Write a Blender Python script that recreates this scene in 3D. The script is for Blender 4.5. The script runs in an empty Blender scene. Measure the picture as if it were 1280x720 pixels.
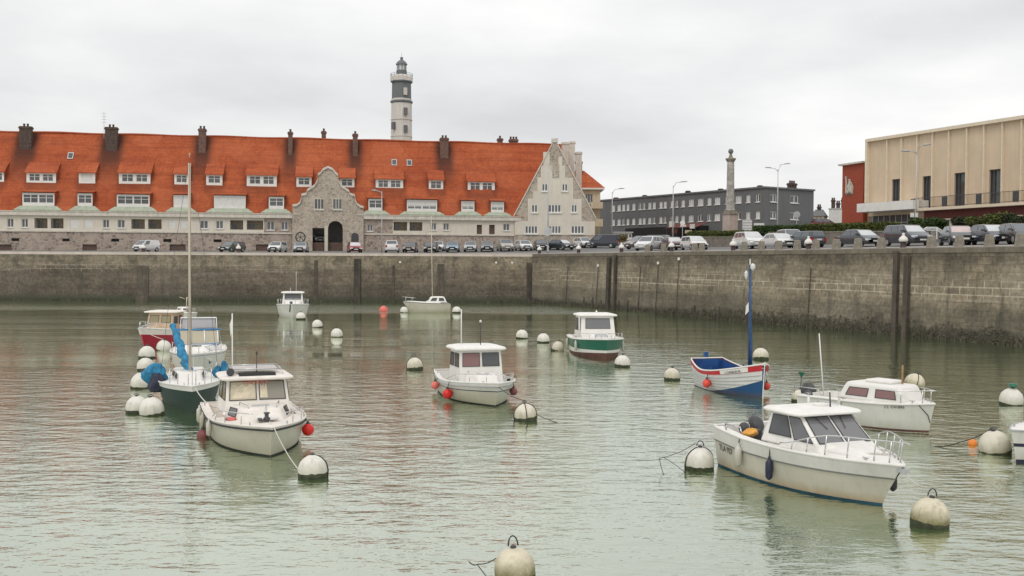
import bpy, bmesh, math, random
from mathutils import Vector, Matrix
random.seed(11)
PI = math.pi
scene = bpy.context.scene
COL = scene.collection

# ------------------------------------------------------------------ camera
HC = 4.9                      # eye height above the basin water (m)
FPX = 1280.0                  # focal length in photo pixels
PITCH = math.atan((360 - 329.4) / FPX)
ROLL = 0.005
_f = Vector((0, math.cos(PITCH), -math.sin(PITCH)))
_r0 = Vector((1, 0, 0)); _u0 = Vector((0, math.sin(PITCH), math.cos(PITCH)))
_r = _r0 * math.cos(ROLL) + _u0 * math.sin(ROLL)
_u = _u0 * math.cos(ROLL) - _r0 * math.sin(ROLL)
cam_d = bpy.data.cameras.new('camera'); cam = bpy.data.objects.new('camera', cam_d)
COL.objects.link(cam); scene.camera = cam
cam_d.sensor_width = 36; cam_d.lens = 36.0; cam_d.clip_start = .1; cam_d.clip_end = 6000
cam.matrix_world = Matrix(((_r.x, _u.x, -_f.x, 0), (_r.y, _u.y, -_f.y, 0), (_r.z, _u.z, -_f.z, HC), (0, 0, 0, 1)))
CAM = Vector((0, 0, HC))
def ray(px, py): return _f + _r * ((px - 640) / FPX) + _u * ((360 - py) / FPX)
def P(px, py, Y):
    d = ray(px, py); return CAM + d * (Y / d.y)
def Wt(px, py):
    d = ray(px, py); return CAM + d * (-HC / d.z)

# ------------------------------------------------------------------ the lie of the land
QT = 6.07                                             # quay top
CORN = Vector((2.56, 130.0)); RD = Vector((27.1, -63.0)).normalized(); RN = Vector((-RD.y, RD.x))
NC = RN.dot(CORN)
def sstep(a, b, x):
    t = max(0, min(1, (x - a) / (b - a))); return t * t * (3 - 2 * t)
def land_d(x, y): return max(y - CORN.y, RN.x * x + RN.y * y - NC)
def ground(x, y):
    d = max(0, min(60, land_d(x, y)))
    return QT + (.028 + .037 * sstep(-22, 12, x)) * d + .0
def onq(px, d):                                       # ground point d metres behind the oblique quay edge, in pixel column px
    k = (px - 640) / FPX; Y = (NC + d) / (RN.x * k + RN.y); return Vector((k * Y, Y, ground(k * Y, Y)))
def onl(px, Y):
    X = (px - 640) / FPX * Y; return Vector((X, Y, ground(X, Y)))

# ------------------------------------------------------------------ scene helpers
WM = {}
def link(o, parent=None):
    COL.objects.link(o)
    if parent is not None: o.parent = parent
    WM[o] = (WM[parent] if parent is not None else Matrix()) @ o.matrix_basis
    return o
def thing(name, label, cat, loc=(0, 0, 0), rz=0, group=None, rot=None):
    o = bpy.data.objects.new(name, None); o.empty_display_size = .3
    o.location = loc; o.rotation_euler = rot or (0, 0, rz)
    M = Matrix.LocRotScale(Vector(loc), o.rotation_euler.to_quaternion(), None)
    COL.objects.link(o); WM[o] = M
    o['label'] = label; o['category'] = cat
    if group: o['group'] = group
    return o
def tag(o, label, cat, group=None):
    o['label'] = label; o['category'] = cat
    if group: o['group'] = group
    return o
def dup(root, loc, rz, label, group=None):
    r = root.copy(); COL.objects.link(r); r.location = loc; r.rotation_euler = (0, 0, rz); r['label'] = label
    if group: r['group'] = group
    for ch in list(root.children):
        c = ch.copy(); COL.objects.link(c); c.parent = r
        for g in list(ch.children):
            d = g.copy(); COL.objects.link(d); d.parent = c
    return r

class MB:
    def __init__(s): s.v = []; s.f = []
    def add(s, pts, faces):
        n = len(s.v); s.v += [Vector(p) for p in pts]; s.f += [tuple(i + n for i in f) for f in faces]; return s
    def quad(s, *p): return s.add(p, [tuple(range(len(p)))])
    def hexa(s, b, t):                               # 4 bottom + 4 top points, bottom ccw seen from above
        return s.add(list(b) + list(t), [(3, 2, 1, 0), (4, 5, 6, 7)] + [(i, (i + 1) % 4, (i + 1) % 4 + 4, i + 4) for i in range(4)])
    def box(s, x0, x1, y0, y1, z0, z1):
        return s.hexa([(x0, y0, z0), (x1, y0, z0), (x1, y1, z0), (x0, y1, z0)], [(x0, y0, z1), (x1, y0, z1), (x1, y1, z1), (x0, y1, z1)])
    def tube(s, pts, r, n=6, caps=True, closed=False):
        pts = [Vector(p) for p in pts]; m = len(pts); rings = []
        for i, p in enumerate(pts):
            a = pts[(i - 1) % m] if (closed or i) else p; b = pts[(i + 1) % m] if (closed or i < m - 1) else p
            d = (b - a)
            if d.length < 1e-9: d = Vector((0, 0, 1))
            d.normalize(); h = Vector((0, 0, 1)) if abs(d.z) < .9 else Vector((1, 0, 0))
            e1 = d.cross(h).normalized(); e2 = e1.cross(d); rr = r[i] if isinstance(r, (list, tuple)) else r
            rings.append([p + (e1 * math.cos(2 * PI * k / n) + e2 * math.sin(2 * PI * k / n)) * rr for k in range(n)])
        return s.loft(rings, caps=caps and not closed, wrap=closed)
    def loft(s, rings, caps=False, wrap=False, ring_closed=True):
        n = len(rings[0]); m = len(rings); base = len(s.v)
        for r in rings: s.v += [Vector(p) for p in r]
        for i in range(m if wrap else m - 1):
            j = (i + 1) % m
            for k in range(n if ring_closed else n - 1):
                l = (k + 1) % n
                s.f.append((base + i * n + k, base + i * n + l, base + j * n + l, base + j * n + k))
        if caps:
            s.f.append(tuple(base + k for k in reversed(range(n)))); s.f.append(tuple(base + (m - 1) * n + k for k in range(n)))
        return s
    def lathe(s, prof, n=20, c=(0, 0, 0), M=None):
        c = Vector(c); rings = []
        for r, z in prof:
            ring = [Vector((r * math.cos(2 * PI * k / n), r * math.sin(2 * PI * k / n), z)) for k in range(n)]
            rings.append([(M @ p if M else p) + c for p in ring])
        return s.loft(rings, caps=True)
    def prism(s, poly, z0, z1):
        n = len(poly); return s.add([(x, y, z0) for x, y in poly] + [(x, y, z1) for x, y in poly],
            [tuple(reversed(range(n))), tuple(range(n, 2 * n))] + [(i, (i + 1) % n, (i + 1) % n + n, i + n) for i in range(n)])
    def mesh(s, name, M=None, smooth=False, fix=True):
        me = bpy.data.meshes.new(name)
        me.from_pydata([tuple(M @ v) if M else tuple(v) for v in s.v], [], s.f)
        if fix and s.f:
            bm = bmesh.new(); bm.from_mesh(me); bmesh.ops.recalc_face_normals(bm, faces=bm.faces); bm.to_mesh(me); bm.free()
        if smooth:
            me.shade_smooth()
            if smooth != 'all': me.set_sharp_from_angle(angle=math.radians(smooth if smooth is not True else 40))
        return me
    def build(s, name, mat, parent=None, smooth=False, world=False, label=None, fix=True):
        M = WM[parent].inverted() if (world and parent is not None) else None
        me = s.mesh(name, M, smooth, fix); me.materials.append(mat)
        o = link(bpy.data.objects.new(name, me), parent)
        if label: o['label'] = label
        return o
def bevel(o, w, seg=2, ang=40):
    m = o.modifiers.new('bevel', 'BEVEL'); m.width = w; m.segments = seg; m.limit_method = 'ANGLE'; m.angle_limit = math.radians(ang)
    return o
def structure(o): o['kind'] = 'structure'; return o
def rope(name, label, pts, r, mat, sag=0, cat='rope', n=14, group=None):
    pts = [Vector(p) for p in pts]; out = []
    for i in range(len(pts) - 1):
        for k in range(n):
            t = k / n; p = pts[i].lerp(pts[i + 1], t); p.z -= sag * 4 * t * (1 - t); out.append(p)
    out.append(pts[-1])
    c = out[0].copy(); mb = MB().tube([p - c for p in out], r, 5)
    o = mb.build(name, mat, None, 'all'); o.location = c
    return tag(o, label, cat, group)
def text(name, body, size, mat, parent, M, label=None, cond=1.0):
    c = bpy.data.curves.new(name, 'FONT'); c.body = body; c.size = size; c.align_x = 'CENTER'; c.align_y = 'CENTER'; c.extrude = .002
    o = bpy.data.objects.new(name, c); COL.objects.link(o); bpy.context.view_layer.update()
    me = bpy.data.meshes.new_from_object(o.evaluated_get(bpy.context.evaluated_depsgraph_get())); bpy.data.objects.remove(o)
    o = bpy.data.objects.new(name, me); me.materials.clear(); me.materials.append(mat); COL.objects.link(o); o.parent = parent
    o.matrix_basis = M @ Matrix.Diagonal((cond, 1, 1, 1)); WM[o] = WM[parent] @ o.matrix_basis
    return o

# ------------------------------------------------------------------ materials
def nd(nt, t, ins=None, **props):
    n = nt.nodes.new(t)
    for k, v in props.items(): setattr(n, k, v)
    for k, v in (ins or {}).items():
        s = n.inputs[k]
        if isinstance(v, bpy.types.NodeSocket): nt.links.new(v, s)
        else: s.default_value = v
    return n
def c4(c): return (c[0], c[1], c[2], 1)
def newmat(name):
    m = bpy.data.materials.new(name); m.use_nodes = True; nt = m.node_tree
    return m, nt, nt.nodes['Principled BSDF']
def coords(nt, scale=(1, 1, 1), out='Object'):
    tc = nd(nt, 'ShaderNodeTexCoord'); mp = nd(nt, 'ShaderNodeMapping', {'Vector': tc.outputs[out], 'Scale': scale}); return mp.outputs[0]
def noise(nt, vec, scale, detail=4, rough=.55):
    return nd(nt, 'ShaderNodeTexNoise', {'Vector': vec, 'Scale': scale, 'Detail': detail, 'Roughness': rough}).outputs['Fac']
def ramp(nt, fac, stops, interp='LINEAR'):
    r = nd(nt, 'ShaderNodeValToRGB', {'Fac': fac}); cr = r.color_ramp; cr.interpolation = interp
    while len(cr.elements) < len(stops): cr.elements.new(.5)
    for e, (p, c) in zip(cr.elements, stops):
        e.position = p; e.color = c4(c) if isinstance(c, (tuple, list)) else (c, c, c, 1)
    return r.outputs['Color']
def mix(nt, fac, a, b, mode='MIX'):
    m = nd(nt, 'ShaderNodeMix', data_type='RGBA', blend_type=mode)
    for k, v in ((0, fac), (6, a), (7, b)):
        s = m.inputs[k]
        if isinstance(v, bpy.types.NodeSocket): nt.links.new(v, s)
        else: s.default_value = v if k == 0 else c4(v)
    return m.outputs[2]
def math_(nt, op, a, b=0, c=0, clamp=False):
    m = nd(nt, 'ShaderNodeMath', {0: a, 1: b, 2: c}, operation=op); m.use_clamp = clamp; return m.outputs[0]
def bumpn(nt, h, strength, dist, normal=None):
    ins = {'Height': h, 'Strength': strength, 'Distance': dist}
    if normal is not None: ins['Normal'] = normal
    return nd(nt, 'ShaderNodeBump', ins).outputs[0]
def pm(name, col, rough=.6, var=.18, scale=2.5, col2=None, bump=0, bscale=20, metal=0, spec=.4, streak=0, rnd=0):
    """painted, plastered or cast surface: mottled colour, optional rain streaks, optional grain"""
    m, nt, b = newmat(name)
    v = coords(nt); n1 = noise(nt, v, scale, 5)
    lo = tuple(x * (1 - var) for x in col); hi = tuple(min(1, x * (1 + var)) for x in col)
    c = ramp(nt, n1, [(.3, col2 or lo), (.7, hi if not col2 else col)])
    if streak:
        n2 = noise(nt, coords(nt, (1.6, 1.6, .12)), 2.2, 5, .65)
        c = mix(nt, math_(nt, 'MULTIPLY', ramp(nt, n2, [(.42, 0.0), (.72, 1.0)]), streak), c, tuple(x * .42 for x in col))
    if rnd:
        oi = nd(nt, 'ShaderNodeObjectInfo'); c = mix(nt, rnd, c, mix(nt, oi.outputs['Random'], tuple(x * .55 for x in col), tuple(min(1, x * 1.5) for x in col)))
    nt.links.new(c, b.inputs['Base Color'])
    b.inputs['Roughness'].default_value = rough; b.inputs['Metallic'].default_value = metal; b.inputs['Specular IOR Level'].default_value = spec
    if bump: nt.links.new(bumpn(nt, noise(nt, v, bscale, 3), bump, .02), b.inputs['Normal'])
    return m
def hullmat(name, col, stain=(.42, .27, .10), z0=0, z1=.28, amt=.6, rough=.35):
    """gelcoat or paint with scum and rust near the waterline, faint runs, and dimming painted low on pale hulls"""
    m, nt, b = newmat(name)
    v = coords(nt); sep = nd(nt, 'ShaderNodeSeparateXYZ', {0: v})
    n1 = noise(nt, coords(nt, (1.5, 1.5, .5)), 2.4, 6, .65)
    zz = math_(nt, 'ADD', sep.outputs[2], math_(nt, 'MULTIPLY', math_(nt, 'SUBTRACT', n1, .5), -.35))
    k = nd(nt, 'ShaderNodeMapRange', {0: zz, 1: z0, 2: z1, 3: amt, 4: 0.0}).outputs[0]
    base = ramp(nt, noise(nt, v, 1.6, 4), [(.3, tuple(x * .86 for x in col)), (.7, col)])
    run = ramp(nt, noise(nt, coords(nt, (3, 3, .25)), 3, 4, .6), [(.5, 0.0), (.8, .35)])
    base = mix(nt, run, base, tuple(x * y for x, y in zip(col, (.62, .6, .5))))
    nt.links.new(mix(nt, k, base, stain), b.inputs['Base Color'])
    b.inputs['Roughness'].default_value = rough; b.inputs['Specular IOR Level'].default_value = .4
    return m
def glassmat(name, col, rough=.06, var=.5):
    m, nt, b = newmat(name)
    oi = nd(nt, 'ShaderNodeObjectInfo'); n1 = noise(nt, coords(nt), .9, 2)
    c = mix(nt, oi.outputs['Random'], tuple(x * (1 - var) for x in col), tuple(x * (1 + var) for x in col))
    c = mix(nt, n1, c, tuple(x * 1.6 for x in col))
    nt.links.new(c, b.inputs['Base Color']); b.inputs['Roughness'].default_value = rough; b.inputs['Specular IOR Level'].default_value = .6
    return m
def stonemat(name, cols, mortar, scale=2.6, bump=.5):
    """irregular rubble masonry"""
    m, nt, b = newmat(name)
    v = coords(nt); w = nd(nt, 'ShaderNodeVectorMath', {0: v, 1: (1, 1, 1.45)}, operation='MULTIPLY').outputs[0]
    vo = nd(nt, 'ShaderNodeTexVoronoi', {'Vector': w, 'Scale': scale, 'Randomness': .9}); ve = nd(nt, 'ShaderNodeTexVoronoi', {'Vector': w, 'Scale': scale, 'Randomness': .9}, feature='DISTANCE_TO_EDGE')
    sp = nd(nt, 'ShaderNodeSeparateColor', {0: vo.outputs['Color']})
    st = ramp(nt, sp.outputs[0], [(i / (len(cols) - 1), c) for i, c in enumerate(cols)])
    st = mix(nt, .45, st, ramp(nt, noise(nt, v, .35, 4), [(.3, tuple(x * .55 for x in cols[0])), (.7, cols[-1])]))
    e = ramp(nt, ve.outputs[0], [(.03, 0.0), (.09, 1.0)])
    nt.links.new(mix(nt, e, mortar, st), b.inputs['Base Color']); b.inputs['Roughness'].default_value = .9
    nt.links.new(bumpn(nt, e, bump, .03), b.inputs['Normal'])
    return m

M = {}
M['white'] = pm('white_paint', (.74, .72, .68), .45, .07, 1.5)
M['white_metal'] = pm('white_metal', (.76, .76, .74), .35, .05)
M['gelcoat'] = hullmat('gelcoat_cream', (.54, .515, .42), (.27, .25, .14), -.1, .42, .65)  # low stain deepened, here and below, to paint in lower-hull shade
M['gelcoat_white'] = hullmat('gelcoat_white', (.66, .65, .60), (.30, .29, .19), -.1, .40, .55)
M['gelcoat_rust'] = hullmat('gelcoat_rust_stained', (.56, .535, .44), (.38, .25, .10), 0, .26, .75)
M['deck'] = pm('deck_gelcoat', (.78, .76, .72), .5, .06, 3, streak=.12)
M['deck_warm'] = pm('deck_warm', (.76, .71, .65), .55, .08, 3, streak=.1)
M['black_rubber'] = pm('black_rubber', (.035, .034, .036), .6, .2)
M['dark_metal'] = pm('dark_metal', (.06, .06, .065), .45, .2)
M['steel'] = pm('stainless_steel', (.62, .62, .61), .25, .05, metal=.8)
M['galv'] = pm('galvanised_steel', (.46, .47, .47), .5, .12, metal=.2)
M['boat_glass'] = glassmat('boat_glass', (.06, .062, .066), .03, .4)
M['boat_glass_red'] = glassmat('curtained_boat_glass', (.17, .09, .085), .1, .2)
M['boat_glass_clear'] = glassmat('sheeted_boat_glass', (.36, .32, .24), .1, .1)
M['cloth_cream'] = pm('cream_cloth', (.60, .53, .40), .85, .25, 5, bump=.4, bscale=8)
M['red'] = pm('red_paint', (.50, .02, .03), .4, .15)
M['orange_red'] = pm('faded_red_plastic', (.70, .075, .05), .45, .2, 4)
M['pink_red'] = pm('sun_bleached_red', (.68, .16, .13), .5, .25, 4)
M['orange'] = pm('orange_plastic', (.80, .24, .04), .5, .15)
M['blue'] = pm('blue_paint', (.018, .075, .23), .45, .25, 3)
M['blue_cloth'] = pm('blue_canvas', (.03, .19, .34), .85, .5, 5, bump=1, bscale=9)
M['navy'] = pm('navy', (.022, .026, .05), .45, .2)
M['dark_green'] = hullmat('dark_green_hull', (.010, .040, .028), (.03, .045, .02), amt=.4, rough=.6)
M['green'] = hullmat('green_hull', (.015, .14, .085), (.10, .10, .06), amt=.2)
M['hull_red'] = hullmat('red_hull', (.40, .012, .035), (.12, .04, .03), amt=.4)
M['antifoul'] = pm('brown_antifouling', (.13, .06, .045), .7, .3)
M['antifoul_blue'] = pm('blue_antifouling', (.02, .09, .16), .7, .4)
M['antifoul_dark'] = pm('dark_antifouling', (.03, .035, .035), .7, .3)
M['rope_white'] = pm('pale_rope', (.55, .53, .48), .9, .2, 20)
M['rope_dark'] = pm('dark_rope', (.05, .05, .045), .9, .3, 20)
M['wood'] = pm('varnished_wood', (.33, .20, .09), .5, .3, 6)
M['timber_dark'] = pm('wet_black_timber', (.062, .054, .043), .8, .5, 1.2, streak=.5, bump=.5)
M['window_glass'] = glassmat('window_glass', (.075, .078, .08), .08, .6)
M['window_frame'] = pm('white_window_frame', (.74, .73, .70), .5, .05)
M['shutter'] = pm('white_shutter', (.66, .65, .62), .55, .08)
M['render'] = pm('cream_render', (.655, .605, .515), .85, .07, .6, streak=.14, bump=.2)
M['render_cream'] = pm('warm_render', (.62, .53, .38), .85, .1, .6, streak=.3)
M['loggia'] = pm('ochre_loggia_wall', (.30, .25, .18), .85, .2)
M['trim_stone'] = pm('pale_stone_trim', (.62, .575, .50), .85, .14, 2, streak=.3)
M['rubble'] = stonemat('rubble_stone', [(.27, .22, .17), (.42, .355, .285), (.54, .465, .385)], (.50, .445, .37), 2.0)
M['rubble_base'] = stonemat('rubble_base', [(.17, .125, .10), (.36, .275, .225), (.52, .42, .355)], (.42, .365, .31), 1.8)
M['copper'] = pm('green_copper', (.40, .44, .34), .7, .12, 2, streak=.3)
M['brick_dark'] = pm('sooty_brick', (.085, .06, .05), .9, .4, 3, bump=.5)
M['brick_brown'] = pm('brown_brick', (.15, .09, .072), .9, .35, 3, bump=.5)
M['brown_door'] = pm('brown_doors', (.12, .075, .06), .7, .25)
M['black'] = pm('soot_black', (.02, .02, .02), .7, .2)
M['grey_render'] = pm('slate_grey_render', (.150, .154, .158), .85, .08, .4, streak=.25)
M['beige'] = pm('beige_panels', (.63, .50, .36), .8, .07, .5, streak=.16)
M['beige_fin'] = pm('pale_beige_fins', (.70, .60, .46), .75, .06)
M['brick_red'] = pm('red_brick_wing', (.31, .065, .035), .85, .2, 6, bump=.4, bscale=14)
M['fascia'] = pm('oxblood_fascia', (.13, .035, .028), .7, .2)
M['foyer_glass'] = glassmat('foyer_glass', (.06, .065, .065), .05, .3)
M['lh_stone'] = pm('lighthouse_white', (.66, .62, .57), .8, .08, .3, streak=.3)
M['lh_dark'] = pm('lighthouse_black', (.15, .16, .165), .7, .1, .3)
M['granite'] = pm('granite', (.27, .24, .195), .9, .25, 4, bump=.5, streak=.4)
M['granite_pink'] = pm('pink_granite', (.47, .38, .33), .85, .12, 2, streak=.3)
M['bollard_base'] = pm('bollard_maroon', (.07, .045, .042), .6, .3)
M['plate'] = pm('number_plate', (.7, .7, .66), .4, .05)
M['tyre'] = pm('tyre', (.025, .025, .026), .8, .2)
M['rim'] = pm('alloy_rim', (.45, .45, .46), .3, .1, metal=.6)
M['headlight'] = pm('headlight_lens', (.75, .77, .8), .1, .1, spec=.8)
M['taillight'] = pm('tail_lamp', (.35, .01, .015), .2, .1, spec=.7)
M['car_glass'] = glassmat('car_glass', (.09, .10, .11), .03, .25)
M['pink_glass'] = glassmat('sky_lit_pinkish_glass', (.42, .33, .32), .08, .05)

M['lap_grey'] = pm('plank_shadow_grey', (.34, .34, .33), .7, .2)
M['oilskin'] = pm('oilskin_orange', (.72, .36, .07), .6, .2, 6)
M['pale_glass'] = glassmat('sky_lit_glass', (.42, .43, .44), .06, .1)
M['ochre_pane'] = glassmat('ochre_pane', (.20, .175, .10), .15, .1); M['cabin_sheet'] = glassmat('dull_grey_pane', (.20, .185, .15), .12, .1); M['boat_glass_grey'] = glassmat('tinted_boat_glass', (.12, .12, .125), .04, .3); M['lilac_pane'] = glassmat('lilac_pane', (.36, .35, .37), .1, .1)
M['mast_alloy'] = pm('weathered_spar', (.52, .45, .35), .5, .1, 2); M['blue_mast'] = pm('blue_mast_paint', (.035, .085, .19), .55, .3, 4, streak=.3); M['blue_hull'] = hullmat('blue_hull', (.012, .075, .20), (.09, .06, .05), 0, .25, .7); M['blue_trim'] = pm('blue_vinyl', (.06, .22, .44), .5, .2)
M['plank_white'] = hullmat('white_planks', (.70, .70, .68), (.40, .38, .33), amt=.35); M['tan'] = pm('tan_cuddy', (.50, .37, .25), .7, .15, 2, streak=.2); M['grey_rubber'] = pm('grey_rubber', (.16, .16, .15), .6, .2)
M['red_fender'] = pm('bright_red_vinyl', (.62, .02, .015), .35, .12, 4); M['maroon_fender'] = pm('dull_maroon_vinyl', (.20, .06, .06), .5, .3, 4)

# ------------------------------------------------------------------ world: overcast
SUN_EL, SUN_AZ = math.radians(52), math.radians(200)      # azimuth clockwise from +Y: behind the camera, a little left
w = bpy.data.worlds.new('World'); scene.world = w; w.use_nodes = True; nt = w.node_tree
bg = nt.nodes['Background']
sky = nd(nt, 'ShaderNodeTexSky', sky_type='NISHITA'); sky.sun_disc = False; sky.sun_elevation = SUN_EL; sky.sun_rotation = SUN_AZ; sky.dust_density = 3
tc = nd(nt, 'ShaderNodeTexCoord'); sp = nd(nt, 'ShaderNodeSeparateXYZ', {0: tc.outputs['Generated']})
den = math_(nt, 'ADD', math_(nt, 'ABSOLUTE', sp.outputs[2]), .16)
cv = nd(nt, 'ShaderNodeCombineXYZ', {0: math_(nt, 'DIVIDE', sp.outputs[0], den), 1: math_(nt, 'DIVIDE', sp.outputs[1], den), 2: 3.7})
n1 = noise(nt, cv.outputs[0], .75, 6, .52); n2 = noise(nt, cv.outputs[0], .28, 3, .5)
nn = math_(nt, 'ADD', math_(nt, 'MULTIPLY', n1, .6), math_(nt, 'MULTIPLY', n2, .4))
cl = ramp(nt, nn, [(.38, (.60, .605, .615)), (.49, (.745, .745, .745)), (.585, (.88, .875, .865))])
hz = ramp(nt, sp.outputs[2], [(0.0, 1.0), (.14, 0.0)])
cl = mix(nt, math_(nt, 'MULTIPLY', hz, .6), cl, (.87, .86, .85))
up = nd(nt, 'ShaderNodeMapRange', {0: sp.outputs[2], 1: .26, 2: .62, 3: 12.0, 4: 14.6}).outputs[0]
cl = nd(nt, 'ShaderNodeVectorMath', {0: cl, 'Scale': up}, operation='SCALE').outputs[0]
nt.links.new(mix(nt, .95, sky.outputs[0], cl), bg.inputs['Color']); bg.inputs['Strength'].default_value = .1
sd = bpy.data.lights.new('sun', 'SUN'); sd.energy = .9; sd.angle = math.radians(20); sd.color = (1, .95, .88)
sun = bpy.data.objects.new('sun', sd); COL.objects.link(sun)
sdir = Vector((math.sin(SUN_AZ) * math.cos(SUN_EL), math.cos(SUN_AZ) * math.cos(SUN_EL), math.sin(SUN_EL)))
sun.rotation_euler = sdir.to_track_quat('Z', 'Y').to_euler(); sun.location = (0, 0, 80)
scene.view_settings.view_transform = 'Standard'; scene.view_settings.look = 'None'; scene.view_settings.exposure = 0
scene.cycles.use_denoising = True
scene.cycles.max_bounces = 6; scene.cycles.sample_clamp_indirect = 6

# ------------------------------------------------------------------ water
m, nt, b = newmat('harbour_water'); M['water'] = m
v = coords(nt)
pv = coords(nt, (.35, 1, 1)); patch = noise(nt, pv, .045, 4, .6); patch2 = noise(nt, coords(nt, (.22, 1, 1)), .16, 3, .55)
sp = nd(nt, 'ShaderNodeSeparateXYZ', {0: v})
far = nd(nt, 'ShaderNodeMapRange', {0: sp.outputs[1], 1: 38, 2: 60, 3: .10, 4: -.02}).outputs[0]
lane = nd(nt, 'ShaderNodeMapRange', {0: math_(nt, 'ABSOLUTE', math_(nt, 'SUBTRACT', math_(nt, 'ADD', sp.outputs[1], math_(nt, 'MULTIPLY', patch, 34)), 126)), 1: 3, 2: 13, 3: .20, 4: 0.0}).outputs[0]
pp = math_(nt, 'ADD', math_(nt, 'ADD', math_(nt, 'MULTIPLY', patch, .62), math_(nt, 'MULTIPLY', patch2, .38)), math_(nt, 'ADD', far, lane))
calm = ramp(nt, pp, [(.41, .10), (.58, 1.0)])
a1 = noise(nt, coords(nt, (.55, 1, 1)), 4.2, 3, .55); a2 = noise(nt, coords(nt, (.6, 1, 1)), 1.4, 2, .5); a3 = noise(nt, coords(nt, (.4, 1.0, 1)), 11, 2, .5)
h = math_(nt, 'ADD', math_(nt, 'MULTIPLY', a1, .021), math_(nt, 'ADD', math_(nt, 'MULTIPLY', a2, .040), math_(nt, 'MULTIPLY', a3, .004)))
near = nd(nt, 'ShaderNodeMapRange', {0: sp.outputs[1], 1: 13, 2: 30, 3: .85, 4: 1.0}).outputs[0]
nor = bumpn(nt, math_(nt, 'MULTIPLY', math_(nt, 'MULTIPLY', h, near), math_(nt, 'ADD', calm, math_(nt, 'MULTIPLY', lane, 16.0))), 1.0, 1.0)
lw = nd(nt, 'ShaderNodeFresnel', {'IOR': 1.45, 'Normal': nor}).outputs[0]
fac = nd(nt, 'ShaderNodeMapRange', {0: lw, 1: 0.0, 2: .62, 3: .44, 4: .91}).outputs[0]
body = ramp(nt, noise(nt, coords(nt, (.4, 1, 1)), .05, 3), [(.35, (.056, .102, .036)), (.65, (.082, .122, .054))])
df = nd(nt, 'ShaderNodeBsdfDiffuse', {'Color': body}); gl = nd(nt, 'ShaderNodeBsdfGlossy', {'Color': (.94, .975, .895, 1), 'Roughness': .04, 'Normal': nor})
mx = nd(nt, 'ShaderNodeMixShader', {0: fac, 1: df.outputs[0], 2: gl.outputs[0]})
nt.links.new(mx.outputs[0], nt.nodes['Material Output'].inputs['Surface'])
wm = MB().quad((-320, -120, 0), (260, -120, 0), (260, 136, 0), (-320, 136, 0)); structure(wm.build('water', M['water']))

# ------------------------------------------------------------------ ground sheets behind the quay edge
def offs(d, n=44):
    """points along the quay edge, d metres behind it (mitred at the corner)"""
    pts = []; e0 = Vector((-420 - d, 130 + d))
    k = (d - RN.y * d) / RN.x; c = Vector((CORN.x + k, 130 + d)); e1 = c + RD * (190 + d)
    for i in range(n): pts.append(e0.lerp(c, (i / n) ** .6))
    for i in range(n + 1): pts.append(c.lerp(e1, i / n))
    return pts
def sheet(name, ds, mat, lift=0, skirt=None):
    rings = []
    if skirt is not None: rings.append([(p.x, p.y, ground(p.x, p.y) + skirt) for p in offs(ds[0])])
    for d in ds: rings.append([(p.x, p.y, ground(p.x, p.y) + lift) for p in offs(d)])
    if skirt is not None: rings.append([(p.x, p.y, ground(p.x, p.y) + skirt) for p in offs(ds[-1])])
    return structure(MB().loft(rings, ring_closed=False).build(name, mat))
M['asphalt'] = pm('asphalt', (.17, .165, .16), .9, .18, .5, bump=.3)
M['paving'] = pm('paving', (.30, .28, .255), .9, .15, .8)
M['earth'] = pm('earth', (.16, .15, .12), .95, .25, .3)
sheet('pavement', [.55, 1.6, 2.8], M['paving'], .05, -.15)
sheet('road', [2.8, 5, 8, 11, 14, 18, 22, 30], M['asphalt'], -.06)
sheet('ground', [30, 36, 45, 60, 90, 160, 400, 1500, 4000], M['earth'], -.06)
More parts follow.
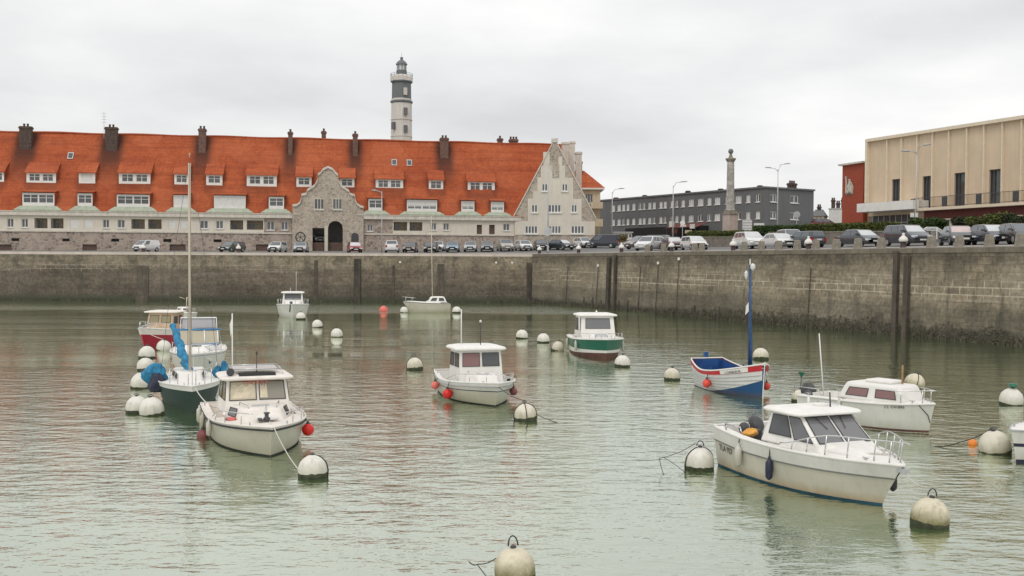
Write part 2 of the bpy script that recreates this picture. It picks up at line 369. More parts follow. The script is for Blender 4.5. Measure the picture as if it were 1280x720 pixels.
# ------------------------------------------------------------------ quay walls
def wallmat(name, top, mid, low, weed, zt, zl, jointz, dark=.5, seed=0):
    m, nt, b = newmat(name)
    v = coords(nt); sp = nd(nt, 'ShaderNodeSeparateXYZ', {0: v})
    off = nd(nt, 'ShaderNodeVectorMath', {0: v, 1: (seed, seed * 2.3, 0)}, operation='ADD').outputs[0]
    big = noise(nt, off, .16, 5, .6)
    zz = math_(nt, 'ADD', sp.outputs[2], math_(nt, 'MULTIPLY', math_(nt, 'SUBTRACT', noise(nt, off, .45, 5, .65), .5), 1.6))
    zn = math_(nt, 'DIVIDE', zz, 6.2)
    c = ramp(nt, zn, [(0, low), (zl / 6.2, low), (zl / 6.2 + .10, mid), (zt / 6.2 - .05, mid), (zt / 6.2 + .05, top)])
    c = mix(nt, .75, c, ramp(nt, big, [(.3, (.24, .23, .21)), (.7, (.80, .77, .72))]), 'SOFT_LIGHT')
    # dressed blocks
    sw = nd(nt, 'ShaderNodeCombineXYZ', {0: sp.outputs[0], 1: sp.outputs[2], 2: 0}).outputs[0]
    br = nd(nt, 'ShaderNodeTexBrick', {'Vector': sw, 'Color1': c4((.58, .55, .52)), 'Color2': c4((1.15, 1.1, 1.02)), 'Mortar': c4((.42, .38, .33)), 'Scale': 1, 'Mortar Size': .02, 'Mortar Smooth': .3, 'Brick Width': 1.15, 'Row Height': .5})
    bl = ramp(nt, noise(nt, off, .22, 3), [(.35, .12), (.65, .75)])
    c = mix(nt, bl, c, mix(nt, 1, c, br.outputs['Color'], 'MULTIPLY'))
    # ledges of pale joints
    lj = ramp(nt, noise(nt, nd(nt, 'ShaderNodeMapping', {'Vector': off, 'Scale': (.12, 1, 3.2)}).outputs[0], 1.0, 3), [(.56, 0.0), (.66, .75)])
    band = nd(nt, 'ShaderNodeMapRange', {0: math_(nt, 'ABSOLUTE', math_(nt, 'SUBTRACT', sp.outputs[2], jointz)), 1: .5, 2: 1.5, 3: 1.0, 4: 0.12}).outputs[0]
    c = mix(nt, math_(nt, 'MULTIPLY', lj, band), c, tuple(min(.6, x * 1.7) for x in mid))
    pk = ramp(nt, noise(nt, nd(nt, 'ShaderNodeMapping', {'Vector': off, 'Scale': (.08, 1, .5)}).outputs[0], 1.0, 3), [(.46, 0.0), (.54, .9)])
    b2_ = nd(nt, 'ShaderNodeMapRange', {0: math_(nt, 'ABSOLUTE', math_(nt, 'SUBTRACT', sp.outputs[2], jointz - .1)), 1: .45, 2: .75, 3: 1.0, 4: 0.0}).outputs[0]
    b3_ = nd(nt, 'ShaderNodeTexBrick', {'Vector': sw, 'Color1': c4((0, 0, 0)), 'Color2': c4((0, 0, 0)), 'Mortar': c4((1, 1, 1)), 'Scale': 1, 'Mortar Size': .05, 'Mortar Smooth': .5, 'Brick Width': 1.3, 'Row Height': .5})
    c = mix(nt, math_(nt, 'MULTIPLY', math_(nt, 'MULTIPLY', pk, b2_), b3_.outputs['Fac']), c, tuple(min(.6, x * 2.1) for x in mid))
    fine = noise(nt, off, 3.5, 6, .7)
    c = mix(nt, .8, c, ramp(nt, fine, [(.3, (.18, .18, .17)), (.72, (.85, .83, .8))]), 'SOFT_LIGHT')
    # dark runs of wet and algae
    st = noise(nt, nd(nt, 'ShaderNodeMapping', {'Vector': off, 'Scale': (.75, 1, .07)}).outputs[0], 1.0, 6, .7)
    c = mix(nt, ramp(nt, st, [(.54, 0.0), (.68, dark)]), c, (.05, .045, .035))
    mp = noise(nt, nd(nt, 'ShaderNodeMapping', {'Vector': off, 'Scale': (.5, 1, .5)}).outputs[0], 1.3, 6, .7)
    c = mix(nt, math_(nt, 'MULTIPLY', ramp(nt, mp, [(.48, 0.0), (.62, .7)]), ramp(nt, zn, [(zt / 6.2 - .12, .15), (zt / 6.2 + .02, 1.0)])), c, (.06, .055, .04))
    c = mix(nt, ramp(nt, math_(nt, 'DIVIDE', math_(nt, 'ADD', sp.outputs[2], math_(nt, 'MULTIPLY', math_(nt, 'SUBTRACT', fine, .5), .5)), 6.2), [(.04, .92), (.15, 0.0)]), c, weed)
    nt.links.new(c, b.inputs['Base Color']); b.inputs['Roughness'].default_value = .85
    nt.links.new(bumpn(nt, math_(nt, 'ADD', fine, math_(nt, 'MULTIPLY', br.outputs['Fac'], -.3)), .7, .05), b.inputs['Normal'])
    return m
M['wall_a'] = wallmat('quay_masonry_far', (.235, .205, .160), (.150, .128, .104), (.108, .093, .077), (.045, .052, .032), 4.2, 1.8, 4.3, .45, 3)
M['wall_b'] = wallmat('quay_masonry_side', (.140, .122, .096), (.232, .204, .158), (.150, .137, .108), (.05, .048, .034), 5.0, 1.9, 3.5, .62, 17)
M['coping'] = pm('quay_coping', (.56, .49, .43), .9, .12, .8, streak=.2)
M['weed'] = pm('seaweed', (.088, .078, .055), .85, .5, 2, bump=1)

def quay_wall(name, label, org, ang, L0, L1, mat, copc):
    """local x along the wall, local -y to the water"""
    t = thing(name, label, 'quay wall', (org.x, org.y, 0), ang)
    n = 90; rings = []
    for z, off in ((-1.5, -.42), (0, -.34), (1.5, -.24), (3, -.14), (4.5, -.06), (QT - .3, 0)):
        rings.append([(L0 + (L1 - L0) * i / n, off, z) for i in range(n + 1)])
    MB().loft(rings, ring_closed=False).build('wall_face', mat, t)
    cb = MB(); x = L0; rr = random.Random(5)
    while x < L1:
        l = min(rr.uniform(1.4, 2.4), L1 - x); j = rr.uniform(-.015, .015)
        cb.box(x + .006, x + l - .006, -.06 + j, .6, QT - .3, QT + .02 + j * .5); x += l
    o = cb.build('coping', copc, t); o['kind'] = 'stuff'
    return t
LEFTDIR = Vector((1, 0))
wa = quay_wall('quay_wall', 'brown stone quay wall below the long red-roofed terrace', Vector((2.56, 130)), 0, -230, 0, M['wall_a'], M['coping'])
ab = math.atan2(RD.y, RD.x)
M['coping_b'] = pm('quay_coping_mossy', (.18, .155, .118), .9, .25, .8, streak=.5)
wb = quay_wall('quay_wall', 'weed-stained stone quay wall running below the parked cars and the theatre', Vector((2.56, 130)), ab, 0, 165, M['wall_b'], M['coping_b'])
def sA(px): return (px - 640) / FPX * 130 - 2.56
def sB(px):
    k = (px - 640) / FPX; Y = NC / (RN.x * k + RN.y); return (Vector((k * Y, Y)) - Vector((2.56, 130))).length
def wall_post(t, s, w, d, z1, mat='timber_dark', lean=0, name='timber_post', z0=-1.2):
    mb = MB(); mb.hexa([(s - w / 2 - lean, -d - .42, z0), (s + w / 2 - lean, -d - .42, z0), (s + w / 2 - lean, -.05, z0), (s - w / 2 - lean, -.05, z0)],
                       [(s - w / 2, -d - .02, z1), (s + w / 2, -d - .02, z1), (s + w / 2, .02, z1), (s - w / 2, .02, z1)])
    return bevel(mb.build(name, M[mat], t), .03, 1)
M['wet_stone'] = pm('wet_dark_stone', (.085, .07, .056), .8, .35, 2, streak=.6, bump=.5)
M['wet_recess'] = pm('wet_mossy_recess', (.105, .088, .07), .85, .3, 2, streak=.6, bump=.5)
wall_post(wa, sA(179), 1.5, .12, 4.4, 'wet_recess', name='timber_fender_panel'); wall_post(wa, sA(447), .85, .25, 5.4)
wall_post(wa, sA(395), .5, .06, 5.2, 'wet_stone'); wall_post(wa, sA(492), .3, .08, 4.6, 'wet_stone'); wall_post(wa, sA(551), .9, .05, 4.8, 'wet_recess')
wall_post(wa, sA(661), .55, .3, 5.0)
for px, w, d, z1, le in ((763, .6, .3, 5.6, -.3), (771, .35, .25, 5.9, -.3), (1122, .42, .25, 5.9, -.25), (1136, .42, .30, 5.6, -.25)):
    wall_post(wb, sB(px), w, d, z1, 'wet_stone' if px > 1000 else 'timber_dark', lean=le)
wall_post(wb, sB(1165), .45, .08, 1.15, 'wet_stone'); wall_post(wb, sB(1103), .9, .06, 3.3, 'wet_recess')
for px, z1 in ((711, 4.6), (749, 4.6), (802, 4.7), (824, 4.9), (850, 5.3), (940, 4.9), (1015, 4.7)):
    mb = MB(); s = sB(px)
    mb.tube([(s, -.5, -1), (s, -.14, z1)], .04, 6)
    mb.build('iron_pipe', M['wet_stone'], wb)
    if px in (824, 850, 749): MB().box(s - .14, s + .14, -.2, -.1, z1, z1 + .26).build('depth_marker', M['white'], wb)
for px in (733, 744, 755, 777, 788, 801, 872, 903): wall_post(wb, sB(px), .22, .3, .95 + (px % 5) * .06, name='fender_stub')
for px in (500, 620, 640): MB().box(sA(px) - .12, sA(px) + .12, -.1, 0, 4.9, 5.12).build('depth_marker', M['white'], wa)
# ragged weed and mussels along the tide line of the oblique wall
def tide_weed(t, L0, L1, hgt, seed, n):
    rr = random.Random(seed); mb = MB()
    for _ in range(n):
        s = rr.uniform(L0, L1); hh = hgt(s); z = rr.random() ** 1.8 * hh; r = rr.uniform(.03, .085)
        y = -.36 + z * .065 - .02
        c = Vector((s, y, z)); p = []
        for k in range(6):
            a = k * PI / 3 + rr.uniform(-.3, .3); p.append(c + Vector((math.cos(a) * r * rr.uniform(.6, 1.4), -rr.uniform(.0, .06), math.sin(a) * r * rr.uniform(.6, 1.3))))
        tip = c + Vector((0, -rr.uniform(.01, .04), -.03)); b0 = len(mb.v)
        mb.v += p + [tip]; mb.f += [(b0 + k, b0 + (k + 1) % 6, b0 + 6) for k in range(6)]
    o = mb.build('tide_weed', M['weed'], t, fix=False); o['kind'] = 'stuff'
def hB(s): return .30 + .80 * sstep(24, 46, s) * (1 - sstep(66, 82, s)) * (.75 + .25 * math.sin(s * 1.7)) + .2 * math.sin(s * .9) ** 2
tide_weed(wb, 0, 110, hB, 4, 9000)
tide_weed(wa, -90, 0, lambda s: .22 + .12 * math.sin(s), 9, 1200)

# ------------------------------------------------------------------ facade frames
class Fr:
    """vertical plane through A and B (world xy); s metres from A towards B, z height, o metres out towards the viewer"""
    def __init__(f, A, B, off=0):
        f.A = Vector((A[0], A[1])); f.x = (Vector((B[0], B[1])) - f.A).normalized(); n = Vector((f.x.y, -f.x.x))
        if n.y > 0 and abs(n.y) > .05: n = -n
        f.n = n; f.A = f.A + n * off
    def pt(f, s, z, o=0):
        p = f.A + f.x * s + f.n * o; return Vector((p.x, p.y, z))
    def at(f, px, py, o=0):
        d = ray(px, py); A = f.A + f.n * o
        t = (A.x * f.n.x + A.y * f.n.y - 0) / (d.x * f.n.x + d.y * f.n.y)
        p = CAM + d * t; return (Vector((p.x, p.y)) - A).dot(f.x), p.z
    def shift(f, o):
        g = Fr.__new__(Fr); g.A = f.A + f.n * o; g.x = f.x; g.n = f.n; return g
    def box(f, mb, s0, s1, z0, z1, o0, o1):
        return mb.hexa([f.pt(s0, z0, o0), f.pt(s1, z0, o0), f.pt(s1, z0, o1), f.pt(s0, z0, o1)], [f.pt(s0, z1, o0), f.pt(s1, z1, o0), f.pt(s1, z1, o1), f.pt(s0, z1, o1)])
    def rect(f, r):
        """photo rectangle (x0,x1,y0,y1) -> s0,s1,z0,z1"""
        x0, x1, y0, y1 = r; ym = (y0 + y1) / 2; xm = (x0 + x1) / 2
        s0, s1 = f.at(x0, ym)[0], f.at(x1, ym)[0]; z1, z0 = f.at(xm, y0)[1], f.at(xm, y1)[1]
        return min(s0, s1), max(s0, s1), min(z0, z1), max(z0, z1)
    def holed(f, mb, s0, s1, z0, z1, holes, depth=.22, o=0):
        ss = sorted({s0, s1, *[max(s0, min(s1, h[k])) for h in holes for k in (0, 1)]}); zs = sorted({z0, z1, *[max(z0, min(z1, h[k])) for h in holes for k in (2, 3)]})
        for i in range(len(ss) - 1):
            for j in range(len(zs) - 1):
                a, b_, c, d = ss[i], ss[i + 1], zs[j], zs[j + 1]; sm, zm = (a + b_) / 2, (c + d) / 2
                if any(h[0] < sm < h[1] and h[2] < zm < h[3] for h in holes): continue
                mb.quad(f.pt(a, c, o), f.pt(b_, c, o), f.pt(b_, d, o), f.pt(a, d, o))
        for h in holes:
            dd = h[4] if len(h) > 4 else depth; a, b_, c, d = h[:4]
            for p, q in (((a, c), (b_, c)), ((b_, c), (b_, d)), ((b_, d), (a, d)), ((a, d), (a, c))):
                mb.quad(f.pt(*p, o), f.pt(*q, o), f.pt(*q, o - dd), f.pt(*p, o - dd))
        return mb
def window(f, r, parent, depth=.2, cols=2, rows=1, bar=.07, frame='window_frame', glass='window_glass', sill=True, trans=None):
    """framed casement standing depth behind the wall face: frame part > pane"""
    s0, s1, z0, z1 = r[:4]; mb = MB(); o1 = -depth + .07; o0 = -depth
    e = .004
    for a, b_, c, d in ((s0 + e, s0 + bar, z0 + e, z1 - e), (s1 - bar, s1 - e, z0 + e, z1 - e), (s0 + bar, s1 - bar, z0 + e, z0 + bar), (s0 + bar, s1 - bar, z1 - bar, z1 - e)): f.box(mb, a, b_, c, d, o0, o1)
    for i in range(1, cols):
        s = s0 + (s1 - s0) * i / cols; w_ = bar * .62; f.box(mb, s - w_, s + w_, z0 + bar, z1 - bar, o0 + .01, o1 - .006)
    for i in range(1, rows):
        z = z0 + (z1 - z0) * i / rows; f.box(mb, s0 + bar, s1 - bar, z - .025, z + .025, o0 + .02, o1 - .02)
    if sill: f.box(mb, s0 - .08, s1 + .08, z0 - .10, z0 - .006, -depth + .02, .12)
    w_ = mb.build('window', M[frame], parent, world=True)
    g = MB().quad(f.pt(s0 + .02, z0 + .02, o0 + .02), f.pt(s1 - .02, z0 + .02, o0 + .02), f.pt(s1 - .02, z1 - .02, o0 + .02), f.pt(s0 + .02, z1 - .02, o0 + .02))
    g.build('pane', M[glass], w_, world=True)
    return w_
def chimney(f, s, y, z0, z1, w, d, parent, mat='brick_brown', pots=2, name='chimney'):
    mb = MB(); q = f.shift(-y)
    q.box(mb, s - w / 2, s + w / 2, z0, z1 - .35, -d / 2, d / 2); q.box(mb, s - w / 2 - .1, s + w / 2 + .1, z1 - .348, z1 - .12, -d / 2 - .1, d / 2 + .1); q.box(mb, s - w / 2 - .02, s + w / 2 + .02, z1 - .118, z1, -d / 2 - .02, d / 2 + .02)
    c = mb.build(name, M[mat], parent, world=True)
    for k in range(pots):
        p = q.pt(s + (k - (pots - 1) / 2) * min(.5, w / max(1, pots)), z1)
        MB().lathe([(.16, -.05), (.15, .32), (.19, .34), (.17, .42), (.05, .43)], 8, p).build('chimney_pot', M['brick_dark'], c, world=True)
    return c

# ------------------------------------------------------------------ the long red-roofed terrace with its gatehouse and gable
A = P(648, 300, 156.5); L = P(0, 300, 144.8)
F = Fr((A.x, A.y), (L.x, L.y)); F.x = -F.x                  # s grows to the right, 0 at the gable corner
F.n = Vector((F.x.y, -F.x.x))
house = thing('terrace_house', 'long red-tiled terrace with white dormers, stone gateway and pointed stone gable end', 'terrace', (A.x, A.y, 0), math.atan2(F.x.y, F.x.x))
SL = -96.0; EV = 11.95; RDG = 24.0; RY = 7.4; SLOPE = (RDG - EV) / (RY + .45)
def roof_z(y): return EV + SLOPE * (y + .45)
def roof_y(z): return (z - EV) / SLOPE - .45
ZB, ZS = 5.4, 9.08           # ground, top of the stone base
upper_win = [(9, 17), (27, 35), (128.6, 136.5), (147, 156), (250, 260), (270, 279), (537.7, 545.6), (554, 561.4), (629, 637)]
loggias = [(43, 59.4), (63.4, 79.4), (164, 181), (185, 202), (287.6, 304), (308.4, 329), (492, 509), (512, 528)]
shut = [(88, 98), (106, 116), (211, 219), (226, 234)]
def yb(px): return (272.2 + px * .0105, 285 + px * .0068)
holes = []; wins = []; lgs = []; shs = []
for a, b_ in upper_win: r = F.rect((a, b_, yb(a)[0] + 1, yb(a)[1] - 1)); holes.append(r); wins.append(r)
for a, b_ in loggias: r = F.rect((a, b_, *yb(a))); r = (*r, 1.3); holes.append(r); lgs.append(r)
for a, b_ in shut: r = F.rect((a, b_, yb(a)[0] + 1, yb(a)[1])); r = (*r, .08); holes.append(r); shs.append(r)
doors = []
for a, b_ in ((596, 602.5), (611.5, 618.5)): r = F.rect((a, b_, 281, 293)); doors.append(r); holes.append((*r[:2], ZS + .25, r[3], .5))
sw = F.at(330, 280)[0]; se = F.at(491, 288)[0]
mb = MB(); hw = [h for h in holes if h[1] < sw]; F.holed(mb, SL, sw, ZS + .2, 11.4, hw)
he = [h for h in holes if h[0] > se]; F.holed(mb, se, 0, ZS + .2, 11.4, he)
mb.build('rendered_wall', M['render'], house, world=True)
# stone middle bay either side of the gate, and the stone base storey
st_win = [F.rect((333.5, 343, 277, 287.5)), F.rect((351.5, 360, 277, 287.5)), F.rect((459, 466, 281, 289))]
ga0, ga1 = F.at(389.5, 290)[0], F.at(429.5, 290)[0]
mb = MB(); F.holed(mb, sw, se, ZS + .2, 11.4, st_win + [(ga0, ga1, ZS + .2, 11.4, .3)])
vents = [F.rect((a, b_, 297.6 + a * .006, 301.2 + a * .006)) for a, b_ in ((14.5, 24), (78, 87), (139, 149), (204, 214), (267, 277))]
base_doors = [F.rect((a, b_, 305.5, 314)) for a, b_ in ((-6, 14.5), (103, 121), (212, 232), (320, 337))]
F.holed(mb, SL, 0, ZB, ZS, vents + base_doors + [(ga0, ga1, ZB, ZS, .3)], .35)
mb.build('stone_wall', M['rubble_base'], house, world=True)
mb = MB(); F.box(mb, SL, ga0, ZS + .003, ZS + .2, -.1, .14); F.box(mb, ga1 + .8, 0, ZS + .003, ZS + .2, -.1, .14); mb.build('string_course', M['trim_stone'], house, world=True)
for v_ in vents: F.box(mb := MB(), v_[0], v_[1], v_[2], v_[3], -.34, -.3); mb.build('vent', M['black'], house, world=True)
for v_ in base_doors: F.box(mb := MB(), v_[0] + .01, v_[1] - .01, v_[2], v_[3] - .01, -.3, -.2); mb.build('cellar_door', M['brown_door'], house, world=True)
for i, r in enumerate(wins + st_win): window(F, r, house, .2, 2)
for r in shs: F.box(mb := MB(), r[0] + .01, r[1] - .01, r[2] + .01, r[3] - .01, -.07, -.03); mb.build('roller_shutter', M['shutter'], house, world=True)
for r in doors: F.box(mb := MB(), r[0] + .02, r[1] - .02, ZS + .25, r[3] - .02, -.45, -.35); mb.build('door', M['brown_door'], house, world=True)
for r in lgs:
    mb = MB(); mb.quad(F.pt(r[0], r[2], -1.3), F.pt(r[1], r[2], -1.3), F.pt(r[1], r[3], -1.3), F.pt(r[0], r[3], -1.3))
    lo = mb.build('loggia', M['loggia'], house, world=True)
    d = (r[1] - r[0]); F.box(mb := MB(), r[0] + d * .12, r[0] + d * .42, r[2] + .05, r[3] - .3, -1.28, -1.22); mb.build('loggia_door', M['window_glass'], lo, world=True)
    mb = MB()
    F.box(mb, r[0], r[1], r[2] + .75, r[2] + .80, -.12, -.07)
    for k in range(1, 12): s = r[0] + d * k / 12; mb.tube([F.pt(s, r[2], -.1), F.pt(s, r[2] + .75, -.1)], .012, 4)
    mb.build('railing', M['dark_metal'], lo, world=True)
mb = MB(); F.box(mb, SL, ga0 - 1.6, 11.4, EV, -.3, .42); F.box(mb, ga1 + 1.8, .35, 11.4, EV, -.3, .42); F.box(mb, SL, ga0 - 1.6, EV + .002, EV + .1, .28, .5); F.box(mb, ga1 + 1.8, .35, EV + .002, EV + .1, .28, .5)
mb.build('cornice', M['trim_stone'], house, world=True)

# roof: main slope carries a darkening attribute, sooty below chimneys, painted shade around dormers
chims = [(24, 41, 155), (131, 148, 156), (248, 258, 158), (360, 366, 162), (440.5, 447.6, 164.5), (549.5, 561, 169.6)]
Fc = F.shift(-6.1); chs = []
for a, b_, yt in chims:
    s0, zt = Fc.at(a, yt); s1, _ = Fc.at(b_, yt); chs.append((s0, s1, zt))
up_d = [(-12, 5, 215, 228), (33, 70, 216, 229), (98.5, 119, 216.2, 229.5), (148.6, 188, 216.5, 230), (218, 236, 217.6, 231), (257.7, 278, 218.4, 231.6), (308.4, 346, 219, 233), (370.5, 389.5, 221, 233.7), (424.6, 443, 222.6, 235), (469.6, 504, 224, 237), (536, 554, 225, 238.5), (584.7, 618.5, 227, 240)]
lo_d = [(28, 68, 241.6, 256.7), (97, 115.6, 242.2, 257), (146, 187, 243.7, 258), (217, 236, 244.4, 258.8), (267.5, 307, 245, 260), (336, 355, 246.4, 260.6), (460.6, 478, 249, 262.7), (508.6, 546.4, 250.3, 264), (576.7, 593, 251.7, 264), (613.7, 630, 252.7, 265)]
Fu, Fl = F.shift(-2.35), F.shift(.08)
up_r = [Fu.rect(r) for r in up_d]; lo_r = [Fl.rect(r) for r in lo_d]
ns, ny = 420, 26
rr = random.Random(3); me_v = []; soot_shade = []
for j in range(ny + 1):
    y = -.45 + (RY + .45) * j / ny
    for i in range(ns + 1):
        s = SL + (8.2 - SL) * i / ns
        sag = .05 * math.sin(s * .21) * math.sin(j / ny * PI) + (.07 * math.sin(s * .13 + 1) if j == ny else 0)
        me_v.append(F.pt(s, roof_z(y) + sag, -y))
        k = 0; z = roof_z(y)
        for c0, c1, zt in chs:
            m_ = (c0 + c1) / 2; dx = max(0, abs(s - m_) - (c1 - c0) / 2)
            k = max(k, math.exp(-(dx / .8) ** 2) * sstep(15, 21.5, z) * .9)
        for r in up_r + lo_r:  # dormer shade painted into the tiles along both sides and below
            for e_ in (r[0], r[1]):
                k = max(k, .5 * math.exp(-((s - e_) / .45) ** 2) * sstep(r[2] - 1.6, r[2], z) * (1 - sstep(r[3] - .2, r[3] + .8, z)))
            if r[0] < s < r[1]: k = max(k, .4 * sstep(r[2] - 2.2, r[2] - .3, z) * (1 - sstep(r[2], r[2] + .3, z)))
        soot_shade.append(k)
mb = MB(); mb.v = me_v; W_ = ns + 1
mb.f = [(j * W_ + i, j * W_ + i + 1, (j + 1) * W_ + i + 1, (j + 1) * W_ + i) for j in range(ny) for i in range(ns)]
m, nt, b = newmat('red_tiles'); M['tiles'] = m
v = coords(nt); at = nd(nt, 'ShaderNodeAttribute', attribute_name='soot_shade')
sp = nd(nt, 'ShaderNodeSeparateXYZ', {0: v}); sw2 = nd(nt, 'ShaderNodeCombineXYZ', {0: sp.outputs[0], 1: math_(nt, 'MULTIPLY', sp.outputs[2], 1.18), 2: 0}).outputs[0]
br = nd(nt, 'ShaderNodeTexBrick', {'Vector': sw2, 'Color1': c4((.66, .62, .6)), 'Color2': c4((1, 1, 1)), 'Mortar': c4((.38, .33, .31)), 'Scale': 1, 'Mortar Size': .022, 'Mortar Smooth': .4, 'Brick Width': .24, 'Row Height': .30})
big = noise(nt, v, .16, 5, .6); med = noise(nt, nd(nt, 'ShaderNodeMapping', {'Vector': v, 'Scale': (1, 1, 1.6)}).outputs[0], 1.1, 5, .65)
c = ramp(nt, math_(nt, 'ADD', math_(nt, 'MULTIPLY', big, .7), math_(nt, 'MULTIPLY', med, .3)), [(.30, (.36, .076, .032)), (.5, (.46, .112, .043)), (.70, (.54, .155, .063))])
c = mix(nt, .6, c, br.outputs['Color'], 'MULTIPLY')
c = mix(nt, ramp(nt, noise(nt, nd(nt, 'ShaderNodeMapping', {'Vector': v, 'Scale': (1.1, 1.1, .12)}).outputs[0], 1.2, 5, .65), [(.5, 0.0), (.75, .45)]), c, (.17, .035, .02))
cs_ = noise(nt, nd(nt, 'ShaderNodeMapping', {'Vector': v, 'Scale': (.10, .10, 2.6)}).outputs[0], 1.0, 4, .6)
c = mix(nt, ramp(nt, cs_, [(.46, 0.0), (.62, .38)]), c, (.20, .045, .024))
pt_ = nd(nt, 'ShaderNodeTexVoronoi', {'Vector': nd(nt, 'ShaderNodeMapping', {'Vector': v, 'Scale': (.22, .22, .42)}).outputs[0], 'Scale': 1.0})
c = mix(nt, math_(nt, 'MULTIPLY', ramp(nt, nd(nt, 'ShaderNodeSeparateColor', {0: pt_.outputs['Color']}).outputs[0], [(.70, 0.0), (.72, 1.0)]), .22), c, (.50, .15, .07))
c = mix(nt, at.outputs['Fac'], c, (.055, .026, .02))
nt.links.new(c, b.inputs['Base Color']); b.inputs['Roughness'].default_value = .85; b.inputs['Specular IOR Level'].default_value = .2
nt.links.new(bumpn(nt, br.outputs['Fac'], -.6, .03), b.inputs['Normal'])
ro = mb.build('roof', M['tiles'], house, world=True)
at_ = ro.data.attributes.new('soot_shade', 'FLOAT', 'POINT'); at_.data.foreach_set('value', soot_shade)
mb = MB(); mb.quad(F.pt(SL, RDG, -RY), F.pt(8.2, RDG, -RY), F.pt(8.2, EV, -2 * RY - .5), F.pt(SL, EV, -2 * RY - .5))
mb.quad(F.pt(SL, 5, -2 * RY), F.pt(8, 5, -2 * RY), F.pt(8, EV, -2 * RY), F.pt(SL, EV, -2 * RY)); mb.build('rear_roof', M['tiles'], house, world=True)
mb = MB(); mb.tube([F.pt(SL + (8 - SL) * i / 60, RDG + .03 + .06 * math.sin(i * .9), -RY) for i in range(61)], .16, 6); mb.build('ridge_tiles', M['tiles'], house, world=True)
mb = MB(); mb.quad(F.pt(SL, ZB, 0), F.pt(SL, ZB, -2 * RY), F.pt(SL, EV, -2 * RY), F.pt(SL, RDG, -RY), F.pt(SL, EV, .1)); mb.build('gable_end_wall', M['render'], house, world=True)
for c0, c1, zt in chs: chimney(F, (c0 + c1) / 2, 6.1, 20.0, zt - .35, (c1 - c0) * .88, .9, house, 'brick_dark' if c1 - c0 > 1.5 else 'brick_brown', 2 if c1 - c0 > 1 else 1)
for a, b_, yt in ((402, 407.5, 164), (622, 628, 173), (636.7, 647, 174)):
    q = F.shift(-9.5); s0, zt = q.at(a, yt); s1, _ = q.at(b_, yt); chimney(F, (s0 + s1) / 2, 9.5, 19, zt, s1 - s0, .8, house, 'brick_brown', 3 if b_ > 640 else 1)
# roof lights and the aerial
for px, py in ((493, 202), (512, 202.5), (87, 193.5)):
    s, z = F.shift(-4.5).at(px, py); y = roof_y(z); mb = MB()
    mb.hexa([F.pt(s - .4, z - .55, -roof_y(z - .55) + .12), F.pt(s + .4, z - .55, -roof_y(z - .55) + .12), F.pt(s + .4, z - .55, -roof_y(z - .55) - .1), F.pt(s - .4, z - .55, -roof_y(z - .55) - .1)],
            [F.pt(s - .4, z + .45, -roof_y(z + .45) + .12), F.pt(s + .4, z + .45, -roof_y(z + .45) + .12), F.pt(s + .4, z + .45, -roof_y(z + .45) - .1), F.pt(s - .4, z + .45, -roof_y(z + .45) - .1)])
    k = mb.build('roof_light', M['galv'], house, world=True)
    MB().quad(*[F.pt(s + a, z + c_, -roof_y(z + c_) + .125 + .003) for a, c_ in ((-.3, -.42), (.3, -.42), (.3, .33), (-.3, .33))]).build('pane', M['foyer_glass'], k, world=True)
s, z = F.shift(-7).at(130, 160); mb = MB(); p = F.pt(s, 23, -7)
mb.tube([p, p + Vector((0, 0, 4.2))], .035, 5)
for k in range(4): q = p + Vector((0, 0, 2.7 + k * .45)); mb.tube([q - Vector((.4, 0, 0)), q + Vector((.4, 0, 0))], .02, 4)
mb.build('aerial', M['galv'], house, world=True)

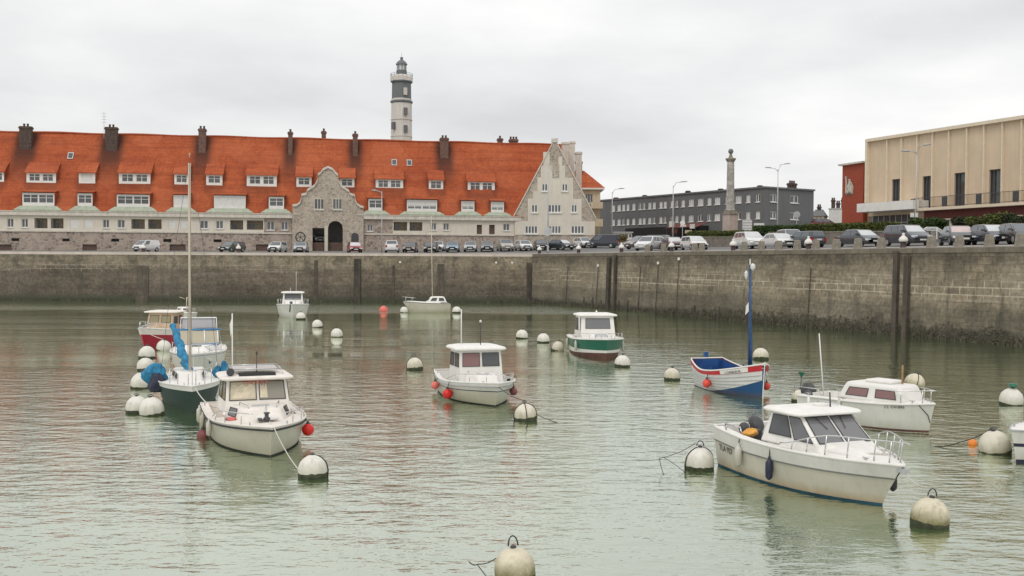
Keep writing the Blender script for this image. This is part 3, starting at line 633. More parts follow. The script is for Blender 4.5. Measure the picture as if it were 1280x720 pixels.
def dormer(f, r, upper, panes, shuttered=()):
    s0, s1, z0, z1 = r; oy = -(f.A - F.A).dot(F.n)         # metres behind the main facade
    # cheeks and tiled lean-to roof are the dormer's own mesh
    sl = .70 if upper else .12; zt = z1 + .18
    yr = oy                                                   # where the dormer roof meets the main slope
    while roof_z(yr) < zt + sl * (yr - oy): yr += .02
    zr = roof_z(yr); ov = .35; mb = MB()
    e0, e1 = s0 - .18, s1 + .18
    mb.hexa([F.pt(e0, zt - sl * ov - .0, -oy + ov), F.pt(e1, zt - sl * ov, -oy + ov), F.pt(e1 - .0, zr + .05, -yr), F.pt(e0 + .0, zr + .05, -yr)],
            [F.pt(e0, zt - sl * ov + .12, -oy + ov), F.pt(e1, zt - sl * ov + .12, -oy + ov), F.pt(e1, zr + .17, -yr), F.pt(e0, zr + .17, -yr)])
    for e in (s0, s1):
        w_ = .06 if e == s0 else -.06
        mb.hexa([F.pt(e, z0 - .1, -oy - .01), F.pt(e + w_, z0 - .1, -oy - .01), F.pt(e + w_, z0 - .1, -max(oy + .05, roof_y(z0) )), F.pt(e, z0 - .1, -max(oy + .05, roof_y(z0)))],
                [F.pt(e, zt, -oy - .01), F.pt(e + w_, zt, -oy - .01), F.pt(e + w_, zr, -yr), F.pt(e, zr, -yr)])
    d = mb.build('dormer', M['tiles'], house, world=True)
    q = f; hs = []; n = len(panes); wd = (s1 - s0)
    for i, (a, b_) in enumerate(panes): hs.append((s0 + wd * a, s0 + wd * b_, z0 + (z1 - z0) * .2, z1 - (z1 - z0) * .1))
    mb = MB(); q.holed(mb, s0, s1, z0 - .12, z1 + .06, hs, .1)
    mb.build('dormer_front', M['white'], d, world=True)
    for i, h in enumerate(hs):
        if i in shuttered:
            q.box(mb := MB(), h[0] + .005, h[1] - .005, h[2] + .005, h[3] - .005, -.08, -.03); mb.build('roller_shutter', M['shutter'], d, world=True)
        elif (i, 'half') in shuttered:
            zm = h[2] + (h[3] - h[2]) * .45
            q.box(mb := MB(), h[0] + .005, h[1] - .005, zm, h[3] - .005, -.07, -.03); mb.build('roller_shutter', M['shutter'], d, world=True)
            dpane(q, (h[0], h[1], h[2], zm), d, 2)
        else: dpane(q, h, d, 2 if wd / n < 2.4 else 3)
    if not upper:                                             # flared green lead apron down to the gutter
        z_ = z0 - .12; mb = MB()
        mb.hexa([F.pt(s0 - 1.1, EV + .12, .44), F.pt(s1 + 1.1, EV + .12, .44), F.pt(s1 + .3, z_ - .05, -oy + .0), F.pt(s0 - .3, z_ - .05, -oy + .0)],
                [F.pt(s0 - 1.1, EV + .24, .46), F.pt(s1 + 1.1, EV + .24, .46), F.pt(s1 + .3, z_ + .06, -oy + .04), F.pt(s0 - .3, z_ + .06, -oy + .04)])
        mb.quad(F.pt(s0 - 1.1, EV + .2, .44), F.pt(s0 - .3, z_ + .02, -oy), F.pt(s0 - .3, roof_z(oy + .1), -oy - .1), F.pt(s0 - 1.1, EV + .05, .3))
        mb.quad(F.pt(s1 + 1.1, EV + .2, .44), F.pt(s1 + .3, z_ + .02, -oy), F.pt(s1 + .3, roof_z(oy + .1), -oy - .1), F.pt(s1 + 1.1, EV + .05, .3))
        mb.build('lead_apron', M['copper'], d, world=True)
def dpane(q, h, d, cols):
    mb = MB(); s0, s1, z0, z1 = h
    for i in range(cols + 1):
        s = s0 + (s1 - s0) * i / cols; w_ = .045; q.box(mb, max(s0 + .003, s - w_), min(s1 - .003, s + w_), z0 + .003, z1 - .003, -.095, -.04)
    for z in (z0 + .04, z1 - .04, z0 + (z1 - z0) * .62): q.box(mb, s0 + .05, s1 - .05, z - .03, z + .03, -.093, -.045)
    mb.build('window', M['window_frame'], d, world=True)
    q.box(mb := MB(), s0 + .02, s1 - .02, z0 + .02, z1 - .02, -.099, -.09); mb.build('pane', M['window_glass'], d, world=True)
TWO = [(.10, .45), (.55, .90)]; ONE = [(.14, .86)]; THREE = [(.06, .94)]
for i, r in enumerate(up_r): dormer(Fu, r, True, TWO if r[1] - r[0] > 3 else ONE, (0,) if i == 2 else ())
LWIDE = [(.03, .485), (.515, .97)]
for i, r in enumerate(lo_r):
    dormer(Fl, r, False, LWIDE if r[1] - r[0] > 3 else THREE, (0,) if i in (3,) else (0, 1) if i == 4 else (((0, 'half'), (1, 'half')) if i == 7 else ((0, 'half'),) if i in (8, 9) else ()))

# scrolled stone gateway
def strips(f, outline_z, s0, s1, zlow, mb, o0, o1, step=.12, low=None):
    n = max(2, int((s1 - s0) / step)); 
    for i in range(n):
        a = s0 + (s1 - s0) * i / n; b_ = s0 + (s1 - s0) * (i + 1) / n
        la, lb = (low(a), low(b_)) if low else (zlow, zlow); za, zb = outline_z(a), outline_z(b_)
        mb.quad(f.pt(a, la, o1), f.pt(b_, lb, o1), f.pt(b_, zb, o1), f.pt(a, za, o1)); mb.quad(f.pt(a, la, o0), f.pt(b_, lb, o0), f.pt(b_, zb, o0), f.pt(a, za, o0))
        mb.quad(f.pt(a, za, o1), f.pt(b_, zb, o1), f.pt(b_, zb, o0), f.pt(a, za, o0))
        if low: mb.quad(f.pt(a, la, o1), f.pt(b_, lb, o1), f.pt(b_, lb, o0), f.pt(a, la, o0))
    for e in (s0, s1): l_ = low(e) if low else zlow; mb.quad(f.pt(e, l_, o0), f.pt(e, l_, o1), f.pt(e, outline_z(e), o1), f.pt(e, outline_z(e), o0))
gpix = [(365.5, 256.6), (371, 256), (375, 253), (376.6, 248), (377, 243.2), (383, 242), (384.2, 237.5), (389, 234.5), (393.5, 231.5), (397, 225), (397.6, 217.8), (400.8, 215.8), (404, 211.3), (410, 208.6), (416, 211.3), (419.2, 215.8), (422.4, 218.2), (423, 225.5), (426.5, 232.2), (431.5, 235.5), (436.2, 238.6), (437.4, 242.2), (443.4, 244), (444, 249.5), (446, 254.5), (450, 257.6), (454.5, 258.8)]
Fg = F.shift(.45); gp = [Fg.at(*p) for p in gpix]
def interp(pts, s):
    if s <= pts[0][0]: return pts[0][1]
    for (a, za), (b_, zb) in zip(pts, pts[1:]):
        if s <= b_: return za + (zb - za) * (s - a) / max(1e-6, b_ - a)
    return pts[-1][1]
g0, g1 = gp[0][0], gp[-1][0]; ar0, ar1 = Fg.at(390.5, 290)[0], Fg.at(428.5, 290)[0]; arc, arr = (ar0 + ar1) / 2, (ar1 - ar0) / 2
azt = Fg.at(409, 276)[1]; sp0 = azt - 1.1
q0, q1 = Fg.at(405.5, 290)[0], Fg.at(410, 290)[0]; arc, arr = (q1 + ar1) / 2, (ar1 - q1) / 2; zq = Fg.at(398, 285)[1]
def arch_low(s): return sp0 + 1.1 * math.sqrt(max(0, 1 - ((s - arc) / arr) ** 2))
mb = MB(); gz_ = lambda s: interp(gp, s)
strips(F, gz_, g0, ar0, ZB, mb, -1.0, .45); strips(F, gz_, ar0, q0, ZB, mb, -1.0, .45, low=lambda s: zq); strips(F, gz_, q0, q1, ZB, mb, -1.0, .45); strips(F, gz_, q1, ar1, ZB, mb, -1.0, .45, low=arch_low); strips(F, gz_, ar1, g1, ZB, mb, -1.0, .45)
gate = mb.build('gateway', M['rubble'], house, world=True)
sm = []
for i in range(len(gp) - 1):
    for k in range(4): t = k / 4; sm.append((gp[i][0] + (gp[i + 1][0] - gp[i][0]) * t, gp[i][1] + (gp[i + 1][1] - gp[i][1]) * t))
sm.append(gp[-1]); mb = MB()
mb.loft([[F.pt(s, z - .20, .66), F.pt(s, z + .14, .66), F.pt(s, z + .14, -.2), F.pt(s, z - .20, -.2)] for s, z in sm], caps=True); mb.build('scroll_coping', M['trim_stone'], gate, world=True)
for a, b_ in ((393.5, 404.5), (416.5, 427)):
    r = F.shift(.45).rect((a, b_, 249, 261)); mb = MB(); q = F.shift(.45)
    q.box(mb, r[0] - .12, r[1] + .12, r[2] - .25, r[2], -.02, .14); q.box(mb, r[0] - .1, r[0], r[2] + .002, r[3] + .1, -.02, .1); q.box(mb, r[1], r[1] + .1, r[2] + .002, r[3] + .1, -.02, .1); q.box(mb, r[0] + .002, r[1] - .002, r[3], r[3] + .1, -.02, .098)
    sw_ = (r[1] - r[0]) / 3
    for k in (1, 2): q.box(mb, r[0] + sw_ * k - .05, r[0] + sw_ * k + .05, r[2] + .002, r[3] - .002, .03, .08)
    mb.build('window', M['trim_stone'], gate, world=True)
    q.box(mb := MB(), r[0] + .003, r[1] - .003, r[2] + .003, r[3] - .003, .005, .025); mb.build('pane', M['window_glass'], gate, world=True)
# passage: side walls, vault, back wall, inner pier, ramp wall
q = F.shift(.45); mb = MB()
for s in (ar0, ar1): mb.quad(F.pt(s, ZB, -.9), F.pt(s, ZB, -9), F.pt(s, azt, -9), F.pt(s, azt, -.9))
mb.quad(F.pt(ar0, azt, -.9), F.pt(ar1, azt, -.9), F.pt(ar1, azt, -9), F.pt(ar0, azt, -9)); mb.quad(F.pt(ar0, ZB, -9), F.pt(ar1, ZB, -9), F.pt(ar1, azt, -9), F.pt(ar0, azt, -9))
mb.build('passage', M['shutter'], gate, world=True)
p0 = q0; mb = MB(); F.box(mb, q0 + .03, q1 - .03, ZB, zq + .3, .3, .53); mb.build('pier', M['trim_stone'], gate, world=True)
zr_ = Fg.at(410, 303)[1]; mb = MB(); F.box(mb, ar0 + .01, ar1 - .01, ZB, zr_, -.6, -.3); mb.build('ramp_wall', M['brown_door'], gate, world=True)
mb = MB(); F.box(mb, ar0 + .02, ar1 - .02, zr_ - .32, zr_ - .02, -8.9, -.61); mb.build('ramp', M['asphalt'], gate, world=True)
RAMP = F.pt((ar0 * 3 + ar1) / 4 - .1, zr_ - .02, -3.6)
# little arched door right of the gate, with dark leaf
q = F.shift(.45); r = q.rect((439, 448.3, 291, 308)); mb = MB(); prof = [(r[0], ZB), (r[1], ZB)] + [((r[0] + r[1]) / 2 + (r[1] - r[0]) / 2 * math.cos(a * PI / 10), r[3] - .5 + .5 * math.sin(a * PI / 10)) for a in range(11)]
n = len(prof); mb.add([q.pt(s, z, .02) for s, z in prof] + [q.pt(s, z, -.05) for s, z in prof], [tuple(range(n))] + [(i, (i + 1) % n, (i + 1) % n + n, i + n) for i in range(n)]); mb.build('arched_door', M['dark_metal'], gate, world=True)

# ---- pointed gable facing the viewer
GY = 156.2; GF = Fr((P(643, 280, GY).x, GY), (P(744, 280, GY).x, GY))
gl, gr_ = GF.at(643, 268)[0], GF.at(744, 276)[0]; gs = GF.at(693.5, 174)
ze = GF.at(643, 270)[1]; GA = (gs[0], gs[1])
def rake(s): return min(GA[1] - .25, ze + (GA[1] - ze) * (1 - abs(s - GA[0]) / ((gr_ - gl) / 2)) + .0)
rows = [((677.5, 684.4), (702.6, 709.4), 229.5, 239), ((664.6, 671.7), (685.4, 701), (714.4, 721), 255.6, 265.6), ((656.4, 671.7), (686, 701), (714, 730), 282, 292)]
gh = []
for row in rows:
    for a, b_ in row[:-2]: gh.append(GF.rect((a, b_, row[-2], row[-1])))
mb = MB(); strips(GF, rake, gl, gr_, ZB, mb, -.6, 0); 
gw = mb.build('gable_wall', M['rubble'], house, world=True)
# white rendered field, stepped up the rake: built around the window openings, 5 cm proud of the stone
steps = [(293.8, 276.5, 643.5, 743.5), (276.5, 248.5, 659.8, 727), (248.5, 239.2, 666.5, 716.5), (239.2, 222, 671.7, 716.5), (222, 207, 676, 706.5)]
mb = MB()
for y1, y0, x0, x1 in steps:
    a = GF.rect((x0, x1, y0, y1)); GF.holed(mb, a[0], a[1], a[2], a[3], [h for h in gh if a[0] < h[0] and a[2] < (h[2] + h[3]) / 2 < a[3]], .045, .05)
    for e in (a[0], a[1]): mb.quad(GF.pt(e, a[2], 0), GF.pt(e, a[3], 0), GF.pt(e, a[3], .05), GF.pt(e, a[2], .05))
    mb.quad(GF.pt(a[0], a[3], 0), GF.pt(a[1], a[3], 0), GF.pt(a[1], a[3], .05), GF.pt(a[0], a[3], .05))
for x0, x1, y0, y1 in ((679, 687, 190, 207), (698, 703, 196, 207)):
    a = GF.rect((x0, x1, y0, y1)); GF.box(mb, a[0], a[1], a[2] + .003, a[3], -.01, .05)
mb.build('rendered_field', M['render'], gw, world=True)
a = GF.rect((690.5, 699, 205, 223)); GF.box(mb := MB(), *a, .02, .054); mb.build('stone_pier', M['rubble'], gw, world=True)
for h in gh:
    mb = MB(); n = 4 if h[1] - h[0] > 1.5 else 2; q = GF.shift(.05); w_ = .07
    q.box(mb, h[0] - .12, h[1] + .12, h[2] - .16, h[2], -.02, .16)
    for k in range(n + 1): s = h[0] + (h[1] - h[0]) * k / n; q.box(mb, max(h[0] + .002, s - w_), min(h[1] - .002, s + w_), h[2] + .002, h[3] - .002, -.045, -.005)
    for z in (h[2] + .05, h[3] - .06): q.box(mb, h[0] + .08, h[1] - .08, z - .045, z + .045, -.043, -.01)
    k = mb.build('window', M['window_frame'], gw, world=True)
    q.box(mb := MB(), h[0] + .01, h[1] - .01, h[2] + .01, h[3] - .01, -.0475, -.035); mb.build('pane', M['window_glass'], gw, world=True)
mb = MB()
for sg in (-1, 1):
    e = gl - .15 if sg < 0 else gr_ + .15; n = 12; pts = []
    for k in range(n + 1):
        s = e + (GA[0] + sg * .45 - e) * k / n; pts.append((s, ze + (GA[1] - ze) * (1 - abs(s - GA[0]) / ((gr_ - gl) / 2))))
    mb.loft([[GF.pt(s, z - .12, .16), GF.pt(s, z + .22, .16), GF.pt(s, z + .22, -.75), GF.pt(s, z - .12, -.75)] for s, z in pts], caps=True)
GF.box(mb, GA[0] - .5, GA[0] + .5, GA[1] - .5, GA[1] + .1, -.5, .18)
mb.build('gable_coping', M['trim_stone'], gw, world=True)
# wing roof running back from the gable, side wall and its chimneys
D = -24; zz = ze + .05; mb = MB(); ap = GA[1] - .3
mb.quad(GF.pt(gl, zz, -.6), GF.pt(GA[0], ap, -.6), GF.pt(GA[0], ap, D), GF.pt(gl, zz, D)); mb.quad(GF.pt(gr_, zz, -.6), GF.pt(GA[0], ap, -.6), GF.pt(GA[0], ap, D), GF.pt(gr_, zz, D)); mb.build('wing_roof', M['tiles'], house, world=True)
mb = MB(); mb.quad(GF.pt(gr_ - .02, ZB, -.6), GF.pt(gr_ - .02, ZB, D), GF.pt(gr_ - .02, zz, D), GF.pt(gr_ - .02, zz, -.6)); mb.build('wing_wall', M['render'], house, world=True)
for px0, px1, pyt, oy in ((702, 711, 178, 5), (711.5, 718.5, 177, 9), (719.5, 727, 190, 9)):
    q = GF.shift(-oy); s0, zt = q.at(px0, pyt); s1, _ = q.at(px1, pyt); chimney(GF, (s0 + s1) / 2, oy, 14, zt, s1 - s0, 1.1, house, 'trim_stone', 0)

# ---- hipped block with balconies showing past the gable
HY = 184.0
hb = thing('apartment_house', 'cream apartment house with red hipped roof and stacked corner balconies', 'apartment house', P(735, 300, HY).xy.to_3d())
H0, H1 = P(716, 280, HY).x, P(751.5, 280, HY).x; zt = P(740, 235, HY).z; zp = P(728, 211, HY).z
HF = Fr((H0, HY), (H1, HY)); wd = H1 - H0
r = HF.rect((731.5, 741, 242.5, 254.5)); mb = MB(); HF.holed(mb, 0, wd - .2, P(740, 254, HY).z, zt, [r]); HF.holed(mb, 0, wd - 2.4, 6.5, P(740, 254, HY).z, []); HF.shift(-.0).box(mb, wd - 2.4, wd, 6.5, P(740, 244, HY).z, -6, -2.2)
mb.quad(HF.pt(wd - 2.4, 6.5, 0), HF.pt(wd - 2.4, 6.5, -7), HF.pt(wd - 2.4, zt, -7), HF.pt(wd - 2.4, zt, 0)); mb.build('wall', M['render_cream'], hb, world=True)
window(HF, r, hb, .2, 3)
mb = MB(); mb.add([HF.pt(-1, zt, .6), HF.pt(wd + .6, zt, .6), HF.pt(wd + .6, zt, -8.5), HF.pt(-1, zt, -8.5), HF.pt(0, zp, -3.6), HF.pt(wd - 2.9, zp, -3.6)], [(0, 1, 5, 4), (1, 2, 5), (2, 3, 4, 5), (3, 0, 4)])
mb.build('roof', M['tiles'], hb, world=True)
mb = MB(); HF.box(mb, -1, wd + .5, zt - .3, zt - .01, -8.6, .7); mb.build('eaves', M['white'], hb, world=True)
for y0, y1 in ((253, 261), (274, 283.5), (296, 304)):
    a = HF.rect((738, 753, y0, y1)); mb = MB(); HF.box(mb, a[0], a[1], a[2], a[3], .9, 1.05); HF.box(mb, a[0], a[1] - .01, a[2], a[2] + .25, -1.5, .898); HF.box(mb, a[1] - .15, a[1], a[2] + .252, a[3], -1.5, .898); mb.build('balcony', M['render_cream'], hb, world=True)
chimney(HF, 1.2, 3, 20, zp + 1.6, 1.2, .8, hb, 'brick_brown')
# ------------------------------------------------------------------ lighthouse
LY = 284.0
lp = P(501.5, 300, LY); sc_ = LY / FPX
lh = thing('lighthouse', 'white octagonal lighthouse with a black upper band rising behind the red roof', 'lighthouse', (lp.x, lp.y, 0), .2)
zf = lambda py: P(501.5, py, LY).z
def lpx(w): return w * sc_ / 2
MB().lathe([(lpx(27), 6), (lpx(26.5), zf(178)), (lpx(25.6), zf(129.5))], 8).build('tower', M['lh_stone'], lh)
for py in (150, 171): MB().lathe([(lpx(27), zf(py + .6)), (lpx(27.6), zf(py + .3)), (lpx(27.6), zf(py - .3)), (lpx(27), zf(py - .6))], 8).build('stone_band', M['trim_stone'], lh)
MB().lathe([(lpx(25.8), zf(129.4)), (lpx(28), zf(128.5)), (lpx(28), zf(126.5)), (lpx(25), zf(126.3))], 8).build('lower_cornice', M['lh_dark'], lh)
MB().lathe([(lpx(25.2), zf(126.2)), (lpx(25.4), zf(124)), (lpx(24.4), zf(123.8))], 8).build('white_collar', M['lh_stone'], lh)
MB().lathe([(lpx(24.2), zf(123.7)), (lpx(23.6), zf(104.5))], 8).build('black_band', M['lh_dark'], lh)
MB().lathe([(lpx(24), zf(104.4)), (lpx(27.6), zf(103)), (lpx(27.6), zf(102)), (lpx(26), zf(101.9))], 8).build('corbel', M['lh_dark'], lh)
MB().lathe([(lpx(27.8), zf(101.8)), (lpx(28.2), zf(97)), (lpx(27), zf(96.8)), (lpx(18), zf(93.5)), (lpx(17), zf(93.4))], 8).build('gallery', M['lh_stone'], lh)
MB().lathe([(lpx(13.4), zf(93.3)), (lpx(13), zf(88.2)), (lpx(11), zf(88.1))], 12).build('lantern_base', M['lh_dark'], lh)
MB().lathe([(lpx(10.8), zf(88)), (lpx(10.8), zf(81))], 12).build('lantern_glass', glassmat('lantern_glass', (.42, .43, .43), .05, .1), lh)
lb = MB(); 
for k in range(8):
    a = k * PI / 4; lb.tube([(lpx(11.2) * math.cos(a), lpx(11.2) * math.sin(a), zf(88)), (lpx(11.2) * math.cos(a), lpx(11.2) * math.sin(a), zf(80.8))], .09, 4)
lb.build('glazing_bars', M['lh_dark'], lh)
MB().lathe([(lpx(14.6), zf(81)), (lpx(14.2), zf(80.2)), (lpx(11.5), zf(77.8)), (lpx(6), zf(75.5)), (lpx(3.4), zf(75)), (lpx(3.4), zf(72.6)), (lpx(4.4), zf(72.4)), (lpx(3), zf(71.6)), (.05, zf(71.3))], 12).build('dome', M['lh_dark'], lh)
gb = MB(); zg = zf(97)
for k in range(16):
    a = k * PI / 8; x, y = lpx(27.2) * math.cos(a), lpx(27.2) * math.sin(a); gb.tube([(x, y, zg), (x, y, zg + 1.0)], .04, 4)
for h in (.5, 1.0): gb.tube([(lpx(27.2) * math.cos(k * PI / 8), lpx(27.2) * math.sin(k * PI / 8), zg + h) for k in range(16)], .04, 4, closed=True)
gb.build('gallery_railing', M['lh_dark'], lh)
MB().tube([(0, 0, zf(71.4)), (0, 0, zf(66))], .05, 5).build('lightning_rod', M['galv'], lh)
for py, px in ((114, 507), (139, 507.5), (161, 507.5), (157, 490.8)):
    p = P(px, py, LY - lpx(25)); l = WM[lh].inverted() @ p
    a = math.atan2(l.y, l.x); R = Matrix.Translation((0, 0, l.z)) @ Matrix.Rotation(a, 4, 'Z'); rad = math.hypot(l.x, l.y)
    mb = MB().box(rad - 1.2, rad + .1, -.45, .45, -1.0, 1.0); o = mb.build('window', M['trim_stone'] if py == 114 else M['window_glass'], lh); o.matrix_basis = R

# ------------------------------------------------------------------ slate-grey flats
C1 = P(955, 280, 166.0); C0 = P(762, 280, 200.5); C2 = P(1017, 280, 172.5)
gk = thing('apartment_block', 'two-faced flat-roofed dark grey apartment block with white windows behind the monument', 'apartment block', (C1.x, C1.y, 0))
GL = Fr((C1.x, C1.y), (C0.x, C0.y)); GL.x = -GL.x; GL.n = Vector((GL.x.y, -GL.x.x)); 
GR = Fr((C1.x, C1.y), (C2.x, C2.y))
zr = GR.at(955, 235)[1]; SLg = GL.at(748, 270)[0]; SRg = GR.at(1017, 260)[0]
def wz(f, px, a, b_): return f.at(px, a)[1], f.at(px, b_)[1]
r1 = wz(GL, 945, 243, 252.6); r2 = wz(GL, 945, 264.3, 273.6)
lw_ = [(764, 768.5), (771.5, 775.7), (777.5, 781.2), (783, 786.5), (790, 794), (798, 802), (803, 807), (810, 814), (815.5, 819.5), (824, 828), (829.3, 833.3), (838, 842), (844, 848), (851.5, 856), (860.7, 867), (872, 879), (884, 889), (893, 900), (906.5, 911), (919, 926.6), (932.4, 937.7), (944.5, 950)]
rw_ = [(962.8, 970.7), (988, 998)]
hl = []; hr = []
for zt_, zb_ in (r1, r2):
    for a, b_ in lw_: hl.append((GL.at(a, 270)[0], GL.at(b_, 270)[0], zb_, zt_))
    for a, b_ in rw_: hr.append((GR.at(a, 260)[0], GR.at(b_, 260)[0], zb_, zt_))
mb = MB(); GL.holed(mb, SLg, 0, 6.5, zr, hl, .2); GR.holed(mb, 0, SRg, 6.5, zr, hr, .2)
e = GR.pt(SRg, 0); mb.quad(e + Vector((0, 0, 6.5)), e + Vector((0, 0, zr)), e + Vector((-3, 14, zr)), e + Vector((-3, 14, 6.5)))
mb.build('wall', M['grey_render'], gk, world=True)
rb = GL.pt(SLg, zr); mb = MB(); mb.prism([(C1.x - .1, C1.y - .3), (e.x + .2, e.y - .2), (e.x - 3, e.y + 14), (rb.x + 4, rb.y + 12), (rb.x, rb.y - .25)], zr + .003, zr + .28); mb.build('flat_roof', pm('roof_edge', (.15, .15, .155), .8), gk, world=True)
rnd = random.Random(8)
for h in hl: window(GL, h, gk, .16, 2, bar=.11, glass=rnd.choice(['window_glass', 'pale_glass', 'shutter', 'pale_glass', 'shutter']))
for h in hr: window(GR, h, gk, .16, 2, bar=.12, glass=rnd.choice(['window_glass', 'pale_glass']))
for px, f, w_, py in ((990, GR, 1.7, 227.5), (950, GL, .5, 231), (901, GL, .6, 234.5), (860, GL, .5, 237), (806, GL, .5, 243), (770, GL, .6, 248)):
    q = f.shift(-3); s, zt = q.at(px, py); chimney(f, s, 3, zr + .29, max(zt - .2, zr + .8), w_, .6, gk, 'brick_dark', 3 if w_ > 1 else 0)
# shopfront strip and its kiosk at street level
a = GL.rect((793, 886, 284, 297)); mb = MB(); GL.box(mb, a[0], a[1], 7.2, a[3], .02, 2.2); mb.build('shopfront', M['black'], gk, world=True)
SH = GL.shift(3.2)
sk = thing('cafe_terrace', 'dark red cafe awning with white sign panels below the grey flats', 'cafe terrace', SH.pt(SH.at(862, 285)[0], 8).to_tuple())
a = SH.rect((842, 882, 279.5, 285)); mb = MB(); mb.hexa([SH.pt(a[0], a[2], 2), SH.pt(a[1], a[2], 2), SH.pt(a[1], a[3], -.5), SH.pt(a[0], a[3], -.5)], [SH.pt(a[0], a[2] + .08, 2), SH.pt(a[1], a[2] + .08, 2), SH.pt(a[1], a[3] + .08, -.5), SH.pt(a[0], a[3] + .08, -.5)]); mb.build('awning', M['fascia'], sk, world=True)
for x0, x1, y0, y1, mt in ((848, 854, 277, 284, 'white'), (862, 869, 281.5, 284, 'white'), (874, 880, 280.5, 286, 'shutter'), (851, 858, 287, 292, 'fascia'), (868, 876, 288, 292, 'render_cream')):
    a = SH.rect((x0, x1, y0, y1)); SH.box(mb := MB(), *a, 2.05, 2.13); mb.build('sign_panel', M[mt], sk, world=True)
for px in (844, 856, 868, 880): s = SH.at(px, 290)[0]; mb = MB().tube([SH.pt(s, 6.5, 1.9), SH.pt(s, SH.at(px, 283)[1], 1.9)], .06, 6); mb.build('awning_post', M['dark_metal'], sk, world=True)
SW = Fr(tuple(P(768, 290, 178).xy), tuple(P(792, 290, 178).xy)); st = thing('ticket_hut', 'low white panelled hut beside the dark van', 'hut', SW.pt(0, 7))
a = SW.rect((768, 790, 291, 301)); mb = MB(); SW.box(mb, a[0], a[1], 6, a[3], -2, 0); mb.build('wall', M['white'], st, world=True)
mb = MB(); SW.box(mb, a[0] - .2, a[1] + .2, a[3] + .002, a[3] + .18, -2.2, .25); mb.build('roof', M['galv'], st, world=True)
for k in range(5): s = a[0] + (a[1] - a[0]) * (k + .5) / 5; SW.box(mb := MB(), s - .2, s + .2, a[2] + .6, a[3] - .25, .003, .03); mb.build('window', M['window_glass'], st, world=True)

# ------------------------------------------------------------------ monument column with its globe
MY = 118.0; mp = P(912.5, 290, MY); mz = lambda py: P(912.5, py, MY).z; mr = lambda w_: w_ * MY / FPX / 2
mo = thing('monument_column', 'weathered stone column on a pink pedestal topped by a ball finial', 'monument', (mp.x, mp.y, 0), .5)
w1 = mr(16.5); mb = MB(); mb.box(-w1 * .8, w1 * .8, -w1 * .8, w1 * .8, 6.5, mz(268.2)); mb.build('pedestal', M['granite_pink'], mo)
mb = MB(); mb.box(-w1 * .92, w1 * .92, -w1 * .92, w1 * .92, mz(268.1), mz(266.6)); mb.box(-w1 * .72, w1 * .72, -w1 * .72, w1 * .72, mz(266.5), mz(263.5)); mb.build('plinth', M['granite'], mo)
M['column_stone'] = pm('column_stone', (.40, .375, .34), .9, .35, 2.2, bump=1, bscale=6, streak=.3)
MB().lathe([(mr(12), mz(263.4)), (mr(12.6), mz(262.5)), (mr(10.2), mz(261)), (mr(9.8), mz(245)), (mr(8.6), mz(202.5))], 16).build('shaft', M['column_stone'], mo)
for k in range(12): MB().lathe([(mr(9.2 - k * .05 + .35), mz(258 - k * 4.6)), (mr(9.2 - k * .05 + .45), mz(257.4 - k * 4.6))], 16).build('shaft_ring', M['column_stone'], mo)
MB().lathe([(mr(9), mz(202.4)), (mr(10), mz(201.5)), (mr(13), mz(199.5)), (mr(13), mz(198)), (mr(8), mz(197.6)), (mr(5), mz(196.5)), (mr(4), mz(194.5)), (mr(3), mz(192.5))], 14).build('capital', M['granite'], mo)
mb = MB(); mb.lathe([(max(.01, mr(6.6) * math.sin(PI * k / 10)), mz(189.2) - mr(6.6) * math.cos(PI * k / 10)) for k in range(11)], 14); mb.build('globe', M['lh_dark'], mo, 60)

# ------------------------------------------------------------------ theatre
T0 = P(1086, 260, 112.0); T1 = P(1278, 260, 94.0)
th = thing('theatre', 'beige modernist theatre with tall ribbed front, long balcony and red brick wing', 'theatre', (T0.x, T0.y, 0))
TF = Fr((T0.x, T0.y), (T1.x, T1.y)); TE = TF.at(1278, 200)[0] + 12
zt = TF.at(1086, 175.5)[1]; zk = TF.shift(1.6).at(1200, 257.2)[1] - .03; zg = 6.4
fins = [TF.at(x, 210)[0] for x in (1085.8, 1110, 1128, 1147.5, 1166.7, 1187, 1209.5, 1231, 1254, 1278)]
sp_ = fins[-1] - fins[-2]; fins += [fins[-1] + sp_, fins[-1] + 2 * sp_, fins[-1] + 3 * sp_]
drs = [TF.rect(r) for r in ((1114.5, 1127, 223.7, 251.4), (1152.8, 1165, 220, 257.5), (1192.4, 1206, 216, 255.6), (1236, 1251, 211.5, 253.5))]
zd = sum(d[3] for d in drs) / 4
drs = [(d[0], d[1], zk + .05, zd, .35) for d in drs] + [(fins[10] + .9, fins[11] - .5, zk + .05, zd, .35)]
mb = MB(); TF.holed(mb, fins[0], TE, zk - .4, zt - .2, drs, .35, -.02); mb.build('front_wall', M['beige'], th, world=True)
for i, s in enumerate(fins):
    if s > TE: break
    w_ = .14 if i else .3; TF.box(mb := MB(), s - w_ / 2, s + w_ / 2, zk + .01, zt - .21, -.015, .24 if i else .4); mb.build('fin', M['beige_fin'], th, world=True)
mb = MB(); TF.box(mb, fins[0] - .15, TE, zt - .2, zt + .12, -14, .42); mb.build('roof_slab', M['beige_fin'], th, world=True)
mb = MB()
a0, a1 = TF.pt(fins[0] - .1, zg), TF.pt(fins[0] - .1, zg, -14)
mb.quad(a0, a1, a1 + Vector((0, 0, zt - zg - .2)), a0 + Vector((0, 0, zt - zg - .2))); mb.build('side_wall', M['beige'], th, world=True)
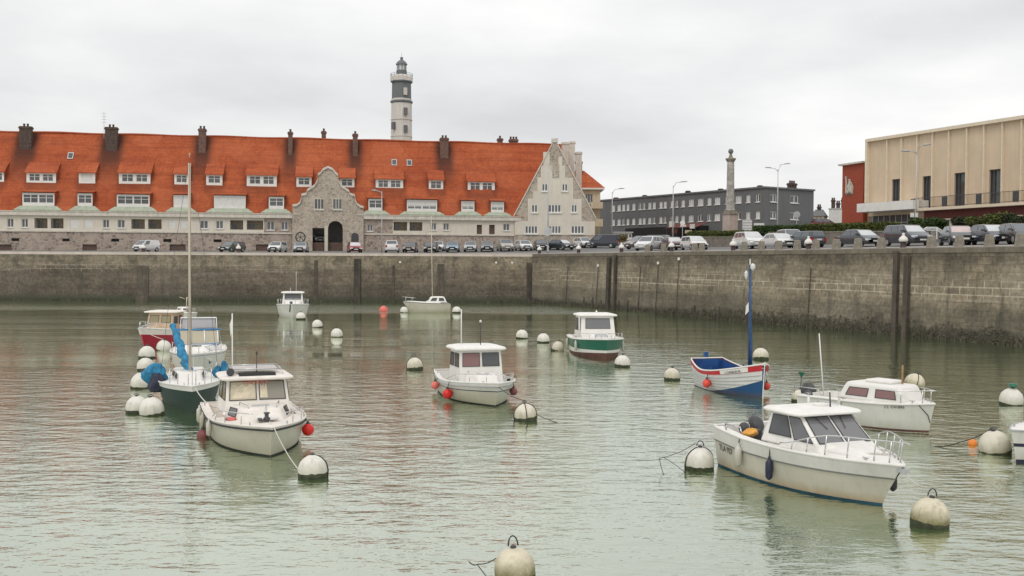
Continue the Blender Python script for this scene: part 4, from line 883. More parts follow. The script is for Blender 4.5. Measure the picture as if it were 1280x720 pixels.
for d in drs:
    d_ = TF; mb = MB(); s0, s1, z0, z1 = d[:4]
    for a, b_ in ((s0 + .005, s0 + .1), (s0 + (s1 - s0) * .3, s0 + (s1 - s0) * .3 + .09), (s1 - .1, s1 - .005)): TF.box(mb, a, b_, z0, z1 - .005, -.33, -.2)
    TF.box(mb, s0 + .1, s1 - .1, z1 - .12, z1 - .005, -.33, -.21); TF.box(mb, s0 + .1, s1 - .1, z0 + 1.05, z0 + 1.12, -.33, -.24)
    k = mb.build('balcony_door', M['dark_metal'], th, world=True)
    TF.box(mb := MB(), s0 + .01, s1 - .01, z0, z1 - .01, -.345, -.325); mb.build('pane', M['foyer_glass'], k, world=True)
# canopy over the entrance, balcony slab, fascia, railing
TC = TF.shift(2.2); ca = TC.rect((1071, 1141, 253.6, 265)); mb = MB(); zc0, zc1 = TC.at(1078, 265)[1], TC.at(1078, 254.3)[1]
TC.box(mb, ca[0], ca[1], zc0, zc1, -2.1, .0); mb.build('entrance_canopy', M['white'], th, world=True)
TB = TF.shift(1.6); b0 = TB.at(1141.5, 260)[0]; zb1 = TB.at(1200, 257.2)[1]; mb = MB(); TB.box(mb, b0, TE, zb1 - .26, zb1, -1.61, .0); mb.build('balcony_slab', M['beige_fin'], th, world=True)
f0 = TF.at(1158, 265)[0]; mb = MB(); TF.box(mb, b0 + .6, TE, zb1 - 1.12, zb1 - .265, -.4, .75); mb.build('fascia', M['fascia'], th, world=True)
mb = MB(); TF.box(mb, f0, TE, zb1 - 1.26, zb1 - 1.123, -.5, .9); mb.build('lower_lintel', M['beige_fin'], th, world=True)
mb = MB(); s = b0 + .1; zr0 = zb1
while s < TE: mb.tube([TB.pt(s, zr0, -.15), TB.pt(s, zr0 + 1.05, -.15)], .014, 4); s += .14
for h in (.12, 1.05): mb.tube([TB.pt(b0, zr0 + h, -.15), TB.pt(TE, zr0 + h, -.15)], .025, 5)
mb.build('balcony_railing', M['dark_metal'], th, world=True)
for px in (1141, 1180, 1222.5, 1269): s = TB.at(px, 250)[0]; TB.box(mb := MB(), s - .28, s + .28, zr0 + .05, zr0 + 1.0, -.13, .0); mb.build('railing_panel', M['dark_metal'], th, world=True)
gx = [TF.at(1088, 270)[0], TF.at(1139, 270)[0]]; mb = MB(); TF.box(mb, gx[0], gx[1], zg, zc0 - .003, -.6, -.4); fo = mb.build('foyer', M['foyer_glass'], th, world=True)
mb = MB()
for k in range(8): s = gx[0] + (gx[1] - gx[0]) * k / 7; TF.box(mb, s - .04, s + .04, zg, zc0 - .005, -.395, -.32)
TF.box(mb, gx[0], gx[1], zc0 - 1.2, zc0 - 1.12, -.39, -.325); mb.build('glazing_bars', M['galv'], fo, world=True)
mb = MB(); TF.box(mb, gx[1] + .05, TE, zg, zb1 - 1.13, -3, -2.5); mb.build('rear_wall', M['loggia'], th, world=True)
for px, o in ((1188.5, .6), (1199, -.6), (1210, -1.2), (1221, -1.8), (1281, .6), (1158, -.6), (1178, -1.2)):
    q = TF.shift(o); s = q.at(px, 278)[0]; p = q.pt(s, zg); MB().lathe([(.13, 0), (.13, zb1 - 1.265 - zg)], 10, p).build('column', M['white'], th, world=True)
# brick wing with relief
B0 = P(1052.5, 260, 117.0); BF = Fr((B0.x, B0.y), (T0.x - .1, T0.y + 1.5)); be = (Vector((T0.x - .1, T0.y + 1.5)) - BF.A).length
zbk = BF.at(1053, 207.3)[1]; mb = MB(); BF.box(mb, 0, be, zg, zbk, -12, 0); bw = mb.build('brick_wing', M['brick_red'], th, world=True)
mb = MB(); BF.box(mb, -.45, be + .1, zbk + .003, zbk + .2, -12.4, .3); mb.build('wing_roof_slab', M['trim_stone'], th, world=True)
ra = BF.rect((1056.5, 1067, 220.5, 244.5)); sw_, sh_ = ra[1] - ra[0], ra[3] - ra[2]
def relief(parts):
    mb = MB()
    for pts, w_ in parts:
        mb.loft([[BF.pt(ra[0] + sw_ * u - (w_ * sw_ if False else 0) + dx, ra[2] + sh_ * v_ + dz, o) for dx, dz, o in ((-w_, -w_, .01), (w_, -w_, .01), (w_, w_, .16), (-w_, w_, .16))] for u, v_ in pts], caps=True)
    return mb
mb = relief([([(.08, .98), (.30, .96)], .07), ([(.17, .96), (.22, .6), (.20, .1)], .07), ([(.20, .08), (.9, .08)], .10), ([(.9, .08), (.95, .5)], .06), ([(.95, .5), (.72, .72)], .05), ([(.62, .78), (.62, .72)], .16), ([(.62, .68), (.55, .45), (.62, .15)], .13), ([(.78, .5), (.72, .15)], .10), ([(.45, .55), (.35, .35)], .06), ([(.38, .3), (.42, .1)], .07)])
mb.build('wall_relief', M['trim_stone'], th, world=True)
BF.box(mb := MB(), be * .3, be * .92, zg + 1.9, zg + 2.9, .003, .05); mb.build('dark_panel', M['fascia'], th, world=True)

# ------------------------------------------------------------------ distant houses between the flats and the theatre
DF = Fr(tuple(P(1017, 270, 200).xy), tuple(P(1053, 270, 198).xy))
def small_house(label, r, mat, chim=0, roof=None):
    a = DF.rect(r); t = thing('distant_house', label, 'house', DF.pt(a[0], 7))
    DF.box(mb := MB(), a[0], a[1], 6, a[3], -7, 0); mb.build('wall', M[mat], t, world=True)
    if roof: mb = MB(); mb.hexa([DF.pt(a[0] - .3, a[3] + .003, .3), DF.pt(a[1] + .3, a[3] + .003, .3), DF.pt(a[1] + .3, a[3] + .003, -7.3), DF.pt(a[0] - .3, a[3] + .003, -7.3)], [DF.pt(a[0] + .5, a[3] + roof, -3), DF.pt(a[1] - .5, a[3] + roof, -3), DF.pt(a[1] - .5, a[3] + roof, -4), DF.pt(a[0] + .5, a[3] + roof, -4)]); mb.build('roof', M['grey_render'], t, world=True)
    else: DF.box(mb := MB(), a[0] - .1, a[1] + .1, a[3] + .003, a[3] + .2, -7.1, .1); mb.build('roof', M['galv'], t, world=True)
    for k in range(chim): chimney(DF, a[0] + (a[1] - a[0]) * (k + .6) / (chim + .2), 3, a[3], a[3] + (2.0 if k != 1 else 1.4), .7, .6, t, 'brick_dark', 2)
    return t, a
t, a = small_house('small cream house with dark mansard roof beside the grey flats', (1014, 1030, 270, 285), 'render_cream', 1, 1.4)
for k in range(3): s = a[0] + 1 + k * .8; DF.box(mb := MB(), s - .2, s + .2, a[2] + 1, a[3] - .4, .003, .04); mb.build('window', M['window_glass'], t, world=True)
small_house('plain white side-walled house with chimneys next to the brick wing', (1036, 1056, 261.5, 285), 'shutter', 3)

# ------------------------------------------------------------------ hedges, shrubs, garden wall
M['leaf'] = None
def leafmat(name, a, b_):
    m, nt, bs = newmat(name); v = coords(nt); c = ramp(nt, noise(nt, v, 2.2, 4, .6), [(.3, a), (.7, b_)])
    nt.links.new(c, bs.inputs['Base Color']); bs.inputs['Roughness'].default_value = .6; bs.inputs['Specular IOR Level'].default_value = .25; return m
M['leaf_hedge'] = leafmat('hedge_leaves', (.040, .055, .015), (.125, .145, .035)); M['leaf_shrub'] = leafmat('shrub_leaves', (.028, .05, .016), (.075, .12, .035)); M['leaf_dry'] = leafmat('ochre_leaves', (.12, .09, .03), (.24, .19, .08)); M['leaf_dark'] = leafmat('dark_leaves', (.018, .026, .014), (.05, .065, .028))
def leaves(mb, pts, size, rr):
    for p in pts:
        a = Vector((rr.gauss(0, 1), rr.gauss(0, 1), rr.gauss(0, .7))).normalized(); b_ = a.cross(Vector((rr.gauss(0, 1), rr.gauss(0, 1), rr.gauss(0, 1)))).normalized(); s = size * rr.uniform(.6, 1.4)
        mb.quad(p - a * s, p + b_ * s * .5, p + a * s, p - b_ * s * .5)
def hedge(name, label, cat, path, h, w_, n, mat, seed, size=.11, z_of=None, lumps=.12):
    rr = random.Random(seed); c = Vector(path[0]); t = thing(name, label, cat, c)
    segs = [(Vector(a), Vector(b_)) for a, b_ in zip(path, path[1:])]; tot = sum((b_ - a).length for a, b_ in segs); core = MB(); lf = MB()
    for a, b_ in segs:
        d = (b_ - a).normalized(); nn_ = Vector((-d.y, d.x, 0)); k = max(2, int((b_ - a).length / .5)); rings = []
        for i in range(k + 1):
            p = a.lerp(b_, i / k); hh = h * (1 + lumps * math.sin(i * 1.3 + seed) * .5 + rr.uniform(-lumps, lumps) * .4) - .08; rings.append([p + nn_ * (-w_ / 2 + .06), p + nn_ * (-w_ / 2 + .08) + Vector((0, 0, hh)), p + nn_ * (w_ / 2 - .08) + Vector((0, 0, hh)), p + nn_ * (w_ / 2 - .06)])
        core.loft(rings, caps=True); m_ = int(n * (b_ - a).length / tot); pts = []
        for _ in range(m_):
            u = rr.random(); p = a.lerp(b_, u); side = rr.random(); jj = lumps * math.sin(u * 37 + seed) * .4 * h
            if side < .45: q = p - nn_ * (w_ / 2 - rr.uniform(-.05, .1)) + Vector((0, 0, rr.random() * (h + jj)))
            elif side < .6: q = p + nn_ * (w_ / 2) + Vector((0, 0, rr.random() * h))
            else: q = p + nn_ * rr.uniform(-w_ / 2, w_ / 2) + Vector((0, 0, h + jj + rr.uniform(-.08, .10)))
            pts.append(q)
        leaves(lf, pts, size, rr)
    lf.build('foliage', M[mat], t, world=True, fix=False); core.build('branches', M['leaf_dark'], t, world=True)
    return t
def bush(name, label, pos, rx, h, n, mat, seed, size=.12, cat='shrub'):
    rr = random.Random(seed); t = thing(name, label, cat, pos); lf = MB(); pts = []
    cl = [(Vector((rr.uniform(-.65, .65) * rx, rr.uniform(-.5, .5) * rx, h * rr.uniform(.3, .8))), rr.uniform(.3, .55)) for _ in range(9)]
    for _ in range(n):
        c, r = rr.choice(cl); d = Vector((rr.gauss(0, 1), rr.gauss(0, 1), rr.gauss(0, 1))).normalized() * r * rr.uniform(.75, 1.05)
        p = c + Vector((d.x * rx, d.y * rx, d.z * h * .75)); 
        if p.z > .03: pts.append(p)
    leaves(lf, pts, size, rr); lf.build('foliage', M[mat], t, fix=False)
    cb = MB()
    for k in range(5): a = k * 1.3; cb.tube([(0, 0, -.2), (math.cos(a) * rx * .3, math.sin(a) * rx * .3, h * .6)], [.05, .02], 5)
    cb.build('stems', M['wood'], t)
    return t
M['garden_wall'] = stonemat('garden_wall_stone', [(.14, .115, .10), (.24, .20, .175), (.30, .26, .22)], (.22, .20, .17), 1.6)
def gz(px, py, d): p = onq(px, d); q = P(px, py, p.y); return q
def gwall(label, pxs, py, d, th_=.4):
    pts = [gz(px, py(px), d) for px in pxs]; t = thing('garden_wall', label, 'low wall', (pts[0].x, pts[0].y, 0)); mb = MB(); mb2 = MB()
    rings = []; r2 = []
    for p in pts:
        n2 = Vector((RN.x, RN.y, 0)); rings.append([Vector((p.x, p.y, 5.5)), p.copy(), p + n2 * th_, Vector((p.x, p.y, 5.5)) + n2 * th_]); q = p + Vector((0, 0, .003)) - n2 * .05; r2.append([q, q + Vector((0, 0, .12)), q + n2 * (th_ + .1) + Vector((0, 0, .12)), q + n2 * (th_ + .1)])
    mb.loft(rings, caps=True).build('wall', M['garden_wall'], t, world=True); mb2.loft(r2, caps=True).build('coping', M['granite'], t, world=True); return pts
gwall('low rubble garden wall under the hedge at the foot of the monument', [868, 885, 905, 925, 945, 960], lambda px: 297, 14)
gwall('low rubble garden wall behind the dark cars in front of the theatre', [960.5, 1000, 1040, 1080, 1120, 1155], lambda px: 291.5 - (px - 960) * .01, 14)
gwall('low rubble garden wall beyond the white stair rail', [1188, 1215, 1245, 1300, 1330], lambda px: 289, 13)
def hp(pxs, py, d): return [tuple(gz(px, py(px), d)) for px in pxs]
hedge('hedge', 'clipped dark green hedge around the base of the monument', 'hedge', hp([866, 885, 905, 930, 948], lambda px: 296.5, 15.2), .62, 1.6, 5000, 'leaf_hedge', 3)
hedge('hedge', 'taller clipped hedge in front of the grey flats', 'hedge', hp([948, 975, 1000, 1012], lambda px: 292, 15.6), .75, 1.6, 4500, 'leaf_shrub', 4)
hedge('hedge', 'long yellowish green hedge below the brick wing and theatre entrance', 'hedge', hp([1012, 1045, 1080, 1118], lambda px: 291.2 - (px - 1012) * .012, 15.6), .78, 1.7, 7000, 'leaf_hedge', 5)
for i, (px, py, rx, h, lab, mt) in enumerate([(1152, 288, 1.35, 1.0, 'rounded bright green shrub behind the white stair rail', 'leaf_shrub'), (1171, 287.5, 1.3, .95, 'smaller green shrub to the right of the rounded bright one', 'leaf_shrub'),
        (1205, 288, 1.35, 1.05, 'dark shrub beside the thin white portico column', 'leaf_dark'), (1227, 288, 1.7, 1.25, 'broad dark green shrub under the theatre fascia', 'leaf_hedge'), (1252, 288, 1.7, 1.35, 'tall green shrub between the broad shrub and the picture edge', 'leaf_hedge'), (1276, 288, 1.5, 1.3, 'dark bush cut by the right picture edge', 'leaf_dark')]):
    p = gz(px, py, 17); bush('shrub', lab, p, rx, h, 3200, mt, 20 + i, .11)
p = onl(777, 168); bush('shrub', 'dry ochre bush by the white hut', P(777, 303, 165), 1.0, 1.3, 900, 'leaf_dry', 41, .12)

# ------------------------------------------------------------------ street lamps, posts, signs
def lamp(label, px, ytop, pos, arms, disc=None, r=.1):
    """arms: list of (px offset, photo y, ) head positions"""
    t = thing('street_lamp', label, 'street lamp', pos); Y = pos.y; zt = P(px, ytop, Y).z - pos.z
    MB().tube([(0, 0, -.3), (0, 0, zt * .5), (0, 0, zt)], [r, r * .8, r * .55], 8).build('pole', M['galv'], t, 'all')
    for dx, py in arms:
        X = dx / FPX * Y; zh = P(px, py, Y).z - pos.z
        mb = MB().tube([(0, 0, zt - .3), (X * .25, 0, max(zt, zh) - .1), (X * .7, 0, zh)], .045, 6); a = mb.build('arm', M['galv'], t, 'all')
        s = 1 if X > 0 else -1; n = .55 * abs(X) if abs(X) > .8 else .6; mb = MB(); x0 = X * .62; x1 = x0 + s * max(.75, n)
        mb.loft([[(x0, -.1, zh - .02), (x0, .1, zh - .02), (x0, .1, zh + .1), (x0, -.1, zh + .1)], [((x0 + x1) / 2, -.18, zh - .05 + .04), ((x0 + x1) / 2, .18, zh - .05 + .04), ((x0 + x1) / 2, .15, zh + .16), ((x0 + x1) / 2, -.15, zh + .16)], [(x1, -.08, zh + .04), (x1, .08, zh + .04), (x1, .08, zh + .12), (x1, -.08, zh + .12)]], caps=True)
        mb.build('lamp_head', M['galv'], a, 'all')
    if disc:
        z = P(px, disc, Y).z - pos.z; mb = MB().tube([(0, -.14, z), (0, -.11, z)], .55, 18); mb.build('round_sign', M['galv'], t)
        mb = MB().box(-.12, .12, -.13, .13, z - 2.6, z - 1.8); mb.build('control_box', M['galv'], t)
    return t
lamp('tall grey street lamp with round sign back in front of the stone gable', 684.5, 203, onl(684.5, 133), [(10, 221)], 289.5, .12)
lamp('thin street lamp with left-bent arm in front of the gateway dormers', 477, 239, onl(477, 137), [(-9, 238.5)], None, .08)
lamp('street lamp beside the hipped apartment house', 764.5, 240, onl(764.5, 172), [(13, 236)])
lamp('street lamp with single arm in front of the long grey facade', 840.5, 232, onl(840.5, 158), [(15, 227.5)])
lamp('double-armed street lamp at the corner of the grey flats', 971, 212, onq(971, 46), [(-14, 210), (13, 205)])
lamp('double-armed street lamp in front of the beige theatre', 1143.8, 188, onq(1143.8, 19), [(-16, 189.5), (12, 181.5)], None, .07)
def sign(name, label, pos, h, board, mat, kind='round', s=.32):
    t = thing(name, label, 'sign', pos); MB().tube([(0, 0, -.2), (0, 0, h)], .04, 6).build('post', M['galv'], t)
    if kind == 'round': MB().tube([(0, -.075, h - s), (0, -.045, h - s)], s, 18).build('sign_face', M[mat], t)
    else: MB().box(-s, s, -.08, -.045, h - board, h).build('sign_face', M[mat], t)
    return t
pz = onq(852.5, 20); sign('road_sign', 'round white road sign on a post by the cafe awning', pz, P(852.5, 275.5, pz.y).z - pz.z, 0, 'white', 'round', .33)
pz = onq(995, 30); sign('road_sign', 'round grey sign back in front of the corner of the grey flats', pz, P(995, 264, pz.y).z - pz.z, 0, 'galv', 'round', .42)
pz = onq(933, 20); t = sign('information_board', 'tall pale ribbed information board beside the monument pedestal', pz, P(933, 274.5, pz.y).z - pz.z, 1.5, 'galv', 'board', .58)
for k in range(4): MB().box(-.54, .54, -.095, -.082, P(933, 274.5, pz.y).z - pz.z - .14 - k * .33 - .17, P(933, 274.5, pz.y).z - pz.z - .12 - k * .33).build('direction_strip', M['white'], t)
pz = onq(948, 21); t = sign('direction_sign', 'low pale arrow-shaped direction sign next to the ribbed board', pz, P(948, 279, pz.y).z - pz.z, .3, 'white', 'board', .6)
MB().box(-.5, .3, -.08, -.05, P(948, 279, pz.y).z - pz.z - .75, P(948, 279, pz.y).z - pz.z - .45).build('lower_panel', M['galv'], t)
pz = onq(1143.0, 18.2); t = thing('traffic_sign', 'pale sign plates on the lamp post below the theatre canopy', 'sign', pz); MB().tube([(0, 0, -.2), (0, 0, P(1143, 266, pz.y).z - pz.z + .4)], .035, 6).build('post', M['galv'], t)
for x0, x1 in ((-.5, -.14), (-.04, .22)): MB().box(x0, x1, -.08, -.045, P(1143, 271.5, pz.y).z - pz.z, P(1143, 266, pz.y).z - pz.z).build('sign_face', M['shutter'], t)
# white stair rail by the theatre
pz = onq(1168, 12); t = thing('stair_rail', 'white tubular handrail of steps up to the theatre', 'handrail', pz); Y = pz.y
def rl(px, py, dy=0): return P(px, py, Y + dy) - Vector(pz)
for dy in (0, 1.4):
    mb = MB()
    for o in (0, 3.2, 6.4): mb.tube([rl(1153, 287.5 + o * .55, dy), rl(1158, 284.3 + o * .55, dy), rl(1171, 284.3 + o * .55, dy), rl(1188, 294.5 + o, dy)], .045, 6)
    mb.build('rail', M['white_metal'], t, 'all')
    for px, y0, y1 in ((1153.5, 287, 299), (1171, 284.3, 299), (1187.5, 294.5, 303)): MB().tube([rl(px, y0, dy), rl(px, y1, dy)], .045, 6).build('post', M['white_metal'], t)
st = MB()
for k in range(5): st.box(*sorted((rl(1171 + k * 3.4, 300, 0).x, rl(1171 + k * 3.4 + 3.4, 300, 0).x)), .1, 1.3, -.3, 1.0 - k * .2)
st.build('steps', M['paving'], t)
# iron mooring ring monument by the gateway
pr = onl(375.5, 139); t = thing('iron_ring', 'dark iron wheel-shaped ring standing beside the gateway', 'sculpture', pr); cz = P(375.5, 296.5, 139).z - pr.z
MB().tube([(.62 * math.cos(k * PI / 12), 0, cz + .66 * math.sin(k * PI / 12)) for k in range(24)], .10, 6, closed=True).build('ring', M['dark_metal'], t, 'all')
mb = MB()
for k in range(3): a = k * PI / 3 + .3; mb.tube([(.6 * math.cos(a), 0, cz + .64 * math.sin(a)), (-.6 * math.cos(a), 0, cz - .64 * math.sin(a))], .045, 5)
mb.build('spokes', M['dark_metal'], t); MB().box(-.35, .35, -.3, .3, -.3, cz - .62).build('base', M['granite'], t)

# ------------------------------------------------------------------ bollards and kerb stones along the edge
def mooring_bollard(label, pos):
    t = thing('mooring_bollard', label, 'bollard', pos, 0, 'white-capped mooring bollards on the quay edge')
    MB().lathe([(.26, -.25), (.26, .02), (.21, .08), (.20, .44), (.24, .48)], 14).build('base', M['bollard_base'], t, 50)
    MB().lathe([(.25, .482), (.31, .54), (.32, .62), (.27, .76), (.16, .86), (.10, .92), (.09, 1.0), (.11, 1.04), (.06, 1.1), (.01, 1.11)], 14).build('cap', M['white'], t, 50); return t
bl = [(179, 'white-capped mooring bollard in front of the white van'), (298, 'white-capped mooring bollard beside the old green car'), (674, 'white-capped mooring bollard just beside the lamp with the round sign'), (723, 'white-capped mooring bollard in front of the white hatchback by the dark van'), (776.5, 'white-capped mooring bollard in front of the ochre bush'), (839, 'white-capped mooring bollard in front of the dark red car'), (916, 'white-capped mooring bollard at the tail of the white crossover'), (1010, 'white-capped mooring bollard between two granite stones by the dark hatchback'), (1128.5, 'white-capped mooring bollard in front of the large dark SUV')]
proto = None
for px, lab in bl:
    p = onl(px, 130.9) if px < 700 and px < 690 else onq(px, 1.0)
    if px in (674,): p = onq(px, 1.2)
    p.z = QT + .03 + .02
    if proto is None: proto = mooring_bollard(lab, p)
    else: dup(proto, p, random.uniform(-1, 1), lab)
    # farther ones on the long straight quay read a little larger
def kerb_stone(label, pos, k, rz):
    t = thing('kerb_stone', label, 'stone bollard', pos, rz, 'granite stones along the quay edge'); w_ = .34 * k; h = .82
    o = MB().hexa([(-w_, -.24, -.25), (w_, -.24, -.25), (w_, .24, -.25), (-w_, .24, -.25)], [(-w_ * .68, -.17, h), (w_ * .68, -.17, h), (w_ * .68, .17, h), (-w_ * .68, .17, h)]).build('stone', M['granite'], t); bevel(o, .07, 3); return t
ksn = [(809, 'granite stone beside the dark brown estate car'), (829, 'granite stone under the tail of the left-facing white SUV'), (868, 'granite stone before the door of the white saloon by the lamp'), (877, 'granite stone before the bonnet of the white saloon by the lamp'), (930, 'granite stone before the front wheel of the white crossover'), (951.5, 'granite stone between the white crossover and the white coupe'), (973, 'granite stone before the door of the white coupe'), (996, 'granite stone before the grey van behind the coupe'), (1019.5, 'granite stone before the tail of the dark hatchback'), (1045, 'granite stone before the boot of the dark saloon'), (1072, 'granite stone before the bonnet of the dark saloon'), (1101, 'granite stone between the dark saloon and the large SUV'), (1163.5, 'granite stone at the foot of the white stair rail'), (1198.5, 'granite stone before the car with the pinkish windscreen'), (1236, 'granite stone before the dark car with the pale roof'), (1274.5, 'granite stone cut by the right picture edge')]
proto = None
for px, lab in ksn:
    p = onq(px, .95); p.z = QT + .05
    if proto is None: proto = kerb_stone(lab, p, 1, ab + .0)
    else: dup(proto, p, ab + random.uniform(-.15, .15), lab)

# ------------------------------------------------------------------ cars
def carpaint(name, col, rough=.22):
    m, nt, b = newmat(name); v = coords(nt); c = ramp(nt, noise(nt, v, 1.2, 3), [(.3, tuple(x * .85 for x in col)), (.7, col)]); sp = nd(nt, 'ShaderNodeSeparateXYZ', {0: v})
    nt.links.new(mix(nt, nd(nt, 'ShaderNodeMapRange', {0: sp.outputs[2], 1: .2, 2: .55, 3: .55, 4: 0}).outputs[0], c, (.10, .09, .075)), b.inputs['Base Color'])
    b.inputs['Roughness'].default_value = rough; b.inputs['Coat Weight'].default_value = .6; b.inputs['Coat Roughness'].default_value = .05; return m
CP = {n: carpaint('paint_' + n, c) for n, c in dict(white=(.72, .72, .71), black=(.022, .022, .024), dark=(.04, .045, .055), navy=(.03, .035, .05), silver=(.40, .41, .42), grey=(.16, .165, .17), blue=(.20, .30, .40), red=(.32, .015, .025), maroon=(.10, .022, .025), green=(.07, .09, .07), beige=(.36, .33, .29), brown=(.10, .075, .065)).items()}
SPEC = dict(hatch=(4.0, 1.74, 1.46, .93, -1.95, -.35, .62, 1.25, -1.78), suv=(4.45, 1.84, 1.66, 1.08, -2.15, -.2, .75, 1.35, -1.95), saloon=(4.6, 1.80, 1.44, .92, -1.55, -.35, .75, 1.45, -1.0), coupe=(4.5, 1.84, 1.40, .93, -1.9, -.3, .6, 1.4, -1.25), smallvan=(3.7, 1.60, 1.58, .95, -1.78, .25, .85, 1.40, -1.74), van=(4.6, 1.88, 1.92, 1.10, -2.22, .35, 1.05, 1.75, -2.18))
_meshes = {}
def car_meshes(kind, col):
    L, W_, H, zb, xr, xm, xt, xf, xrt = SPEC[kind]; hl_ = L / 2; w2 = W_ / 2
    # lower body: stations rear to front
    st = [(-hl_, .80, .42, zb * .80), (-hl_ + .10, .93, .30, zb * .97), (-hl_ + .5, 1, .24, zb), (-.8, 1, .22, zb), (.3, 1, .22, zb), (xf, 1, .22, zb), (xf + .12, .99, .22, zb - .05), (hl_ - .45, .97, .24, zb - .20), (hl_ - .12, .90, .27, zb - .32), (hl_, .74, .38, zb - .45)]
    if kind.endswith('van'): st[-3:] = [(hl_ - .3, .97, .24, zb - .12), (hl_ - .08, .92, .27, zb - .30), (hl_, .80, .36, zb - .48)]
    rings = []
    for x, k, z0, z1 in st:
        w_ = w2 * k; rings.append([(x, -w_ * .92, z0), (x, -w_, z0 + .16), (x, -w_ * 1.0, z1 * .72 + .02), (x, -w_ * .95, z1 - .03), (x, -w_ * .80, z1), (x, w_ * .80, z1), (x, w_ * .95, z1 - .03), (x, w_ * 1.0, z1 * .72 + .02), (x, w_, z0 + .16), (x, w_ * .92, z0)])
    body = MB().loft(rings, caps=True)
    # cabin frustum: base corners and roof corners
    wb_, wt = w2 * .93, w2 * (.74 if kind != 'van' else .84); z0, z1 = zb - .03, H - .05
    Bp = [(xr, -wb_, z0), (xf, -wb_, z0), (xf, wb_, z0), (xr, wb_, z0)]; Tp = [(xrt, -wt, z1), (xt - .15, -wt, z1), (xt - .15, wt, z1), (xrt, wt, z1)]
    body.hexa(Bp, Tp); body.loft([[(xrt - .02, -wt - .01, z1 - .02), (xt - .12, -wt - .01, z1 - .02), (xt - .12, wt + .01, z1 - .02), (xrt - .02, wt + .01, z1 - .02)], [(xrt + .12, -wt * .86, H), (xt - .35, -wt * .86, H), (xt - .35, wt * .86, H), (xrt + .12, wt * .86, H)]], caps=True)
    def patch(c, u0, u1, v0, v1, off=.012):
        c = [Vector(p) for p in c]; n = (c[1] - c[0]).cross(c[3] - c[0]).normalized() * off
        f = lambda u, v_: c[0].lerp(c[1], u).lerp(c[3].lerp(c[2], u), v_) + n
        return [f(u0, v0), f(u1, v0), f(u1, v1), f(u0, v1)]
    B_, T_ = Bp, Tp
    fr = [B_[1], B_[2], T_[2], T_[1]]; bk = [B_[3], B_[0], T_[0], T_[3]]; rs = [B_[0], B_[1], T_[1], T_[0]]; ls = [B_[2], B_[3], T_[3], T_[2]]
    out = {'body': body.mesh('body', smooth=35)}
    out['windscreen'] = MB().quad(*patch(fr, .05, .95, .06, .94)).mesh('windscreen'); out['rear_window'] = MB().quad(*patch(bk, .08, .92, .25, .92)).mesh('rear_window')
    spans = ((.08, .36), (.40, .66), (.69, .93)) if kind == 'suv' else ((.12, .5), (.54, .92)) if not kind.endswith('van') else ((.66, .93),)
    for side, c in (('a', rs), ('b', ls)):
        for i, (a, b_) in enumerate(spans):
            if side == 'b': a, b_ = 1 - b_, 1 - a
            out['side_window' + side + str(i)] = MB().quad(*patch(c, a, b_, .10, .90)).mesh('side_window')
    for nm, x, y in (('headlight', hl_ - .16, 1), ('headlight', hl_ - .16, -1)):
        pass
    hlm = MB(); hlm.box(-.12, .16, -.20, .20, -.08, .08); out['headlight'] = hlm.mesh('headlight')
    tl = MB(); tl.box(-.06, .12, -.12, .12, -.14, .14); out['tail_lamp'] = tl.mesh('tail_lamp')
    out['plate'] = MB().box(-.03, .03, -.26, .26, -.06, .06).mesh('plate')
    out['grille'] = MB().box(-.2, .05, -.42, .42, -.10, .08).mesh('grille')
    if kind not in _meshes:
        ty = MB(); ty.lathe([(.18, -.11), (.31, -.11), (.33, -.07), (.33, .07), (.31, .11), (.18, .11)], 18, M=Matrix.Rotation(PI / 2, 4, 'X')); ri = MB(); ri.lathe([(.01, -.12), (.19, -.118), (.20, .118), (.01, .12)], 12, M=Matrix.Rotation(PI / 2, 4, 'X')); _meshes[kind] = (ty.mesh('tyre', smooth=40), ri.mesh('rim', smooth=40))
        _meshes[kind][0].materials.append(M['tyre']); _meshes[kind][1].materials.append(M['rim'])
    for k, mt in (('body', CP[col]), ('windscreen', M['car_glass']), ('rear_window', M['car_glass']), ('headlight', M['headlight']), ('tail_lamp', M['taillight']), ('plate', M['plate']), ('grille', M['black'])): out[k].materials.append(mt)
    for k in out:
        if k.startswith('side_window'): out[k].materials.append(M['car_glass'])
    return out
_cache = {}
def put(me, name, parent, loc=(0, 0, 0)):
    o = bpy.data.objects.new(name, me); o.location = loc; return link(o, parent)
